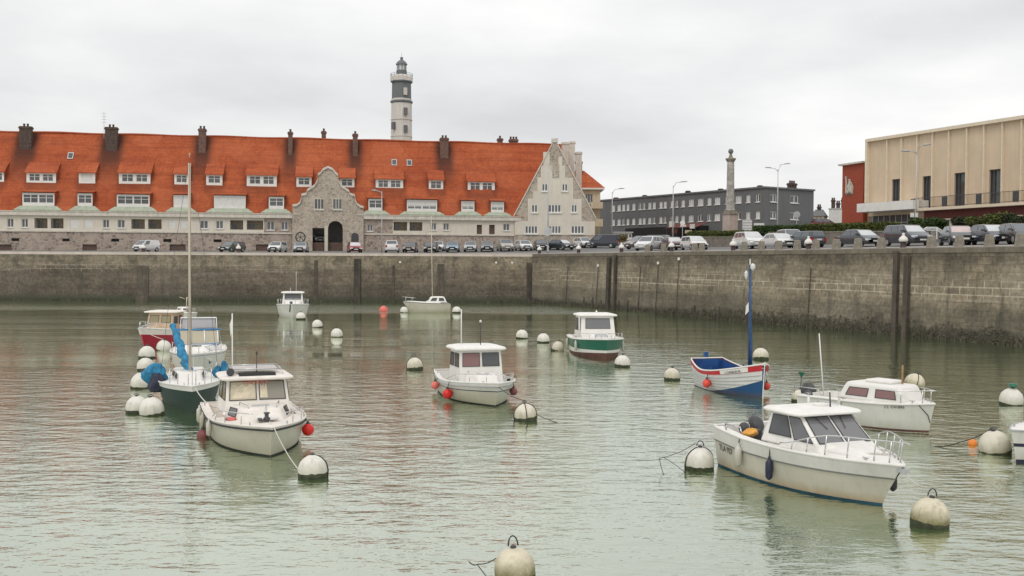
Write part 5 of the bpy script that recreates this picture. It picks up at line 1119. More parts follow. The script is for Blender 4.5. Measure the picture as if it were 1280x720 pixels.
def car(label, pos, facing, kind, col, group=None, screen=None, name='parked_car', cat='car'):
    """facing: world direction (degrees) of the bonnet, 0 = towards +x, -90 = towards the viewer"""
    if (kind, col) not in _cache: _cache[(kind, col)] = car_meshes(kind, col)
    ms = _cache[(kind, col)]; ty, ri = _meshes[kind]; L, W_, H, zb = SPEC[kind][:4]
    sl = (ground(pos.x + .5, pos.y) - ground(pos.x - .5, pos.y), ground(pos.x, pos.y + .5) - ground(pos.x, pos.y - .5))
    t = thing(name, label, cat, pos, math.radians(facing), group or 'cars parked along the quays')
    put(ms['body'], 'body', t); w_ = put(ms['windscreen'], 'windscreen', t); put(ms['rear_window'], 'rear_window', t); [put(v_, 'side_window', t) for k_, v_ in ms.items() if k_.startswith('side_window')]
    if screen: w_.data = w_.data.copy(); w_.data.materials.clear(); w_.data.materials.append(M[screen])
    for x in (-L * .30, L * .315):
        for y in (-1, 1):
            k = put(ty, 'wheel', t, (x, y * (W_ / 2 - .105), .33)); k2 = put(ri, 'rim', k)
    for y in (-1, 1):
        put(ms['headlight'], 'headlight', t, (L / 2 - .22, y * W_ * .34, zb - .36)); put(ms['tail_lamp'], 'tail_lamp', t, (-L / 2 + .04, y * W_ * .385, zb - .22))
        o = MB().box(-.08, .08, -.09, .09, -.06, .07).build('mirror', CP[col], t); o.location = (SPEC[kind][7] - .45, y * (W_ / 2 + .04), zb + .08)
    put(ms['plate'], 'number_plate', t, (L / 2 + .0, 0, .46)); put(ms['plate'], 'number_plate', t, (-L / 2 - .0, 0, .70)); put(ms['grille'], 'grille', t, (L / 2 - .06, 0, .62))
    return t
def V(px, Y): return onl(px, Y)
def Lc(px, Y): p = onl(px, Y); p.z -= .06; return p
def Rc(px, d): p = onq(px, d); p.z -= .06; return p
car('small white van parked alone against the stone base of the terrace', Lc(183, 137), -114, 'smallvan', 'white', cat='van', name='parked_van')
car('old dark green car with pale roof parked by a mooring bollard', Lc(290, 137.5), -112, 'hatch', 'green')
car('white car parked nose-out just before the gateway', Lc(347, 138.5), -95, 'hatch', 'white')
car('silver car parked under the iron ring', Lc(376.5, 137.5), -85, 'hatch', 'silver')
car('red car with pale windscreen in front of the little arched door', Lc(443, 138), -75, 'hatch', 'red', screen='pale_glass')
car('white SUV at the start of the long row of parked cars', Lc(490, 137.5), 95, 'suv', 'white')
car('low dark brown car between the white SUV and the black one', Lc(513, 139), -92, 'hatch', 'brown')
car('black car with white bonnet stickers, fourth before the terrace doors', Lc(539, 139), -92, 'hatch', 'black')
car('white hatchback tucked behind the black car', Lc(548, 145), -92, 'hatch', 'white')
car('pale blue car in the row under the terrace', Lc(566, 139.5), -90, 'hatch', 'blue')
car('silver grey car right of the pale blue one', Lc(588, 140), -90, 'hatch', 'silver')
car('dark grey car in the row below the two brown doors', Lc(608.5, 140.5), -88, 'hatch', 'grey')
car('beige estate car near the end of the row', Lc(631, 141.5), -80, 'suv', 'beige')
car('white car next to the beige estate at the gable corner', Lc(654, 142), -75, 'hatch', 'white')
car('black car behind the lamp with the round sign', Lc(675.5, 143), -84, 'hatch', 'black')
car('dark saloon with pale windscreen below the gable windows', Lc(700, 143.5), -50, 'saloon', 'dark', screen='pale_glass')
car('white hatchback parked beside the dark van', Lc(728.5, 150), -70, 'hatch', 'white')
car('large dark blue delivery van parked by the gable', Lc(753.5, 149), -20 + 180, 'van', 'navy', cat='van', name='parked_van')
car('dark brown estate car half hidden by the white SUV', Lc(802, 126), -150, 'suv', 'brown')
car('silver estate car in the second row behind the white SUV', Lc(816, 128), 150, 'suv', 'grey')
car('white SUV facing left close to the quay edge', Rc(812, 5.2), -124, 'suv', 'white')
car('dark red car with white bonnet beside the lamp bollard', Rc(840, 6.5), -84, 'saloon', 'maroon', screen='pale_glass')
car('white saloon parked beyond the lamp bollard', Rc(867, 6.0), -78, 'hatch', 'white', screen='pale_glass')
car('white crossover parked second from the monument', Rc(936, 6.5), -82, 'suv', 'white', screen='pale_glass')
car('low white coupe in front of the grey van', Rc(973, 5.6), -80, 'coupe', 'white', screen='pale_glass')
car('grey van with white front behind the white coupe', Rc(987, 11), -88, 'suv', 'silver')
car('dark hatchback seen from behind near the white-capped bollard', Rc(1006, 6.6), 110, 'hatch', 'dark')
car('dark saloon parked below the brick wing', Rc(1073, 6.5), -74, 'saloon', 'dark', screen='pale_glass')
car('large dark SUV with pale windscreen below the theatre entrance', Rc(1133, 6.2), -80, 'suv', 'dark', screen='pale_glass')
car('dark car with pinkish windscreen below the portico', Rc(1196, 5.6), -100, 'saloon', 'dark', screen='pink_glass')
car('dark car with pale roof parked next to the pinkish windscreen', Rc(1235, 5.8), -88, 'saloon', 'navy', screen='pale_glass')
car('dark car cut by the right picture edge', Rc(1270, 5.8), -92, 'saloon', 'black')
car('white car standing on the ramp inside the gateway', RAMP, -78, 'hatch', 'white')
p = onq(1029, 60); p.z = P(1029, 284.5, p.y).z
car('dark violet car passing beyond the hedge by the brick wing', p, 5, 'hatch', 'maroon')
# ------------------------------------------------------------------ boats
class Boat:
    """hull frame: +x bow, +y port, z up, origin where the stem meets the water"""
    def __init__(s, label, px, py, head, L, B, fb, fm, fs, rake=.5, sternw=.82, wl=.9, fine=2.2, tm=.42, cat='boat', name='motor_boat', group='boats moored in the basin', roll=0, flare=.5):
        s.flare = flare
        p = Wt(px, py); h = math.radians(head); rz = math.atan2(-math.cos(h), math.sin(h))
        s.t = thing(name, label, cat, (p.x, p.y, 0), rz, group, rot=(math.radians(roll), 0, rz))
        s.L, s.B, s.fb, s.fm, s.fs, s.rake, s.sw, s.wl, s.fine, s.tm = L, B, fb, fm, fs, rake, sternw, wl, fine, tm
    def f(s, t):
        if t <= s.tm: return s.sw + (1 - s.sw) * math.sin(PI / 2 * t / s.tm)
        return max(.0, 1 - ((t - s.tm) / (1 - s.tm)) ** s.fine)
    def zs(s, t): return s.fm + (s.fb - s.fm) * max(0, (t - .35) / .65) ** 1.8 + (s.fs - s.fm) * max(0, (.35 - t) / .35) ** 1.6
    def b(s, t): return s.B / 2 * s.f(t)
    def pt(s, t, v, side=1, out=0):
        b_ = s.b(t); k = s.wl - s.flare * max(0, t - .3) ** 1.5; bw = b_ * max(.25, k); z = v * s.zs(t)
        if v < 0: return Vector((-s.L * (1 - t) - .12 * t * -v, side * bw * (1 + v * .9), .34 * v))
        return Vector((-s.L * (1 - t) + s.rake * v ** 1.2 * t ** 4, side * (bw + (b_ - bw) * v ** .75 + out), z))
    def ts(s, n=26): return [1 - (1 - i / n) ** 1.35 for i in range(n + 1)]
    def band(s, name, mat, v0, v1, n=5, out=0, smooth=True, t0=0, t1=1):
        f0 = v0 if callable(v0) else (lambda t: v0); f1 = v1 if callable(v1) else (lambda t: v1)
        mb = MB(); ts = [t for t in s.ts() if t0 <= t <= t1]
        if ts[0] > t0: ts = [t0] + ts
        if ts[-1] < t1: ts.append(t1)
        for side in (-1, 1): mb.loft([[s.pt(t, f0(t) + (f1(t) - f0(t)) * k / n, side, out) for k in range(n + 1)] for t in ts], ring_closed=False)
        if t0 == 0:
            for k in range(n): mb.quad(*[s.pt(0, f0(0) + (f1(0) - f0(0)) * (k + d) / n, sd, out) for d, sd in ((0, -1), (0, 1), (1, 1), (1, -1))])
        return mb.build(name, M[mat] if isinstance(mat, str) else mat, s.t, 50 if smooth else False)
    def bottom(s, mat): return s.band('bottom_paint', mat, -1, .0, 3)
    def rail(s, name, mat, v, r, out=.0, t0=0, stern=True):
        mb = MB(); ts = [t for t in s.ts(36) if t >= t0]
        port = [s.pt(t, v, 1, out) for t in ts]; star = [s.pt(t, v, -1, out) for t in reversed(ts)]
        mb.tube(port + star[1:], r, 6, closed=(t0 == 0 and stern)); return mb.build(name, M[mat], s.t, 'all')
    def deck(s, mat, tc, camber=.06, drop=.02, name='foredeck'):
        mb = MB(); ts = [tc] + [t for t in s.ts() if t > tc + .01]; rings = []
        for t in ts:
            b_ = max(0.0, s.b(t) - .015); z = s.zs(t) - drop; x = s.pt(t, 1).x
            rings.append([(x, b_ * u, z + camber * (1 - u * u) * min(1, b_ / .5)) for u in (-1, -.75, -.4, 0, .4, .75, 1)])
        return mb.loft(rings, ring_closed=False).build(name, M[mat], s.t, 50)
    def cockpit(s, mat, tc, side=.2, floor=.25, inner=None, t0=0.02, drop=.015):
        """side decks, coaming walls and sole from the stern to tc"""
        mb = MB(); ts = [t0 + (tc - t0) * k / 10 for k in range(11)]
        for sd in (-1, 1):
            mb.loft([[Vector((s.pt(t, 1).x, sd * (s.b(t) - .012), s.zs(t) - drop)), Vector((s.pt(t, 1).x, sd * (s.b(t) - side), s.zs(t) - drop + .015))] for t in ts], ring_closed=False)
        mb.quad(*[Vector((s.pt(q, 1).x, sd * (s.b(q) - .012), s.zs(q) - drop)) for q, sd in ((0, -1), (0, 1), (t0, 1), (t0, -1))])
        mb.build('side_deck', M[mat], s.t)
        mb = MB()
        for sd in (-1, 1):
            mb.loft([[Vector((s.pt(t, 1).x, sd * (s.b(t) - side), s.zs(t) - drop + .015)), Vector((s.pt(t, 1).x, sd * (s.b(t) - side - .05), floor))] for t in ts], ring_closed=False)
        mb.loft([[Vector((s.pt(t, 1).x, -(s.b(t) - side - .05), floor)), Vector((s.pt(t, 1).x, (s.b(t) - side - .05), floor))] for t in ts], ring_closed=False)
        for t in (t0, tc):
            b_ = s.b(t) - side; x = s.pt(t, 1).x; z = s.zs(t) - drop + .015; mb.quad((x, -b_, z), (x, b_, z), (x, b_ - .05, floor), (x, -b_ + .05, floor))
        return mb.build('cockpit', M[inner or mat], s.t)
    def W(s, p): return WM[s.t] @ Vector(p)
def bil(c, u, v, off):
    c = [Vector(p) for p in c]; n = (c[1] - c[0]).cross(c[3] - c[0]).normalized() * off
    return c[0].lerp(c[1], u).lerp(c[3].lerp(c[2], u), v) + n
def rrect(x0, x1, y0, y1, r, n=5):
    out = []
    for cx, cy, a0 in ((x1 - r, y1 - r, 0), (x0 + r, y1 - r, PI / 2), (x0 + r, y0 + r, PI), (x1 - r, y0 + r, 1.5 * PI)):
        for k in range(n + 1): a = a0 + k * PI / 2 / n; out.append((cx + r * math.cos(a), cy + r * math.sin(a)))
    return out
def cabin(bt, name, xb, xt, wb, wt, z0, z1, mat, wins, glass='boat_glass', roof=None, roofmat='deck', bev=.03, parent=None):
    """frustum cabin. xb/xt=(rear,front) at foot and head, wb/wt=(rear,front) half widths. wins: face -> [(u0,u1,v0,v1[,glass])]"""
    p = parent or bt.t
    Bp = [(xb[0], -wb[0], z0), (xb[1], -wb[1], z0), (xb[1], wb[1], z0), (xb[0], wb[0], z0)]; Tp = [(xt[0], -wt[0], z1), (xt[1], -wt[1], z1), (xt[1], wt[1], z1), (xt[0], wt[0], z1)]
    o = bevel(MB().hexa(Bp, Tp).build(name, M[mat], p, 35), bev, 2, 30)
    F_ = {'front': [Bp[1], Bp[2], Tp[2], Tp[1]], 'back': [Bp[3], Bp[0], Tp[0], Tp[3]], 'star': [Bp[0], Bp[1], Tp[1], Tp[0]], 'port': [Bp[2], Bp[3], Tp[3], Tp[2]]}
    for fc, lst in wins.items():
        for w_ in lst:
            u0, u1, v0, v1 = w_[:4]; g = w_[4] if len(w_) > 4 else glass; c = F_[fc]; W_ = (Vector(c[1]) - Vector(c[0])).length; H_ = (Vector(c[3]) - Vector(c[0])).length; e, h = .022 / W_, .022 / H_
            k = MB(); a = [bil(c, u, v, .006) for u, v in ((u0, v0), (u1, v0), (u1, v1), (u0, v1))]; b_ = [bil(c, u, v, .022) for u, v in ((u0, v0), (u1, v0), (u1, v1), (u0, v1))]; d = [bil(c, u, v, .016) for u, v in ((u0 + e, v0 + h), (u1 - e, v0 + h), (u1 - e, v1 - h), (u0 + e, v1 - h))]
            k.loft([a, b_, d]); wo = k.build('window', M['black_rubber'], o)
            MB().quad(*[bil(c, u, v, .012) for u, v in ((u0 + e * .8, v0 + h * .8), (u1 - e * .8, v0 + h * .8), (u1 - e * .8, v1 - h * .8), (u0 + e * .8, v1 - h * .8))]).build('pane', M[g], wo)
    if roof:
        x0, x1, hw, th_, r = roof; mb = MB(); q = rrect(x0, x1, -hw, hw, r); q2 = rrect(x0 + .05, x1 - .05, -hw + .05, hw - .05, r * .9); q3 = rrect(x0 + .3, x1 - .3, -hw + .3, hw - .3, r * .6)
        mb.loft([[(x, y, z1 - .01) for x, y in q2], [(x, y, z1 + .015) for x, y in q], [(x, y, z1 + th_ * .6) for x, y in q], [(x, y, z1 + th_) for x, y in q2], [(x, y, z1 + th_ * 1.5) for x, y in q3]], caps=True).build('cabin_roof', M[roofmat], o, 45)
    return o, F_
def tubes(bt, name, lists, r, mat='steel', parent=None):
    mb = MB()
    for l in lists: mb.tube(l, r, 6)
    return mb.build(name, M[mat], parent or bt.t, 'all')
def pulpit(bt, t0, t1, h, r=.016, n=4, gap=0, name='bow_rail', inset=.06, slope=1.0):
    ts = [t0 + (t1 - t0) * k / 10 for k in range(11)]
    def q(t, sd, z): p = bt.pt(t, 1, sd); return Vector((p.x - .02, p.y - sd * inset * (1 if abs(p.y) > inset else 0), bt.zs(t) + z))
    port = [q(t, 1, h * min(1, .25 + (t - t0) / (t1 - t0) * 2) if slope else h) for t in ts]; star = [Vector((p.x, -p.y, p.z)) for p in port]
    l = [port + ([Vector((bt.pt(1, 1).x + .05, 0, bt.zs(1) + h))] if t1 > .96 else []) + list(reversed(star))] if not gap else [port, star]
    for k in range(n):
        t = t0 + (t1 - t0) * (k + .5) / n
        for sd in (1, -1):
            top = q(t, sd, h * min(1, .25 + (t - t0) / (t1 - t0) * 2) if slope else h); l.append([q(t, sd, -.02), top])
    return tubes(bt, name, l, r)
def outboard(bt, x, y, z, k=1, tilt=0):
    mb = MB(); R = Matrix.Translation((x, y, z)) @ Matrix.Rotation(tilt, 4, 'Y')
    sec = [(-.02, .10, .12), (.08, .17, .20), (.26, .19, .23), (.40, .16, .19), (.50, .09, .11)]
    mb.loft([[R @ Vector((px_ * k, py_ * k, z_ * k)) for px_, py_ in rrect(-b_, b_ * .9, -a, a, a * .5, 3)] for z_, a, b_ in sec], caps=True)
    o = mb.build('outboard_motor', M['dark_metal'], bt.t, 45)
    mb = MB(); mb.hexa(*[[R @ Vector((a * k, b_ * k, c * k)) for a, b_ in ((-.07, -.06), (.07, -.06), (.07, .06), (-.07, .06))] for c in (-.75, -.02)]); mb.build('leg', M['dark_metal'], o)
    return o
def stripe_text(bt, body, t, v, side, size, mat, cond=1.0, out=.012):
    a, b_ = bt.pt(t - .01, v, side), bt.pt(t + .01, v, side); up = (bt.pt(t, v + .05, side) - bt.pt(t, v - .05, side)).normalized(); d = (b_ - a).normalized() * (1 if side < 0 else -1)
    n = d.cross(up).normalized(); up = n.cross(d); p = bt.pt(t, v, side) + n * out
    return text('lettering', body, size, M[mat], bt.t, Matrix(((d.x, up.x, n.x, p.x), (d.y, up.y, n.y, p.y), (d.z, up.z, n.z, p.z), (0, 0, 0, 1))), cond=cond)
def fender(label, bt, t, v, side, mat, length=.5, r=.1, kind='sausage', drop=None, name='fender'):
    p = bt.W(bt.pt(t, 1, side, 0)); lp = bt.pt(t, v, side, r + .02); c = bt.W(lp)
    th_ = thing(name, label, 'fender', c, random.uniform(0, 6), 'fenders hung from the boats')
    if kind == 'sausage': prof = [(.01, -length / 2), (r * .5, -length / 2 + .02), (r * .95, -length / 2 + r * .8), (r, 0), (r * .95, length / 2 - r * .8), (r * .5, length / 2 - .02), (.03, length / 2), (.025, length / 2 + .06), (.01, length / 2 + .065)]; top = length / 2 + .06
    else: prof = [(.01, -r)] + [(r * math.sin(PI * k / 8), -r * math.cos(PI * k / 8)) for k in range(1, 7)] + [(r * .35, r * .98), (r * .22, r * 1.15), (.01, r * 1.2)]; top = r * 1.2
    MB().lathe(prof, 14).build('body', M[mat], th_, 60)
    if kind == 'ball': MB().lathe([(r * .38, r * .93), (r * .26, r * 1.2), (r * .1, r * 1.45)], 10).build('neck', M['black_rubber'], th_, 60)
    d = Matrix.Rotation(-th_.rotation_euler.z, 3, 'Z') @ (p - c); MB().tube([(0, 0, top), tuple(d)], .012, 5).build('lanyard', M['rope_dark'], th_)
    return th_

# --- 1: white cabin cruiser with sheeted windows, bow to the viewer
b1 = Boat('white cabin cruiser with sheeted windscreen and red lettering, moored ahead of the green sailboat', 338, 571, 21, 5.9, 2.62, .80, .66, .66, .40, .97, .90, 3.0, .42, flare=.36)
b1.band('hull', 'gelcoat', 0, .90); b1.bottom('antifoul_dark'); b1.band('boot_stripe', 'antifoul_dark', -.05, .055, 2, .003); b1.band('topside_strake', 'deck_warm', .90, 1.0, 2); b1.rail('rub_rail', 'black_rubber', .89, .028, .012); b1.rail('toe_rail', 'deck_warm', 1.0, .022)
b1.deck('deck_warm', .56, .05); b1.cockpit('deck_warm', .56, .22, .15)
tr, _ = cabin(b1, 'coachroof', (-2.75, -1.05), (-2.75, -1.45), (.98, .52), (.84, .42), .68, 1.04, 'deck_warm', {'star': [(.30, .62, .25, .85)], 'port': [(.38, .70, .25, .85)]}, bev=.08)
wh, Fx = cabin(b1, 'wheelhouse', (-4.0, -2.35), (-3.95, -2.72), (.95, .88), (.84, .80), .75, 1.68, 'deck_warm', {'front': [(.05, .485, .40, .94, 'boat_glass_clear'), (.525, .95, .40, .94, 'cabin_sheet')], 'star': [(.10, .48, .4, .92, 'ochre_pane'), (.54, .95, .4, .92, 'ochre_pane')], 'port': [(.05, .46, .4, .92), (.52, .92, .4, .92)]}, roof=(-4.2, -2.42, .99, .09, .22), roofmat='deck_warm')
# cloth sheets hung inside the windscreen, standing just proud of the pane plane
rr = random.Random(2)
for u0, u1 in ((.08, .46), (.54, .66)):
    mb = MB(); n = 9; mb.loft([[bil(Fx['front'], u0 + (u1 - u0) * i / n, .46 + (.36 + .05 * math.sin(i * 1.9)) * j / 3, .0135 + rr.uniform(0, .004)) for j in range(4)] for i in range(n + 1)], ring_closed=False); mb.build('sheet', M['cloth_cream'], wh)
c = Fx['front']; d = (Vector(c[1]) - Vector(c[0])).normalized(); up = (bil(c, .5, 1, 0) - bil(c, .5, 0, 0)).normalized(); n_ = d.cross(up); p = bil(c, .47, .90, .030)
text('lettering', 'TAMMY', .17, M['pink_red'], wh, Matrix(((d.x, up.x, n_.x, p.x), (d.y, up.y, n_.y, p.y), (d.z, up.z, n_.z, p.z), (0, 0, 0, 1))), cond=1.25)
tubes(b1, 'roof_rack', [[(-2.62, -.72, 1.76), (-2.75, -.66, 1.95), (-3.7, -.66, 1.98), (-3.85, -.72, 1.76)], [(-2.62, .72, 1.76), (-2.75, .66, 1.95), (-3.7, .66, 1.98), (-3.85, .72, 1.76)], [(-2.75, -.66, 1.95), (-2.75, .66, 1.95)], [(-3.7, -.66, 1.98), (-3.7, .66, 1.98)]], .016, parent=wh)
MB().hexa([(-3.66, -.6, 1.94), (-2.80, -.6, 1.92), (-2.80, .6, 1.92), (-3.66, .6, 1.94)], [(-3.66, -.6, 1.965), (-2.80, -.6, 1.945), (-2.80, .6, 1.945), (-3.66, .6, 1.965)]).build('roof_panel', pm('smoked_panel', (.50, .50, .49), .2, .08), wh)
MB().hexa([(-2.66, -.50, 1.775), (-2.52, -.50, 1.775), (-2.52, .50, 1.775), (-2.66, .50, 1.775)], [(-2.72, -.50, 1.86), (-2.60, -.46, 1.84), (-2.60, .46, 1.84), (-2.72, .50, 1.86)]).build('roof_visor', M['black'], wh)
mb = MB(); mb.lathe([(.02, -.12), (.09, -.10), (.11, .03), (.10, .07), (.01, .075)], 14, (-2.62, -.72, 1.90), Matrix.Rotation(PI / 2, 4, 'Y')); mb.tube([(-2.62, -.72, 1.76), (-2.62, -.72, 1.84)], .02, 5); mb.build('searchlight', M['dark_metal'], wh, 50)
tubes(b1, 'aerial', [[(-2.9, .02, 1.8), (-2.9, .02, 2.35)]], .012, 'dark_metal', wh); MB().lathe([(.03, 0), (.03, .09), (.01, .1)], 8, (-2.9, .02, 2.33)).build('aerial_tip', M['dark_metal'], wh)
fs_ = tubes(b1, 'flagstaff', [[(-5.7, -.35, .62), (-5.78, -.35, 3.35)]], .018, 'white_metal')
MB().add([(-5.75, -.35, 2.85), (-5.77, -.35, 3.25), (-5.86, -.42, 3.0), (-5.93, -.38, 2.62)], [(0, 1, 2), (0, 2, 3)]).build('pennant', M['white'], fs_)
pulpit(b1, .60, .92, .30, .014, 3, gap=1); [tubes(b1, 'grab_rail', [[(-1.5, q * .36, 1.03), (-1.52, q * .36, 1.10), (-2.15, q * .52, 1.12), (-2.2, q * .52, 1.05)]], .014) for q in (1, -1)]; tubes(b1, 'boat_hook', [[(-1.1, 0, .86), (-1.5, .1, 1.12)]], .014)
MB().hexa([(-1.95, -.24, 1.045), (-1.75, -.24, 1.035), (-1.75, .24, 1.035), (-1.95, .24, 1.045)], [(-1.93, -.22, 1.075), (-1.77, -.22, 1.065), (-1.77, .22, 1.065), (-1.93, .22, 1.075)]).build('deck_vent', M['galv'], tr)
mb = MB(); mb.lathe([(.09, 0), (.09, .05), (.05, .09), (.05, .16), (.08, .17), (.08, .20), (.01, .2)], 12, (-.68, .0, .83)); mb.box(-.80, -.55, -.22, -.12, .83, .88); mb.build('anchor_winch', M['dark_metal'], b1.t, 50)
MB().lathe([(.30, .0), (.30, .03), (.25, .035), (.01, .035)], 20, (-.95, .05, .835)).build('deck_hatch', M['white'], b1.t)
MB().box(-2.0, -1.8, -.92, -.80, .68, .74).build('cleat', M['black_rubber'], b1.t)
MB().tube([(-1.75 + .12 * math.cos(k * PI / 6), -.78 + .10 * math.sin(k * PI / 6), .75) for k in range(12)], .03, 6, closed=True).build('rope_coil', M['pink_red'], b1.t, 'all')

# --- 2: dark green sailboat, mast and blue sail covers
b2 = Boat('dark green sailing boat with tall bare mast and blue sail cover', 240, 516, 19, 6.0, 2.15, .92, .74, .72, .55, .6, .84, 2.0, .42, cat='sailboat', name='sailing_boat')
b2.band('hull', 'dark_green', 0, .80); b2.bottom('antifoul_dark'); b2.band('sheer_strake', 'white', .80, 1.0, 2); b2.rail('rub_rail', 'white', 1.0, .025); b2.deck('deck', .30, .08); b2.cockpit('deck', .30, .2, .3)
cabin(b2, 'coachroof', (-4.0, -1.6), (-3.9, -1.9), (.62, .42), (.52, .34), .78, 1.12, 'white', {'star': [(.15, .4, .3, .75), (.55, .8, .3, .75)], 'port': [(.2, .45, .3, .75), (.6, .85, .3, .75)]}, bev=.07)
mst = tubes(b2, 'mast', [[(-2.3, 0, .9), (-2.3, 0, 8.3)]], .045, M_ if False else 'mast_alloy'); tubes(b2, 'mast_fittings', [[(-2.3, -.5, 5.2), (-2.3, .5, 5.2)], [(-2.3, 0, 8.5), (-2.15, 0, 8.62)]], .02, 'mast_alloy', mst)
tubes(b2, 'rigging', [[(.4, 0, .95), (-2.25, 0, 8.4)], [(-2.5, .98, .75), (-2.3, .5, 5.2), (-2.3, .03, 8.3)], [(-2.5, -.98, .75), (-2.3, -.5, 5.2), (-2.3, -.03, 8.3)], [(-5.9, 0, .8), (-2.32, 0, 8.4)]], .006, 'dark_metal', mst)
mb = MB(); n = 14
mb.tube([(-2.42 - 2.9 * k / n, .03 * math.sin(k * 1.7) - .50 * k / n, 1.0 + 1.5 * (k / n) + .04 * math.sin(k * 1.9)) for k in range(n + 1)], [.09 + .06 * math.sin(PI * (k + 1) / (n + 2)) + .025 * math.sin(k * 2.3) for k in range(n + 1)], 9); mb.build('sail_cover', M['blue_cloth'], b2.t, 60)
tubes(b2, 'boom', [[(-2.36, 0, 1.0), (-5.5, -.55, 2.6)]], .045, 'mast_alloy', mst)
pulpit(b2, .70, 1.0, .50, .014, 3, slope=0); tubes(b2, 'guard_wires', [[(-5.8, s_ * .6, .75), (-5.8, s_ * .62, 1.3), (-4, s_ * .98, 1.28), (-1.9, s_ * .83, 1.33)] for s_ in (1, -1)] + [[(-4, s_ * 1.0, .72), (-4, s_ * .98, 1.28)] for s_ in (1, -1)], .01)
def blob(label, name, cat, bt, c, sz, mat, seed):
    rr = random.Random(seed); p = bt.W(c); t = thing(name, label, cat, p); mb = MB(); f1, f2 = rr.uniform(0, 6), rr.uniform(0, 6); rings = []
    for k in range(1, 12):
        u = k / 12; pr = (math.sin(PI * u) ** .55) * (.75 + .45 * (1 - u)); sx, sy = .12 * math.sin(u * 7 + f1) * sz[0], .12 * math.sin(u * 6 + f2) * sz[1]
        rings.append([(sx + sz[0] * pr * math.cos(a * PI / 12) * (1 + .16 * math.sin(5 * a * PI / 12 + f1 + u * 3) + rr.uniform(-.07, .07)), sy + sz[1] * pr * math.sin(a * PI / 12) * (1 + .16 * math.sin(4 * a * PI / 12 + f2 - u * 4) + rr.uniform(-.07, .07)), sz[2] * (2 * u - 1) + rr.uniform(-.02, .02)) for a in range(24)])
    mb.loft(rings, caps=True); mb.build('cover', M[mat], t, 'all'); return t
blob('crumpled blue canvas bundle over the side rail of the green sailing boat', 'canvas_bundle', 'canvas', b2, (-3.2, -1.12, .95), (.42, .22, .46), 'blue_cloth', 4)
blob('dark canvas roll hung below the blue bundle on the green sailing boat', 'canvas_roll', 'canvas', b2, (-2.85, -1.08, .70), (.30, .18, .38), 'navy', 5)
blob('blue canvas fender cover between the green sailing boat and the white cruiser', 'fender_cover', 'canvas', b2, (-3.4, 1.22, 1.0), (.16, .16, .40), 'blue_cloth', 6)
blob('small blue canvas bag beside the fender cover', 'canvas_bag', 'canvas', b2, (-3.6, .98, .95), (.15, .15, .24), 'blue_cloth', 7)

# --- 3: white boat with blue trim and folded windscreen frame
b3 = Boat('white motor boat with blue deck trim and tall windscreen behind the green sailing boat', 243, 470, 14, 6.2, 2.45, .98, .86, .84, .5, .88, .84, 2.5, .45)
b3.band('hull', 'gelcoat_white', 0, .90); b3.bottom('antifoul_blue'); b3.band('sheer_strake', 'white', .92, 1.0, 2); b3.band('blue_line', 'blue', .90, .92, 1, .002); b3.rail('rub_rail', 'white', 1.0, .03); b3.deck('deck', .52, .07); b3.cockpit('deck', .52, .22, .3)
w3, _ = cabin(b3, 'coachroof', (-2.9, -1.0), (-2.9, -1.5), (1.0, .55), (.85, .45), .86, 1.16, 'deck', {}, bev=.09)
MB().box(-2.9, -1.0, -1.02, -.98, .92, 1.0); sc3 = tubes(b3, 'windscreen_frame', [[(-2.55, y, 1.15), (-2.8, y * .95, 1.78)] for y in (-.9, -.3, .3, .9)] + [[(-3.4, s_ * 1.0, 1.1), (-3.3, s_ * .92, 1.76), (-2.8, s_ * .87, 1.78)] for s_ in (1, -1)], .035, 'white_metal')
MB().quad((-2.57, -.88, 1.17), (-2.57, .88, 1.17), (-2.8, .84, 1.76), (-2.8, -.84, 1.76)).build('pane', M['boat_glass_clear'], sc3)
tubes(b3, 'blue_bolster', [[(-3.35, -.95, 1.8), (-2.82, -.9, 1.82), (-2.82, .9, 1.82), (-3.35, .95, 1.8)], [(-2.5, -.92, 1.16), (-2.5, .92, 1.16)]], .05, 'blue_trim')
fr3 = tubes(b3, 'canopy_frame', [[(-3.3, -.8, 1.8), (-3.5, -.78, 2.32), (-3.5, .78, 2.32), (-3.3, .8, 1.8)]], .04, 'white_metal'); MB().quad((-3.48, -.74, 1.86), (-3.48, .74, 1.86), (-3.53, .72, 2.28), (-3.53, -.72, 2.28)).build('canopy_pane', M['lilac_pane'], fr3)
pulpit(b3, .62, 1.0, .42, .015, 4, slope=0)
for s_ in (1, -1): stripe_text(b3, '>' if False else '', .8, .5, s_, .2, 'dark_metal') if False else MB().tube([b3.pt(.86, .62, s_, .012), b3.pt(.845, .48, s_, .012), b3.pt(.83, .55, s_, .012)], .02, 5).build('hull_emblem', M['dark_metal'], b3.t)
tubes(b3, 'life_raft_rail', [[(-1.2, .7, .96), (-.6, .4, 1.2), (-1.9, .9, 1.22)]], .015); MB().box(-1.9, -1.5, -.2, .2, 1.165, 1.19).build('deck_hatch', M['boat_glass'], w3)

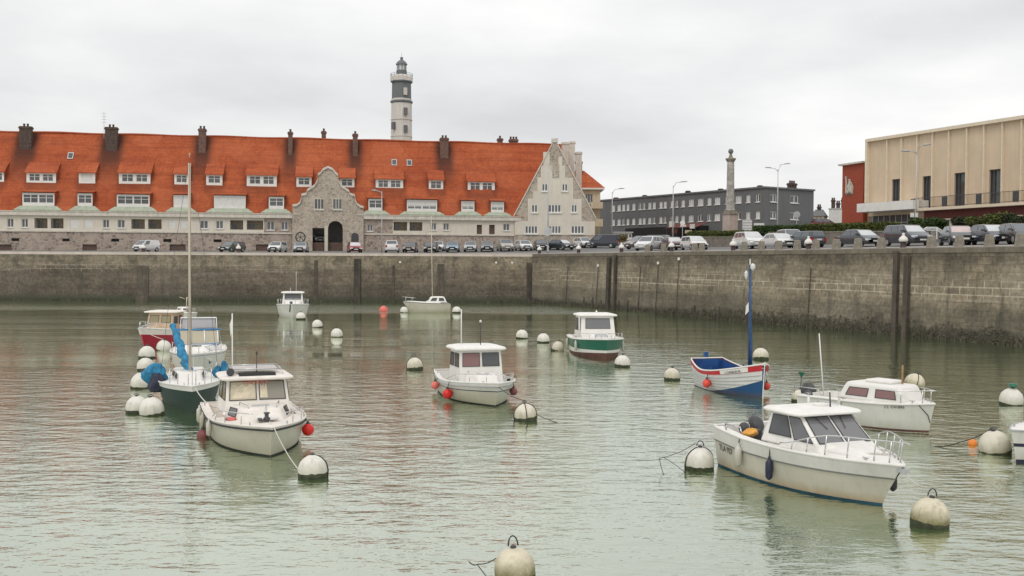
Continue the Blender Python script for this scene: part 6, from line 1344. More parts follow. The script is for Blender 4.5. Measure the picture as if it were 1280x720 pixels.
# --- 4: red-hulled boat with a tan cuddy
b4 = Boat('red-hulled cabin boat with tan cuddy and white foredeck, left of the blue-trimmed boat', 181, 437, -3, 4.9, 2.25, 1.25, .95, .85, .65, .82, .84, 2.2, .42)
b4.band('hull', 'hull_red', 0, .70); b4.bottom('antifoul'); b4.band('sheer_strake', 'deck_warm', .70, 1.0, 2); b4.rail('rub_rail', 'white', 1.0, .035); b4.deck('deck_warm', .55, .1); b4.cockpit('deck_warm', .55, .18, .3, 'tan')
cabin(b4, 'cuddy', (-3.6, -2.0), (-3.6, -2.3), (.92, .78), (.86, .72), .9, 1.95, 'tan', {'front': [(.08, .45, .45, .85, 'ochre_pane'), (.55, .92, .45, .85, 'ochre_pane')], 'port': [(.1, .4, .4, .8, 'boat_glass'), (.5, .8, .35, .85, 'boat_glass_red')], 'star': [(.2, .8, .4, .85)]}, roof=(-3.8, -2.1, 1.0, .08, .2), roofmat='deck_warm')
tubes(b4, 'anchor', [[(.45, .0, 1.28), (-.2, .1, 1.42), (-.5, .3, 1.35)], [(-.3, -.3, 1.3), (-.2, .35, 1.36)]], .03, 'galv'); pulpit(b4, .7, 1.0, .35, .014, 3, slope=0)
# --- small white yacht behind the red one
b4b = Boat('small white decked boat with furled gear just beyond the blue-trimmed boat', 236, 403, 25, 4.6, 2.0, .8, .65, .6, .5, .7, .85, 2.0, .42, name='sailing_boat', cat='sailboat')
b4b.band('hull', 'gelcoat_white', 0, 1); b4b.bottom('antifoul_dark'); b4b.rail('rub_rail', 'white', 1.0, .03); b4b.deck('deck', .25, .1); b4b.cockpit('deck', .25, .2, .3); cabin(b4b, 'coachroof', (-3.3, -1.2), (-3.2, -1.6), (.65, .4), (.5, .3), .65, 1.15, 'deck', {'front': [(.1, .9, .3, .8)], 'star': [(.2, .7, .3, .8)], 'port': [(.3, .8, .3, .8)]}, bev=.09)
tubes(b4b, 'boom', [[(-1.3, 0, 2.0), (-1.3, 0, .7)], [(-1.3, 0, 1.6), (-4.0, .4, 1.9)], [(-4.9, .3, 1.75), (-3.2, -.3, 1.95)]], .035, 'mast_alloy'); pulpit(b4b, .7, 1.0, .4, .014, 3, slope=0)

# --- 5: white motor boat near the far quay
b5 = Boat('white motor boat with hardtop lying alone near the far quay', 366, 397.5, 12, 6.4, 2.9, 1.25, 1.05, 1.0, .6, .88, .84, 2.4, .45)
b5.band('hull', 'gelcoat_white', 0, 1); b5.bottom('antifoul_dark'); b5.rail('rub_rail', 'galv', .98, .03, .01); b5.deck('deck', .45, .08); b5.cockpit('deck', .45, .2, .4); cabin(b5, 'coachroof', (-3.0, -.9), (-3.0, -1.5), (1.05, .6), (.9, .5), 1.05, 1.40, 'deck', {}, bev=.1)
c5, _ = cabin(b5, 'wheelhouse', (-4.2, -2.5), (-4.1, -2.9), (.98, .92), (.9, .85), 1.1, 2.12, 'white', {'front': [(.08, .92, .42, .92)], 'star': [(.1, .9, .4, .92)], 'port': [(.1, .9, .4, .92)]}, roof=(-4.5, -2.6, 1.05, .09, .22), roofmat='deck')
pulpit(b5, .5, 1.0, .5, .018, 5, slope=0); tubes(b5, 'aerial', [[(-3.4, .3, 2.2), (-3.4, .3, 4.1)], [(-3.4, -.2, 2.2), (-3.4, -.2, 2.6)]], .015, 'white_metal', c5); outboard(b5, -6.5, 0, .8, 1.1)
MB().lathe([(.12, -.1), (.15, 0), (.12, .1), (.01, .12)], 10, (-.15, -.15, 1.34)).build('anchor_roller', M['dark_metal'], b5.t); MB().tube([b5.pt(.97, .95, -1, .03), b5.pt(.95, .45, -1, .03)], .05, 6).build('anchor', M['dark_metal'], b5.t)

# --- 6: small sloop near the far quay
b6 = Boat('small white sloop with thin mast lying side-on near the far quay', 512, 390.5, -74, 4.0, 1.95, 1.15, .95, .9, .75, .75, .82, 2.0, .42, cat='sailboat', name='sailing_boat')
b6.band('hull', 'gelcoat', 0, .97); b6.bottom('antifoul_dark'); b6.rail('rub_rail', 'dark_metal', .95, .018, .008); b6.deck('deck', .25, .1); b6.cockpit('deck', .25, .2, .4)
cabin(b6, 'coachroof', (-3.7, -1.6), (-3.4, -2.2), (.62, .42), (.52, .34), .95, 1.58, 'deck', {'port': [(.12, .45, .3, .78), (.58, .88, .3, .78)], 'star': [(.12, .45, .3, .78), (.58, .88, .3, .78)], 'front': [(.2, .8, .3, .7)]}, bev=.1)
ms6 = tubes(b6, 'mast', [[(-2.3, 0, 1.5), (-2.15, 0, 9.6)]], .05, 'mast_alloy'); tubes(b6, 'rigging', [[(.5, 0, 1.2), (-2.15, 0, 9.4)], [(-4.5, 0, 1.0), (-2.15, 0, 9.5)]], .006, 'dark_metal', ms6); pulpit(b6, .8, 1.0, .4, .014, 2, slope=0)

# --- 7: white wheelhouse boat in the middle of the basin
b7 = Boat('white wheelhouse boat with two aerials and red fenders in the middle of the basin', 619, 508, 17, 4.7, 2.55, .84, .66, .80, .55, .85, .86, 2.5, .45)
b7.band('hull', 'gelcoat', 0, .62); b7.bottom('antifoul_dark'); b7.band('boot_stripe', 'antifoul_dark', -.05, .05, 2, .003); b7.band('navy_line', 'navy', .62, .66, 1, .003); b7.band('topside', 'gelcoat_white', .66, .86); b7.band('bulwark', 'deck', .86, 1.02, 2); b7.rail('rub_rail', 'galv', .85, .026, .012); b7.rail('cap_rail', 'deck', 1.02, .03); b7.deck('deck', .50, .05, .10); b7.cockpit('deck', .50, .16, .15)
w7, F7 = cabin(b7, 'wheelhouse', (-3.25, -1.75), (-3.2, -1.95), (.86, .82), (.80, .76), .55, 1.78, 'white', {'front': [(.06, .475, .52, .92, 'boat_glass_red'), (.53, .94, .52, .92)], 'star': [(.52, .92, .50, .90), (.08, .42, .50, .90)], 'port': [(.08, .46, .50, .90), (.56, .92, .5, .9)]}, roof=(-3.5, -1.72, .96, .10, .25))
cabin(b7, 'coachroof', (-1.8, -.75), (-1.8, -1.0), (.66, .40), (.60, .34), .6, .98, 'deck', {}, bev=.08)
tubes(b7, 'aerial', [[(-3.0, -.45, 1.9), (-3.0, -.45, 3.2)]], .022, 'white_metal', w7); a7 = tubes(b7, 'light_mast', [[(-2.4, .12, 1.9), (-2.4, .12, 2.75)]], .018, 'dark_metal', w7); MB().lathe([(.04, 0), (.045, .06), (.01, .09)], 8, (-2.4, .12, 2.75)).build('lamp', M['white'], a7)
pulpit(b7, .55, .98, .30, .013, 4, gap=1); tubes(b7, 'ladder_rail', [[(-1.7, -.25, .97), (-1.2, -.2, 1.0), (-1.2, .1, 1.0), (-1.7, .1, .97)], [(-1.85, -.5, 1.05), (-1.6, -.48, .98)]], .013)
MB().box(.30, .45, -.08, .08, .80, .86).build('bow_roller', M['deck'], b7.t); outboard(b7, -4.75, .0, .45, .9)

# --- 8: green and white boat
b8 = Boat('green and white cabin boat seen bow-on near the middle of the basin', 757.5, 448.5, 6, 5.4, 2.75, 1.08, .92, .90, .45, .86, .86, 2.7, .48)
b8.band('hull', 'white', .28, .40, 2); b8.band('boot_stripe', 'antifoul', 0, lambda t: .05 + .23 * t, 2); b8.band('lower_hull', 'white', lambda t: .05 + .23 * t, .28, 2); b8.band('green_topside', 'green', .40, .92, 4); b8.band('sheer_strake', 'white', .92, 1.0, 2); b8.bottom('antifoul'); b8.rail('rub_rail', 'white', .95, .035, .012); b8.deck('deck', .50, .06); b8.cockpit('deck', .50, .2, .3)
w8, _ = cabin(b8, 'wheelhouse', (-3.9, -2.15), (-3.8, -2.45), (1.02, .96), (.95, .88), .88, 2.08, 'white', {'front': [(.13, .87, .44, .90, 'boat_glass_grey')], 'star': [(.1, .5, .35, .9, 'boat_glass_grey'), (.56, .94, .35, .9, 'boat_glass_clear')], 'port': [(.06, .46, .35, .9), (.52, .9, .35, .9)]}, roof=(-4.1, -2.25, 1.08, .10, .15))
cabin(b8, 'coachroof', (-2.3, -1.2), (-2.3, -1.5), (.7, .45), (.62, .4), .92, 1.2, 'deck', {'front': [(.1, .9, .2, .8, 'galv')]}, bev=.07)
MB().box(-2.35, -2.29, -.25, .2, 1.30, 1.36).build('wiper_box', M['dark_metal'], w8); MB().lathe([(.05, 0), (.06, .12), (.02, .16), (.01, .2)], 8, (-3.0, .05, 2.2)).build('lamp', M['white'], w8)
tubes(b8, 'roof_post', [[(-2.3, -1.0, .95), (-2.35, -1.02, 2.1)]], .03, 'white_metal', w8); pulpit(b8, .6, 1.0, .25, .014, 4, slope=0)

# --- 9: open clinker boat, blue white and red
b9 = Boat('open clinker-built rowing boat painted white, red and blue with a blue mast', 953, 497.5, 18, 4.2, 1.95, 1.26, .80, 1.10, .12, .66, .82, 2.6, .45, name='clinker_boat', cat='clinker boat')
def blue_v(t): return max(0.0, (t - .42) / .58) ** 1.25 * .50 + .02
nst = 6
def b9_lap(k):
    v = .80 * k / nst; ts = [t for t in b9.ts(36) if blue_v(t) < v]
    for sd in (1, -1): MB().tube([b9.pt(t, v, sd, .010 + .013 * k) for t in ts], .009, 5).build('plank_lap', M['lap_grey'], b9.t, 'all')
for k in range(nst):
    a, c = .0 + .80 * k / nst, .80 * (k + 1) / nst
    b9.band('plank', 'plank_white', (lambda t, a=a: max(a, min(.8, blue_v(t)))), (lambda t, c=c: max(c, min(.8, blue_v(t)))), 1, .004 + .013 * k, smooth=False)
for k in range(1, nst): b9.rail('plank_lap', 'lap_grey', .80 * k / nst, .009, .010 + .013 * k, .0, False) if .8 * k / nst > .5 else b9_lap(k)
b9.band('blue_bottom', 'blue_hull', .0, blue_v, 4, .03); b9.bottom('antifoul')
b9.band('red_sheer_strake', 'red', .80, .985, 2, .085); b9.rail('gunwale', 'white', 1.0, .032, .075)
mb = MB()
for sd in (-1, 1): mb.loft([[Vector((b9.pt(t, v).x * 1 - .0, sd * max(.01, abs(b9.pt(t, v, 1).y) - .05), b9.pt(t, v).z)) for v in (1.0, .7, .4, .2)] for t in [.02 + .95 * k / 20 for k in range(21)]], ring_closed=False)
mb.loft([[Vector((b9.pt(t, .2).x, sd * max(.01, abs(b9.pt(t, .2).y) - .05), .2 * b9.zs(t))) for sd in (-1, 1)] for t in [.02 + .95 * k / 20 for k in range(21)]], ring_closed=False)
t_ = .02; mb.quad(*[Vector((b9.pt(t_, v).x, sd * (abs(b9.pt(t_, v).y) - .05), b9.pt(t_, v).z)) for v, sd in ((.2, -1), (.2, 1), (1, 1), (1, -1))])
mb.build('inner_lining', M['blue'], b9.t)
for t in (.22, .45, .68): w_ = b9.b(t) - .06; x = b9.pt(t, .8).x; z = b9.zs(t) * .70; MB().box(x - .13, x + .13, -w_, w_, z, z + .04).build('thwart', M['blue'], b9.t)
b9.deck('blue', .84, .04, .06)
m9 = tubes(b9, 'mast', [[(-.95, 0, .3), (-.95, 0, 4.9)]], [.055, .042], 'blue_mast'); tubes(b9, 'furled_sail', [[(-.84, .03, .9), (-.86, .03, 1.8), (-.87, -.02, 3.2), (-.9, .0, 4.6)]], [.035, .055, .05, .03], 'blue_mast', m9)
mb = MB(); mb.tube([(-.95, 0, 4.85), (-.95, 0, 5.12)], .03, 6); mb.lathe([(.02, -.14), (.09, -.06), (.10, .05), (.03, .13)], 8, (-.86, .06, 4.82)); mb.lathe([(.02, -.2), (.06, -.1), (.07, .05), (.02, .13)], 8, (-1.02, -.12, 4.55)); mb.build('masthead_block', M['plank_white'], m9); MB().add([(-.88, -.08, 3.15), (-.88, -.09, 3.5), (-1.0, -.13, 3.35), (-1.06, -.12, 3.0)], [(0, 1, 2, 3)]).build('pennant', M['white'], m9)
MB().hexa([(-4.30, -.05, .2), (-4.20, -.05, .2), (-4.20, .05, .2), (-4.30, .05, .2)], [(-4.34, -.08, 1.34), (-4.21, -.08, 1.34), (-4.21, .08, 1.34), (-4.34, .08, 1.34)]).build('rudder_head', M['blue'], b9.t)
for t in (.3, .5):
    for sd in (-1, 1): p = b9.pt(t, 1, sd); MB().tube([(p.x, p.y, p.z - .05), (p.x, p.y, p.z + .14)], .022, 6).build('thole_pin', M['blue'], b9.t)
MB().tube([b9.pt(1, v) + Vector((.02, 0, 0)) for v in (0, .25, .5, .75, 1.06)], .022, 6).build('stem_post', M['white'], b9.t)
mb = MB(); ts = [.66 + .25 * k / 8 for k in range(9)]
mb.loft([[b9.pt(t, .815, -1, .10), b9.pt(t, .965, -1, .10), b9.pt(t, .965, -1, .088), b9.pt(t, .815, -1, .088)] for t in ts], caps=True); mb.build('name_board', M['white'], b9.t); stripe_text(b9, "L'OISELEUR", .785, .89, -1, .115, 'navy', 1.25, .108)

# --- 10: small white cuddy boat
b10 = Boat('small white cuddy boat with red-curtained windows and a tall white whip aerial', 1161, 541.5, 36, 4.1, 1.95, .90, .80, .76, .18, .86, .88, 3.2, .5)
b10.band('hull', 'gelcoat_white', 0, .98); b10.bottom('antifoul_dark'); b10.band('boot_stripe', 'antifoul', -.02, .09, 2, .003); b10.rail('rub_rail', 'deck', .97, .03, .01); b10.deck('deck', .42, .05); b10.cockpit('deck', .42, .18, .25)
c10, _ = cabin(b10, 'cuddy', (-2.75, -.42), (-2.45, -.66), (.70, .60), (.56, .48), .78, 1.34, 'white', {'star': [(.12, .46, .26, .72, 'boat_glass_red'), (.58, .90, .26, .72, 'boat_glass_red')], 'port': [(.14, .42, .22, .80, 'boat_glass_red'), (.56, .86, .22, .8, 'boat_glass_red')]}, bev=.09)
bevel(MB().box(-1.95, -1.05, -.34, .34, 1.33, 1.44).build('roof_hatch', M['deck'], c10), .05, 2)
pulpit(b10, .80, 1.0, .36, .016, 2, slope=0); outboard(b10, -4.3, .1, .55, 1.0, -.25); outboard(b10, -3.95, -.35, .58, .6, -.5); tubes(b10, 'whip_aerial', [[(-3.25, -.6, .8), (-3.40, -.66, 2.75)]], .018, 'white_metal'); [tubes(b10, 'stern_rail', [[(-4.3, q * .7, .78), (-4.3, q * .7, 1.0), (-3.4, q * .72, 1.0), (-3.2, q * .74, .8)]], .016) for q in (1, -1)]
MB().lathe([(.03, 0), (.03, .5), (.035, .52), (.025, .6), (.01, .61)], 8, (-.95, .1, 1.3)).build('signal_mast', M['wood'], c10); stripe_text(b10, 'CL C41896', .82, .87, -1, .11, 'dark_metal', 1.1, .014)
tubes(b10, 'rope_lead', [[b10.pt(.93, 1, -1), b10.pt(.985, .6, -1, .03), b10.pt(1.0, .35, -1, .02)]], .012, 'rope_dark')

# --- 11: the big one in front
b11 = Boat('large white cabin cruiser with tinted windscreen and rust stains along its waterline', 1103, 631.5, 21.5, 4.75, 2.3, .92, .90, .98, .60, .86, .86, 2.8, .42, flare=.42)
b11.band('hull', 'gelcoat_rust', 0.04, .66, 6); b11.bottom('antifoul_blue'); b11.band('boot_stripe', 'antifoul_blue', -.05, .045, 2, .004); b11.band('topside', 'gelcoat_white', .67, 1.0, 3, .02); b11.rail('rub_rail', 'grey_rubber', .665, .020, .014); b11.deck('deck', .52, .07, .0); b11.cockpit('deck', .52, .24, .2); b11.rail('toe_rail', 'deck', 1.0, .035, .0)
t11, _ = cabin(b11, 'coachroof', (-2.1, .15), (-2.1, -1.20), (.88, .34), (.82, .60), .90, 1.12, 'deck', {}, bev=.10)
w11, F11 = cabin(b11, 'wheelhouse', (-2.95, -.92), (-2.72, -1.80), (.92, .78), (.78, .68), .90, 1.62, 'deck', {'front': [(.05, .485, .26, .94, 'boat_glass_grey'), (.53, .95, .26, .94, 'boat_glass_grey')], 'star': [(.12, .56, .30, .92), (.61, .95, .26, .93, 'boat_glass_grey')], 'port': [(.06, .40, .26, .93, 'boat_glass_grey'), (.46, .88, .30, .92)]}, roof=(-3.0, -1.58, .92, .08, .26), bev=.05)
MB().box(-2.35, -2.1, .05, .35, 1.70, 1.78).build('roof_vent', M['white'], w11); tubes(b11, 'aerial', [[(-2.0, .28, 1.68), (-2.03, .28, 2.06)]], .018, 'dark_metal', w11); tubes(b11, 'roof_fitting', [[(-2.8, .3, 1.68), (-2.8, .3, 1.86)]], .03, 'white_metal', w11)
def rz(t, dz): return b11.zs(t) + dz
pr = []
for sd in (1, -1):
    l = []
    for k in range(13): t = .56 + .44 * k / 12; p = b11.pt(t, 1, sd); l.append(Vector((p.x + .05, p.y - sd * min(.05, abs(p.y)), rz(t, .12 + .34 * sstep(.55, .82, t)))))
    pr.append(l)
tubes(b11, 'bow_rail', [pr[0] + [Vector((.80, 0, rz(1, .46)))] + list(reversed(pr[1]))] + [[pr[i][k], Vector((pr[i][k].x - .06, pr[i][k].y, rz(.56 + .44 * k / 12, .0)))] for i in (0, 1) for k in (2, 4, 6, 8, 10, 11)], .015)
outboard(b11, -4.5, .15, .80, .85, -.75); outboard(b11, -4.35, -.35, .80, .55, -.3); tubes(b11, 'stern_rail', [[(-4.6, -.75, .85), (-4.6, -.75, 1.03), (-3.9, -.80, 1.05), (-3.8, -.80, .84)]], .018)
bevel(MB().box(-4.0, -3.72, -.62, -.30, .70, 1.0).build('seat', M['dark_metal'], b11.t), .04, 2); blob('yellow orange oilskin bundle lying in the cockpit of the large cruiser', 'oilskin', 'oilskin', b11, (-3.62, -.70, .98), (.17, .12, .10), 'oilskin', 9)
stripe_text(b11, 'TLA 927', .12, .52, -1, .20, 'dark_metal', .95); [tubes(b11, 'wiper', [[bil(F11['front'], u_, .95, .03), bil(F11['front'], v_, .6, .03)]], .008, 'dark_metal', w11) for u_, v_ in ((.22, .33), (.72, .66))]
MB().box(.42, .68, -.07, .07, .78, .86).build('bow_roller', M['galv'], b11.t)

# --- 12: boat cut by the right edge
b12 = Boat('white boat with two navy stripes cut by the right picture edge', 1270, 578.5, -62, 4.8, 2.0, .86, .78, .74, .22, .85, .86, 2.6, .45)
b12.band('hull', 'gelcoat_white', .10, .48); b12.band('lower_stripe', 'navy', .0, .10, 1); b12.band('navy_stripe', 'navy', .48, .58, 1, .003); b12.band('topside', 'gelcoat_white', .58, .96); b12.bottom('antifoul_dark'); b12.rail('rub_rail', 'galv', .97, .025, .01); b12.deck('deck', .45, .06); b12.cockpit('deck', .45, .2, .3); cabin(b12, 'cuddy', (-3.2, -1.2), (-3.0, -1.7), (.75, .55), (.62, .45), .78, 1.4, 'white', {'star': [(.2, .8, .3, .8)], 'port': [(.2, .8, .3, .8)], 'front': [(.1, .9, .3, .8)]}, bev=.08)
stripe_text(b12, 'DK 8', .90, .76, 1, .17, 'navy', 1.1); MB().tube([(-.55, .1, .86), (-.7, .2, 1.2)], .03, 6).build('cleat_post', M['pink_red'], b12.t); MB().box(-.6, -.3, .1, .35, .84, .92).build('deck_pad', M['red'], b12.t)
MB().quad(*[b12.pt(t, v, 1, .006) for t, v in ((.955, .66), (.925, .66), (.925, .87), (.955, .87))]).build('square_mark', M['navy'], b12.t)

# fenders
fender('small white fender at the shoulder of the sheeted cabin cruiser', b1, .60, .62, -1, 'gelcoat_white', .42, .075)
fender('white fender at the quarter of the sheeted cabin cruiser', b1, .14, .62, -1, 'gelcoat_white', .46, .085)
fender('dirty white fender amidships on the sheeted cabin cruiser', b1, .36, .55, -1, 'gelcoat', .5, .085)
fender('dark red ball fender low on the flank of the sheeted cabin cruiser', b1, .40, .08, -1, 'maroon_fender', .3, .17, 'ball')
fender('bright red ball fender on the far bow of the sheeted cabin cruiser', b1, .74, .55, 1, 'red_fender', .3, .165, 'ball')
fender('bright red ball fender on the side of the wheelhouse boat', b7, .62, .36, -1, 'red_fender', .3, .18, 'ball')
fender('faded red ball fender near the stern of the wheelhouse boat', b7, .30, .58, -1, 'pink_red', .3, .15, 'ball')
fender('small white fender at the stern corner of the wheelhouse boat', b7, .05, .5, -1, 'gelcoat', .42, .08)
fender('dull purple drop fender on the far bow of the wheelhouse boat', b7, .80, .50, 1, 'maroon_fender', .3, .14, 'ball')
fender('red ball fender beside the clinker boat stern', b9, .46, .38, -1, 'orange_red', .3, .165, 'ball')
fender('orange ball fender on the far bow of the clinker boat', b9, .78, .30, 1, 'orange_red', .3, .15, 'ball')
fender('black sausage fender hung below the windscreen of the large cruiser', b11, .52, .42, -1, 'navy', .46, .085)
fender('white sausage fender near the stern of the large cruiser', b11, .28, .52, -1, 'gelcoat_white', .5, .085)
fender('black fender hanging at the stem of the large cruiser', b11, .94, .45, 1, 'black_rubber', .36, .085)
fender('long white fender on the side of the curtained cuddy boat', b10, .42, .62, -1, 'gelcoat_white', .6, .06)
fender('white fender at the port bow of the green boat', b8, .62, .5, 1, 'gelcoat_white', .55, .08); fender('white fender hung before the green topside on the other side', b8, .66, .55, -1, 'gelcoat_white', .55, .08)
fender('white fender near the stern of the green boat', b8, .2, .5, -1, 'gelcoat', .6, .09)

# deck cleats, fairleads and bow lines: the small gear every boat carries
for bt in (b1, b2, b3, b4, b5, b6, b7, b8, b9, b10, b11, b12):
    for t in ((.90, .10) if bt is not b9 else (.93,)):
        for sd in (1, -1):
            p = bt.pt(t, 1, sd); q = Vector((p.x, p.y - sd * .10, bt.zs(t) + .01)); mb = MB(); mb.box(q.x - .02, q.x + .02, q.y - .015, q.y + .015, q.z - .02, q.z + .05); mb.tube([(q.x - .09, q.y, q.z + .06), (q.x + .09, q.y, q.z + .06)], .014, 5); mb.build('cleat', M['galv'], bt.t)
MB().tube([(-.55 + (.12 + .012 * k) * math.cos(k * .7), .22 + (.12 + .012 * k) * math.sin(k * .7), .985 + .004 * (k % 3)) for k in range(22)], .014, 5).build('rope_coil', M['rope_white'], b11.t, 'all')
tubes(b11, 'roof_rail', [[(-2.9, .62, 1.68), (-2.85, .62, 1.77), (-2.1, .60, 1.77), (-2.05, .60, 1.68)]], .013, parent=w11)
# ------------------------------------------------------------------ mooring buoys
def buoymat(name, col, dirt, amt):
    m, nt, b = newmat(name); v = coords(nt); oi = nd(nt, 'ShaderNodeObjectInfo'); ov = nd(nt, 'ShaderNodeVectorMath', {0: v, 1: nd(nt, 'ShaderNodeVectorMath', {0: oi.outputs['Location'], 'Scale': .7}, operation='SCALE').outputs[0]}, operation='ADD').outputs[0]
    sp = nd(nt, 'ShaderNodeSeparateXYZ', {0: v}); n1 = noise(nt, ov, 5, 5, .65); zz = math_(nt, 'ADD', sp.outputs[2], math_(nt, 'MULTIPLY', math_(nt, 'SUBTRACT', n1, .5), -.45))
    k = nd(nt, 'ShaderNodeMapRange', {0: zz, 1: .08, 2: .40, 3: amt, 4: .06}).outputs[0]
    c = mix(nt, k, ramp(nt, noise(nt, ov, 3, 4), [(.3, tuple(x * .86 for x in col)), (.7, col)]), dirt)
    c = mix(nt, ramp(nt, noise(nt, nd(nt, 'ShaderNodeMapping', {'Vector': ov, 'Scale': (4, 4, .5)}).outputs[0], 2, 4, .6), [(.52, 0.0), (.75, .35)]), c, tuple(x * .6 for x in dirt))
    nt.links.new(c, b.inputs['Base Color']); b.inputs['Roughness'].default_value = .55; return m
M['buoy_white'] = buoymat('buoy_white', (.76, .74, .67), (.34, .31, .20), .45); M['buoy_dirty'] = buoymat('buoy_dirty', (.72, .65, .50), (.17, .15, .05), .95); M['buoy_mid'] = buoymat('buoy_worn', (.72, .68, .56), (.30, .26, .15), .6)
M['buoy_weed'] = pm('buoy_weed', (.045, .052, .026), .8, .5, 6, bump=.8)
def buoy(label, px, py, wpx, mat='buoy_white', tilt=(0, 0), hoop=.12, straps=0, top=None, tall=1.0, group='mooring buoys floating in the basin'):
    still = tilt == (0, 0); tilt = (random.uniform(-5, 5), random.uniform(-6, 6)) if still else tilt
    p = Wt(px, py); Y = p.y; r = wpx / 2 * Y / FPX; p.y += r * .8; p.x = (px - 640) / FPX * p.y
    t = thing('mooring_buoy', label, 'buoy', (p.x, p.y, 0), 0, group, rot=(math.radians(tilt[0]), math.radians(tilt[1]), random.uniform(-.4, .4) if still else 0)); k = r
    hb_ = random.uniform(.14, .34) if still else .24; wb_ = MB().lathe([(.5 * k, -.5 * k), (.86 * k, -.3 * k), (1.0 * k, -.02 * k), (1.012 * k, hb_ * k), (.98 * k, (hb_ + .03) * k)], 28)
    for v_ in wb_.v:
        if v_.z > .1 * k and math.hypot(v_.x, v_.y) > 1.0 * k: v_.z += k * random.uniform(-.05, .07)
    wb_.build('weedy_band', M['buoy_weed'], t, 60)
    prof = [(.97 * k, -.05 * k), (1.0 * k, .15 * k), (1.015 * k, .42 * k), (.99 * k, .62 * k), (.93 * k, .86 * k), (.82 * k, 1.06 * k * tall), (.62 * k, 1.27 * k * tall), (.38 * k, 1.42 * k * tall), (.15 * k, 1.49 * k * tall), (.02, 1.50 * k * tall)]
    MB().lathe(prof, 28).build('float', M[mat], t, 60)
    zt = 1.49 * k * tall
    mb = MB().lathe([(.15 * k, zt - .03 * k), (.15 * k, zt + .09 * k), (.10 * k, zt + .13 * k), (.02, zt + .13 * k)], 10); mb.build('top_plate', M['dark_metal'], t)
    if hoop: MB().tube([(.24 * k * math.cos(a * PI / 8), 0, zt + (.1 + (.42 if hoop is True else hoop) * math.sin(a * PI / 8)) * k) for a in range(9)], .028 * k + .004, 5).build('lifting_ring', M['dark_metal'], t, 'all')
    for i in range(straps):
        a = i * 2 * PI / straps + .4; MB().tube([((rr_ + .012) * math.cos(a), (rr_ + .012) * math.sin(a), z) for rr_, z in prof[::-1][1:]], .016, 5).build('strap', M['rope_dark'], t, 'all')
    if top == 'green': MB().lathe([(.20 * k, zt + .1 * k), (.42 * k, zt + .2 * k), (.36 * k, zt + .38 * k), (.15 * k, zt + .46 * k), (.02, zt + .46 * k)], 10).build('top_cap', M['green'], t, 60)
    if top == 'pole':
        q = MB().tube([(0, 0, zt), (0, 0, zt + 1.7 * k)], .05 * k, 6).build('topmark_pole', M['dark_metal'], t); MB().lathe([(.08 * k, zt + 1.6 * k), (.45 * k, zt + 2.2 * k), (.02, zt + 2.21 * k)], 10).build('topmark', M['green'], q)
    return t
BU = {}
BU['a'] = buoy('clean white buoy with a dark strap tied to the bow of the sheeted cruiser', 391, 599, 37, hoop=False, straps=1)
BU['b'] = buoy('large algae-stained buoy with wire hoop cut by the bottom picture edge', 646, 728, 52, 'buoy_dirty', hoop=.5)
BU['c'] = buoy('strapped buoy moored ahead of the wheelhouse boat', 658, 526.5, 28, 'buoy_mid', straps=4)
buoy('single buoy with a rusty top ring left of the wheelhouse boat', 519, 462.5, 20, 'buoy_mid', hoop=.4, straps=2)
buoy('plain white buoy, first of three trailing toward the green boat', 652.5, 423.5, 15); buoy('white buoy in the middle of three left of the green boat', 679.5, 428.5, 15.5); buoy('tilted white buoy closest to the green boat on its left', 696.5, 438.5, 16.5, 'buoy_mid', (10, 14), straps=2)
BU['g'] = buoy('white buoy touching the right bow of the green boat', 778.5, 459, 19.5)
BU['h'] = buoy('buoy with dark weed band between the green boat and the clinker boat', 841, 475.5, 20, 'buoy_mid', straps=1)
buoy('buoy showing a broad black band behind the bow of the clinker boat', 952, 450, 19.5, 'buoy_mid', (-8, 0)); buoy('pinkish buoy with green conical topmark behind the large cruiser', 1001, 503, 20, 'buoy_mid', top='pole', straps=1)
buoy('leaning grey buoy beyond the curtained cuddy boat', 1143, 486, 25, 'buoy_dirty', (8, 16), straps=3); buoy('white buoy with a green cap close to the right picture edge', 1266, 507, 28, top='green', hoop=False)
BU['n'] = buoy('leaning worn buoy beside the navy-striped boat', 1248, 568, 38, 'buoy_mid', (6, -10), straps=1); BU['o'] = buoy('dirty yellowed buoy tied to the bow of the large cruiser', 1166, 661, 47, 'buoy_dirty', (0, 5), hoop=.4)
BU['p'] = buoy('white buoy tucked behind the stern of the large cruiser', 876, 588.5, 37, hoop=.35, straps=2)
buoy('white buoy, front right of the overlapping pair beside the green sailing boat', 189.5, 520, 30); buoy('white buoy, back left of the overlapping pair beside the green sailing boat', 171, 517, 28)
buoy('white buoy, just above the overlapping pair in the left-hand string', 176, 486, 26, 'buoy_white'); buoy('white buoy, second above the overlapping pair in the left-hand string', 182, 463.5, 21); buoy('white buoy at the upper end of the left-hand string below the red boat', 183, 448, 20)
BU['v'] = buoy('tilted white buoy tied to the bow of the red-hulled boat', 204, 438.5, 18, tilt=(12, 10), straps=1)
buoy('little white buoy at the bow of the hardtop motor boat', 376, 399.5, 12); buoy('white buoy midway in the short string before the hardtop motor boat', 397, 409.5, 13, straps=1); buoy('white buoy nearest the viewer in the string before the hardtop motor boat', 421, 421.5, 14.5)
buoy('tiny white buoy at the bow of the small sloop', 505, 391, 10); buoy('tiny white buoy at the stern of the small sloop', 571, 391.5, 11)
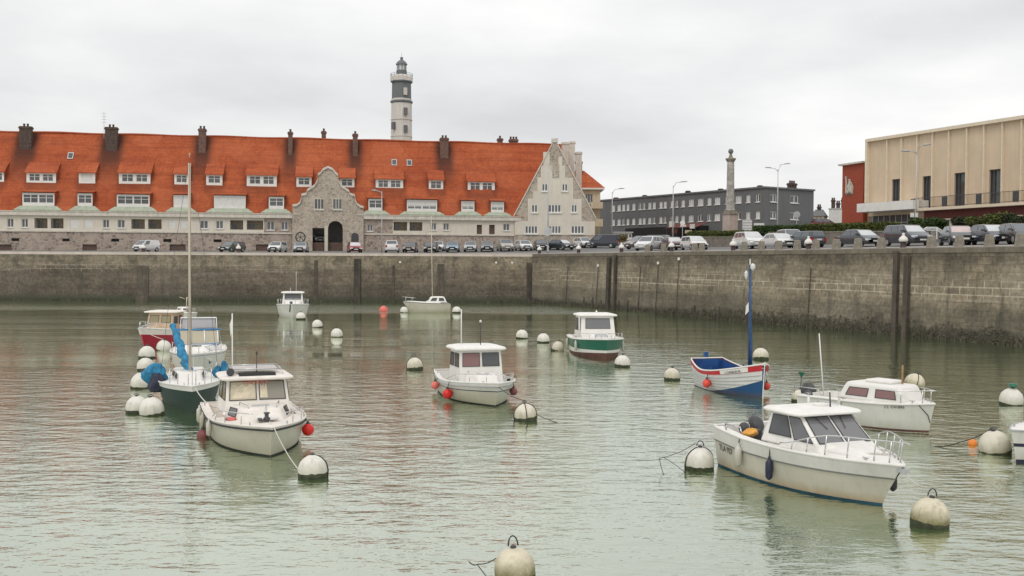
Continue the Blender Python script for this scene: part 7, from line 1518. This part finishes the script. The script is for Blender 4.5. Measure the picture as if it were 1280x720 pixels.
def ball_buoy(label, px, py, wpx, mat):
    p = Wt(px, py); r = wpx / 2 * p.y / FPX; p.y += r * .6; p.x = (px - 640) / FPX * p.y; t = thing('marker_buoy', label, 'buoy', (p.x, p.y, 0))
    MB().lathe([(.01, -.6 * r)] + [(r * math.sin(PI * k / 10), r * .32 - r * .95 * math.cos(PI * k / 10)) for k in range(2, 10)] + [(.2 * r, 1.3 * r), (.02, 1.32 * r)], 16).build('float', M[mat], t, 60); MB().tube([(.12 * r * math.cos(a * PI / 4), 0, 1.3 * r + .12 * r + .12 * r * math.sin(a * PI / 4)) for a in range(8)], .03 * r, 5, closed=True).build('eye', M['dark_metal'], t); return t
ball_buoy('small red marker buoy left of the small sloop', 479.5, 389.5, 11, 'pink_red'); ball_buoy('small orange marker buoy left of the leaning worn buoy', 1219, 556.5, 11, 'orange')

# ------------------------------------------------------------------ mooring lines
def top_of(k):
    t = BU[k]; return WM[t] @ Vector((0, 0, 0.0)) + Vector((0, 0, .62))
rope('mooring_rope', 'pale rope from the bow of the sheeted cruiser down to its buoy', [b1.W((-.25, .02, .86)), b1.W((.42, .03, .80)), WM[BU['a']].translation + Vector((-.25, .05, .05))], .013, M['rope_white'], .10)
rope('mooring_rope', 'pale rope from the large cruiser to the yellowed buoy', [b11.W((.62, 0, .78)), WM[BU['o']].translation + Vector((-.05, 0, .72))], .013, M['rope_white'], .08)
rope('mooring_rope', 'dark weedy line trailing from the buoy at the large cruiser stern', [WM[BU['p']].translation + Vector((-.08, 0, .62)), WM[BU['p']].translation + Vector((-1.0, -.3, .30)), WM[BU['p']].translation + Vector((-.95 - .0, -.75, .0))], .008, M['rope_dark'], .06)
rope('mooring_rope', 'short dark line hanging in the water below the trailing weedy line', [WM[BU['p']].translation + Vector((-.92, -.3, .33)), WM[BU['p']].translation + Vector((-.42, -.45, .0))], .007, M['rope_dark'], -.02)
rope('mooring_rope', 'dark rope slanting off the strapped buoy into the water', [WM[BU['c']].translation + Vector((.32, -.1, .2)), WM[BU['c']].translation + Vector((1.0, -.55, -.01))], .012, M['rope_dark'], .02)
rope('mooring_rope', 'dark rope from the wheelhouse boat bow to the strapped buoy', [b7.W((.35, 0, .72)), WM[BU['c']].translation + Vector((0, 0, .60))], .012, M['rope_dark'], .08)
rope('mooring_rope', 'wire tail floating beside the large algae-stained buoy', [WM[BU['b']].translation + Vector((-.30, 0, .30)), WM[BU['b']].translation + Vector((-.58, -.05, .22)), WM[BU['b']].translation + Vector((-.72, -.1, .27))], .009, M['rope_dark'], .03)
rope('mooring_rope', 'thin line dipping into the water beside the algae-stained buoy', [WM[BU['b']].translation + Vector((-.60, -.05, .22)), WM[BU['b']].translation + Vector((-.38, -.25, .0))], .008, M['rope_dark'], 0)
rope('mooring_rope', 'line from the clinker boat stern to the weed-banded buoy', [b9.W((-4.0, -.3, 1.05)), WM[BU['h']].translation + Vector((0, 0, .62))], .010, M['rope_dark'], .10)
rope('mooring_rope', 'pale line from the red-hulled boat to its tilted buoy', [b4.W((.4, 0, 1.15)), WM[BU['v']].translation + Vector((0, 0, .6))], .02, M['rope_white'], .05)
rope('mooring_rope', 'dark line floating left of the leaning worn buoy', [WM[BU['n']].translation + Vector((-.1, 0, .62)), WM[BU['n']].translation + Vector((-.7, .5, .18)), WM[BU['n']].translation + Vector((-1.3, .8, .0))], .014, M['rope_dark'], .04)
rope('mooring_rope', 'pale bow line between the green sailing boat and the sheeted cruiser', [b2.W((.35, .05, .92)), b1.W((-4.9, -.9, .64))], .018, M['rope_white'], .15)
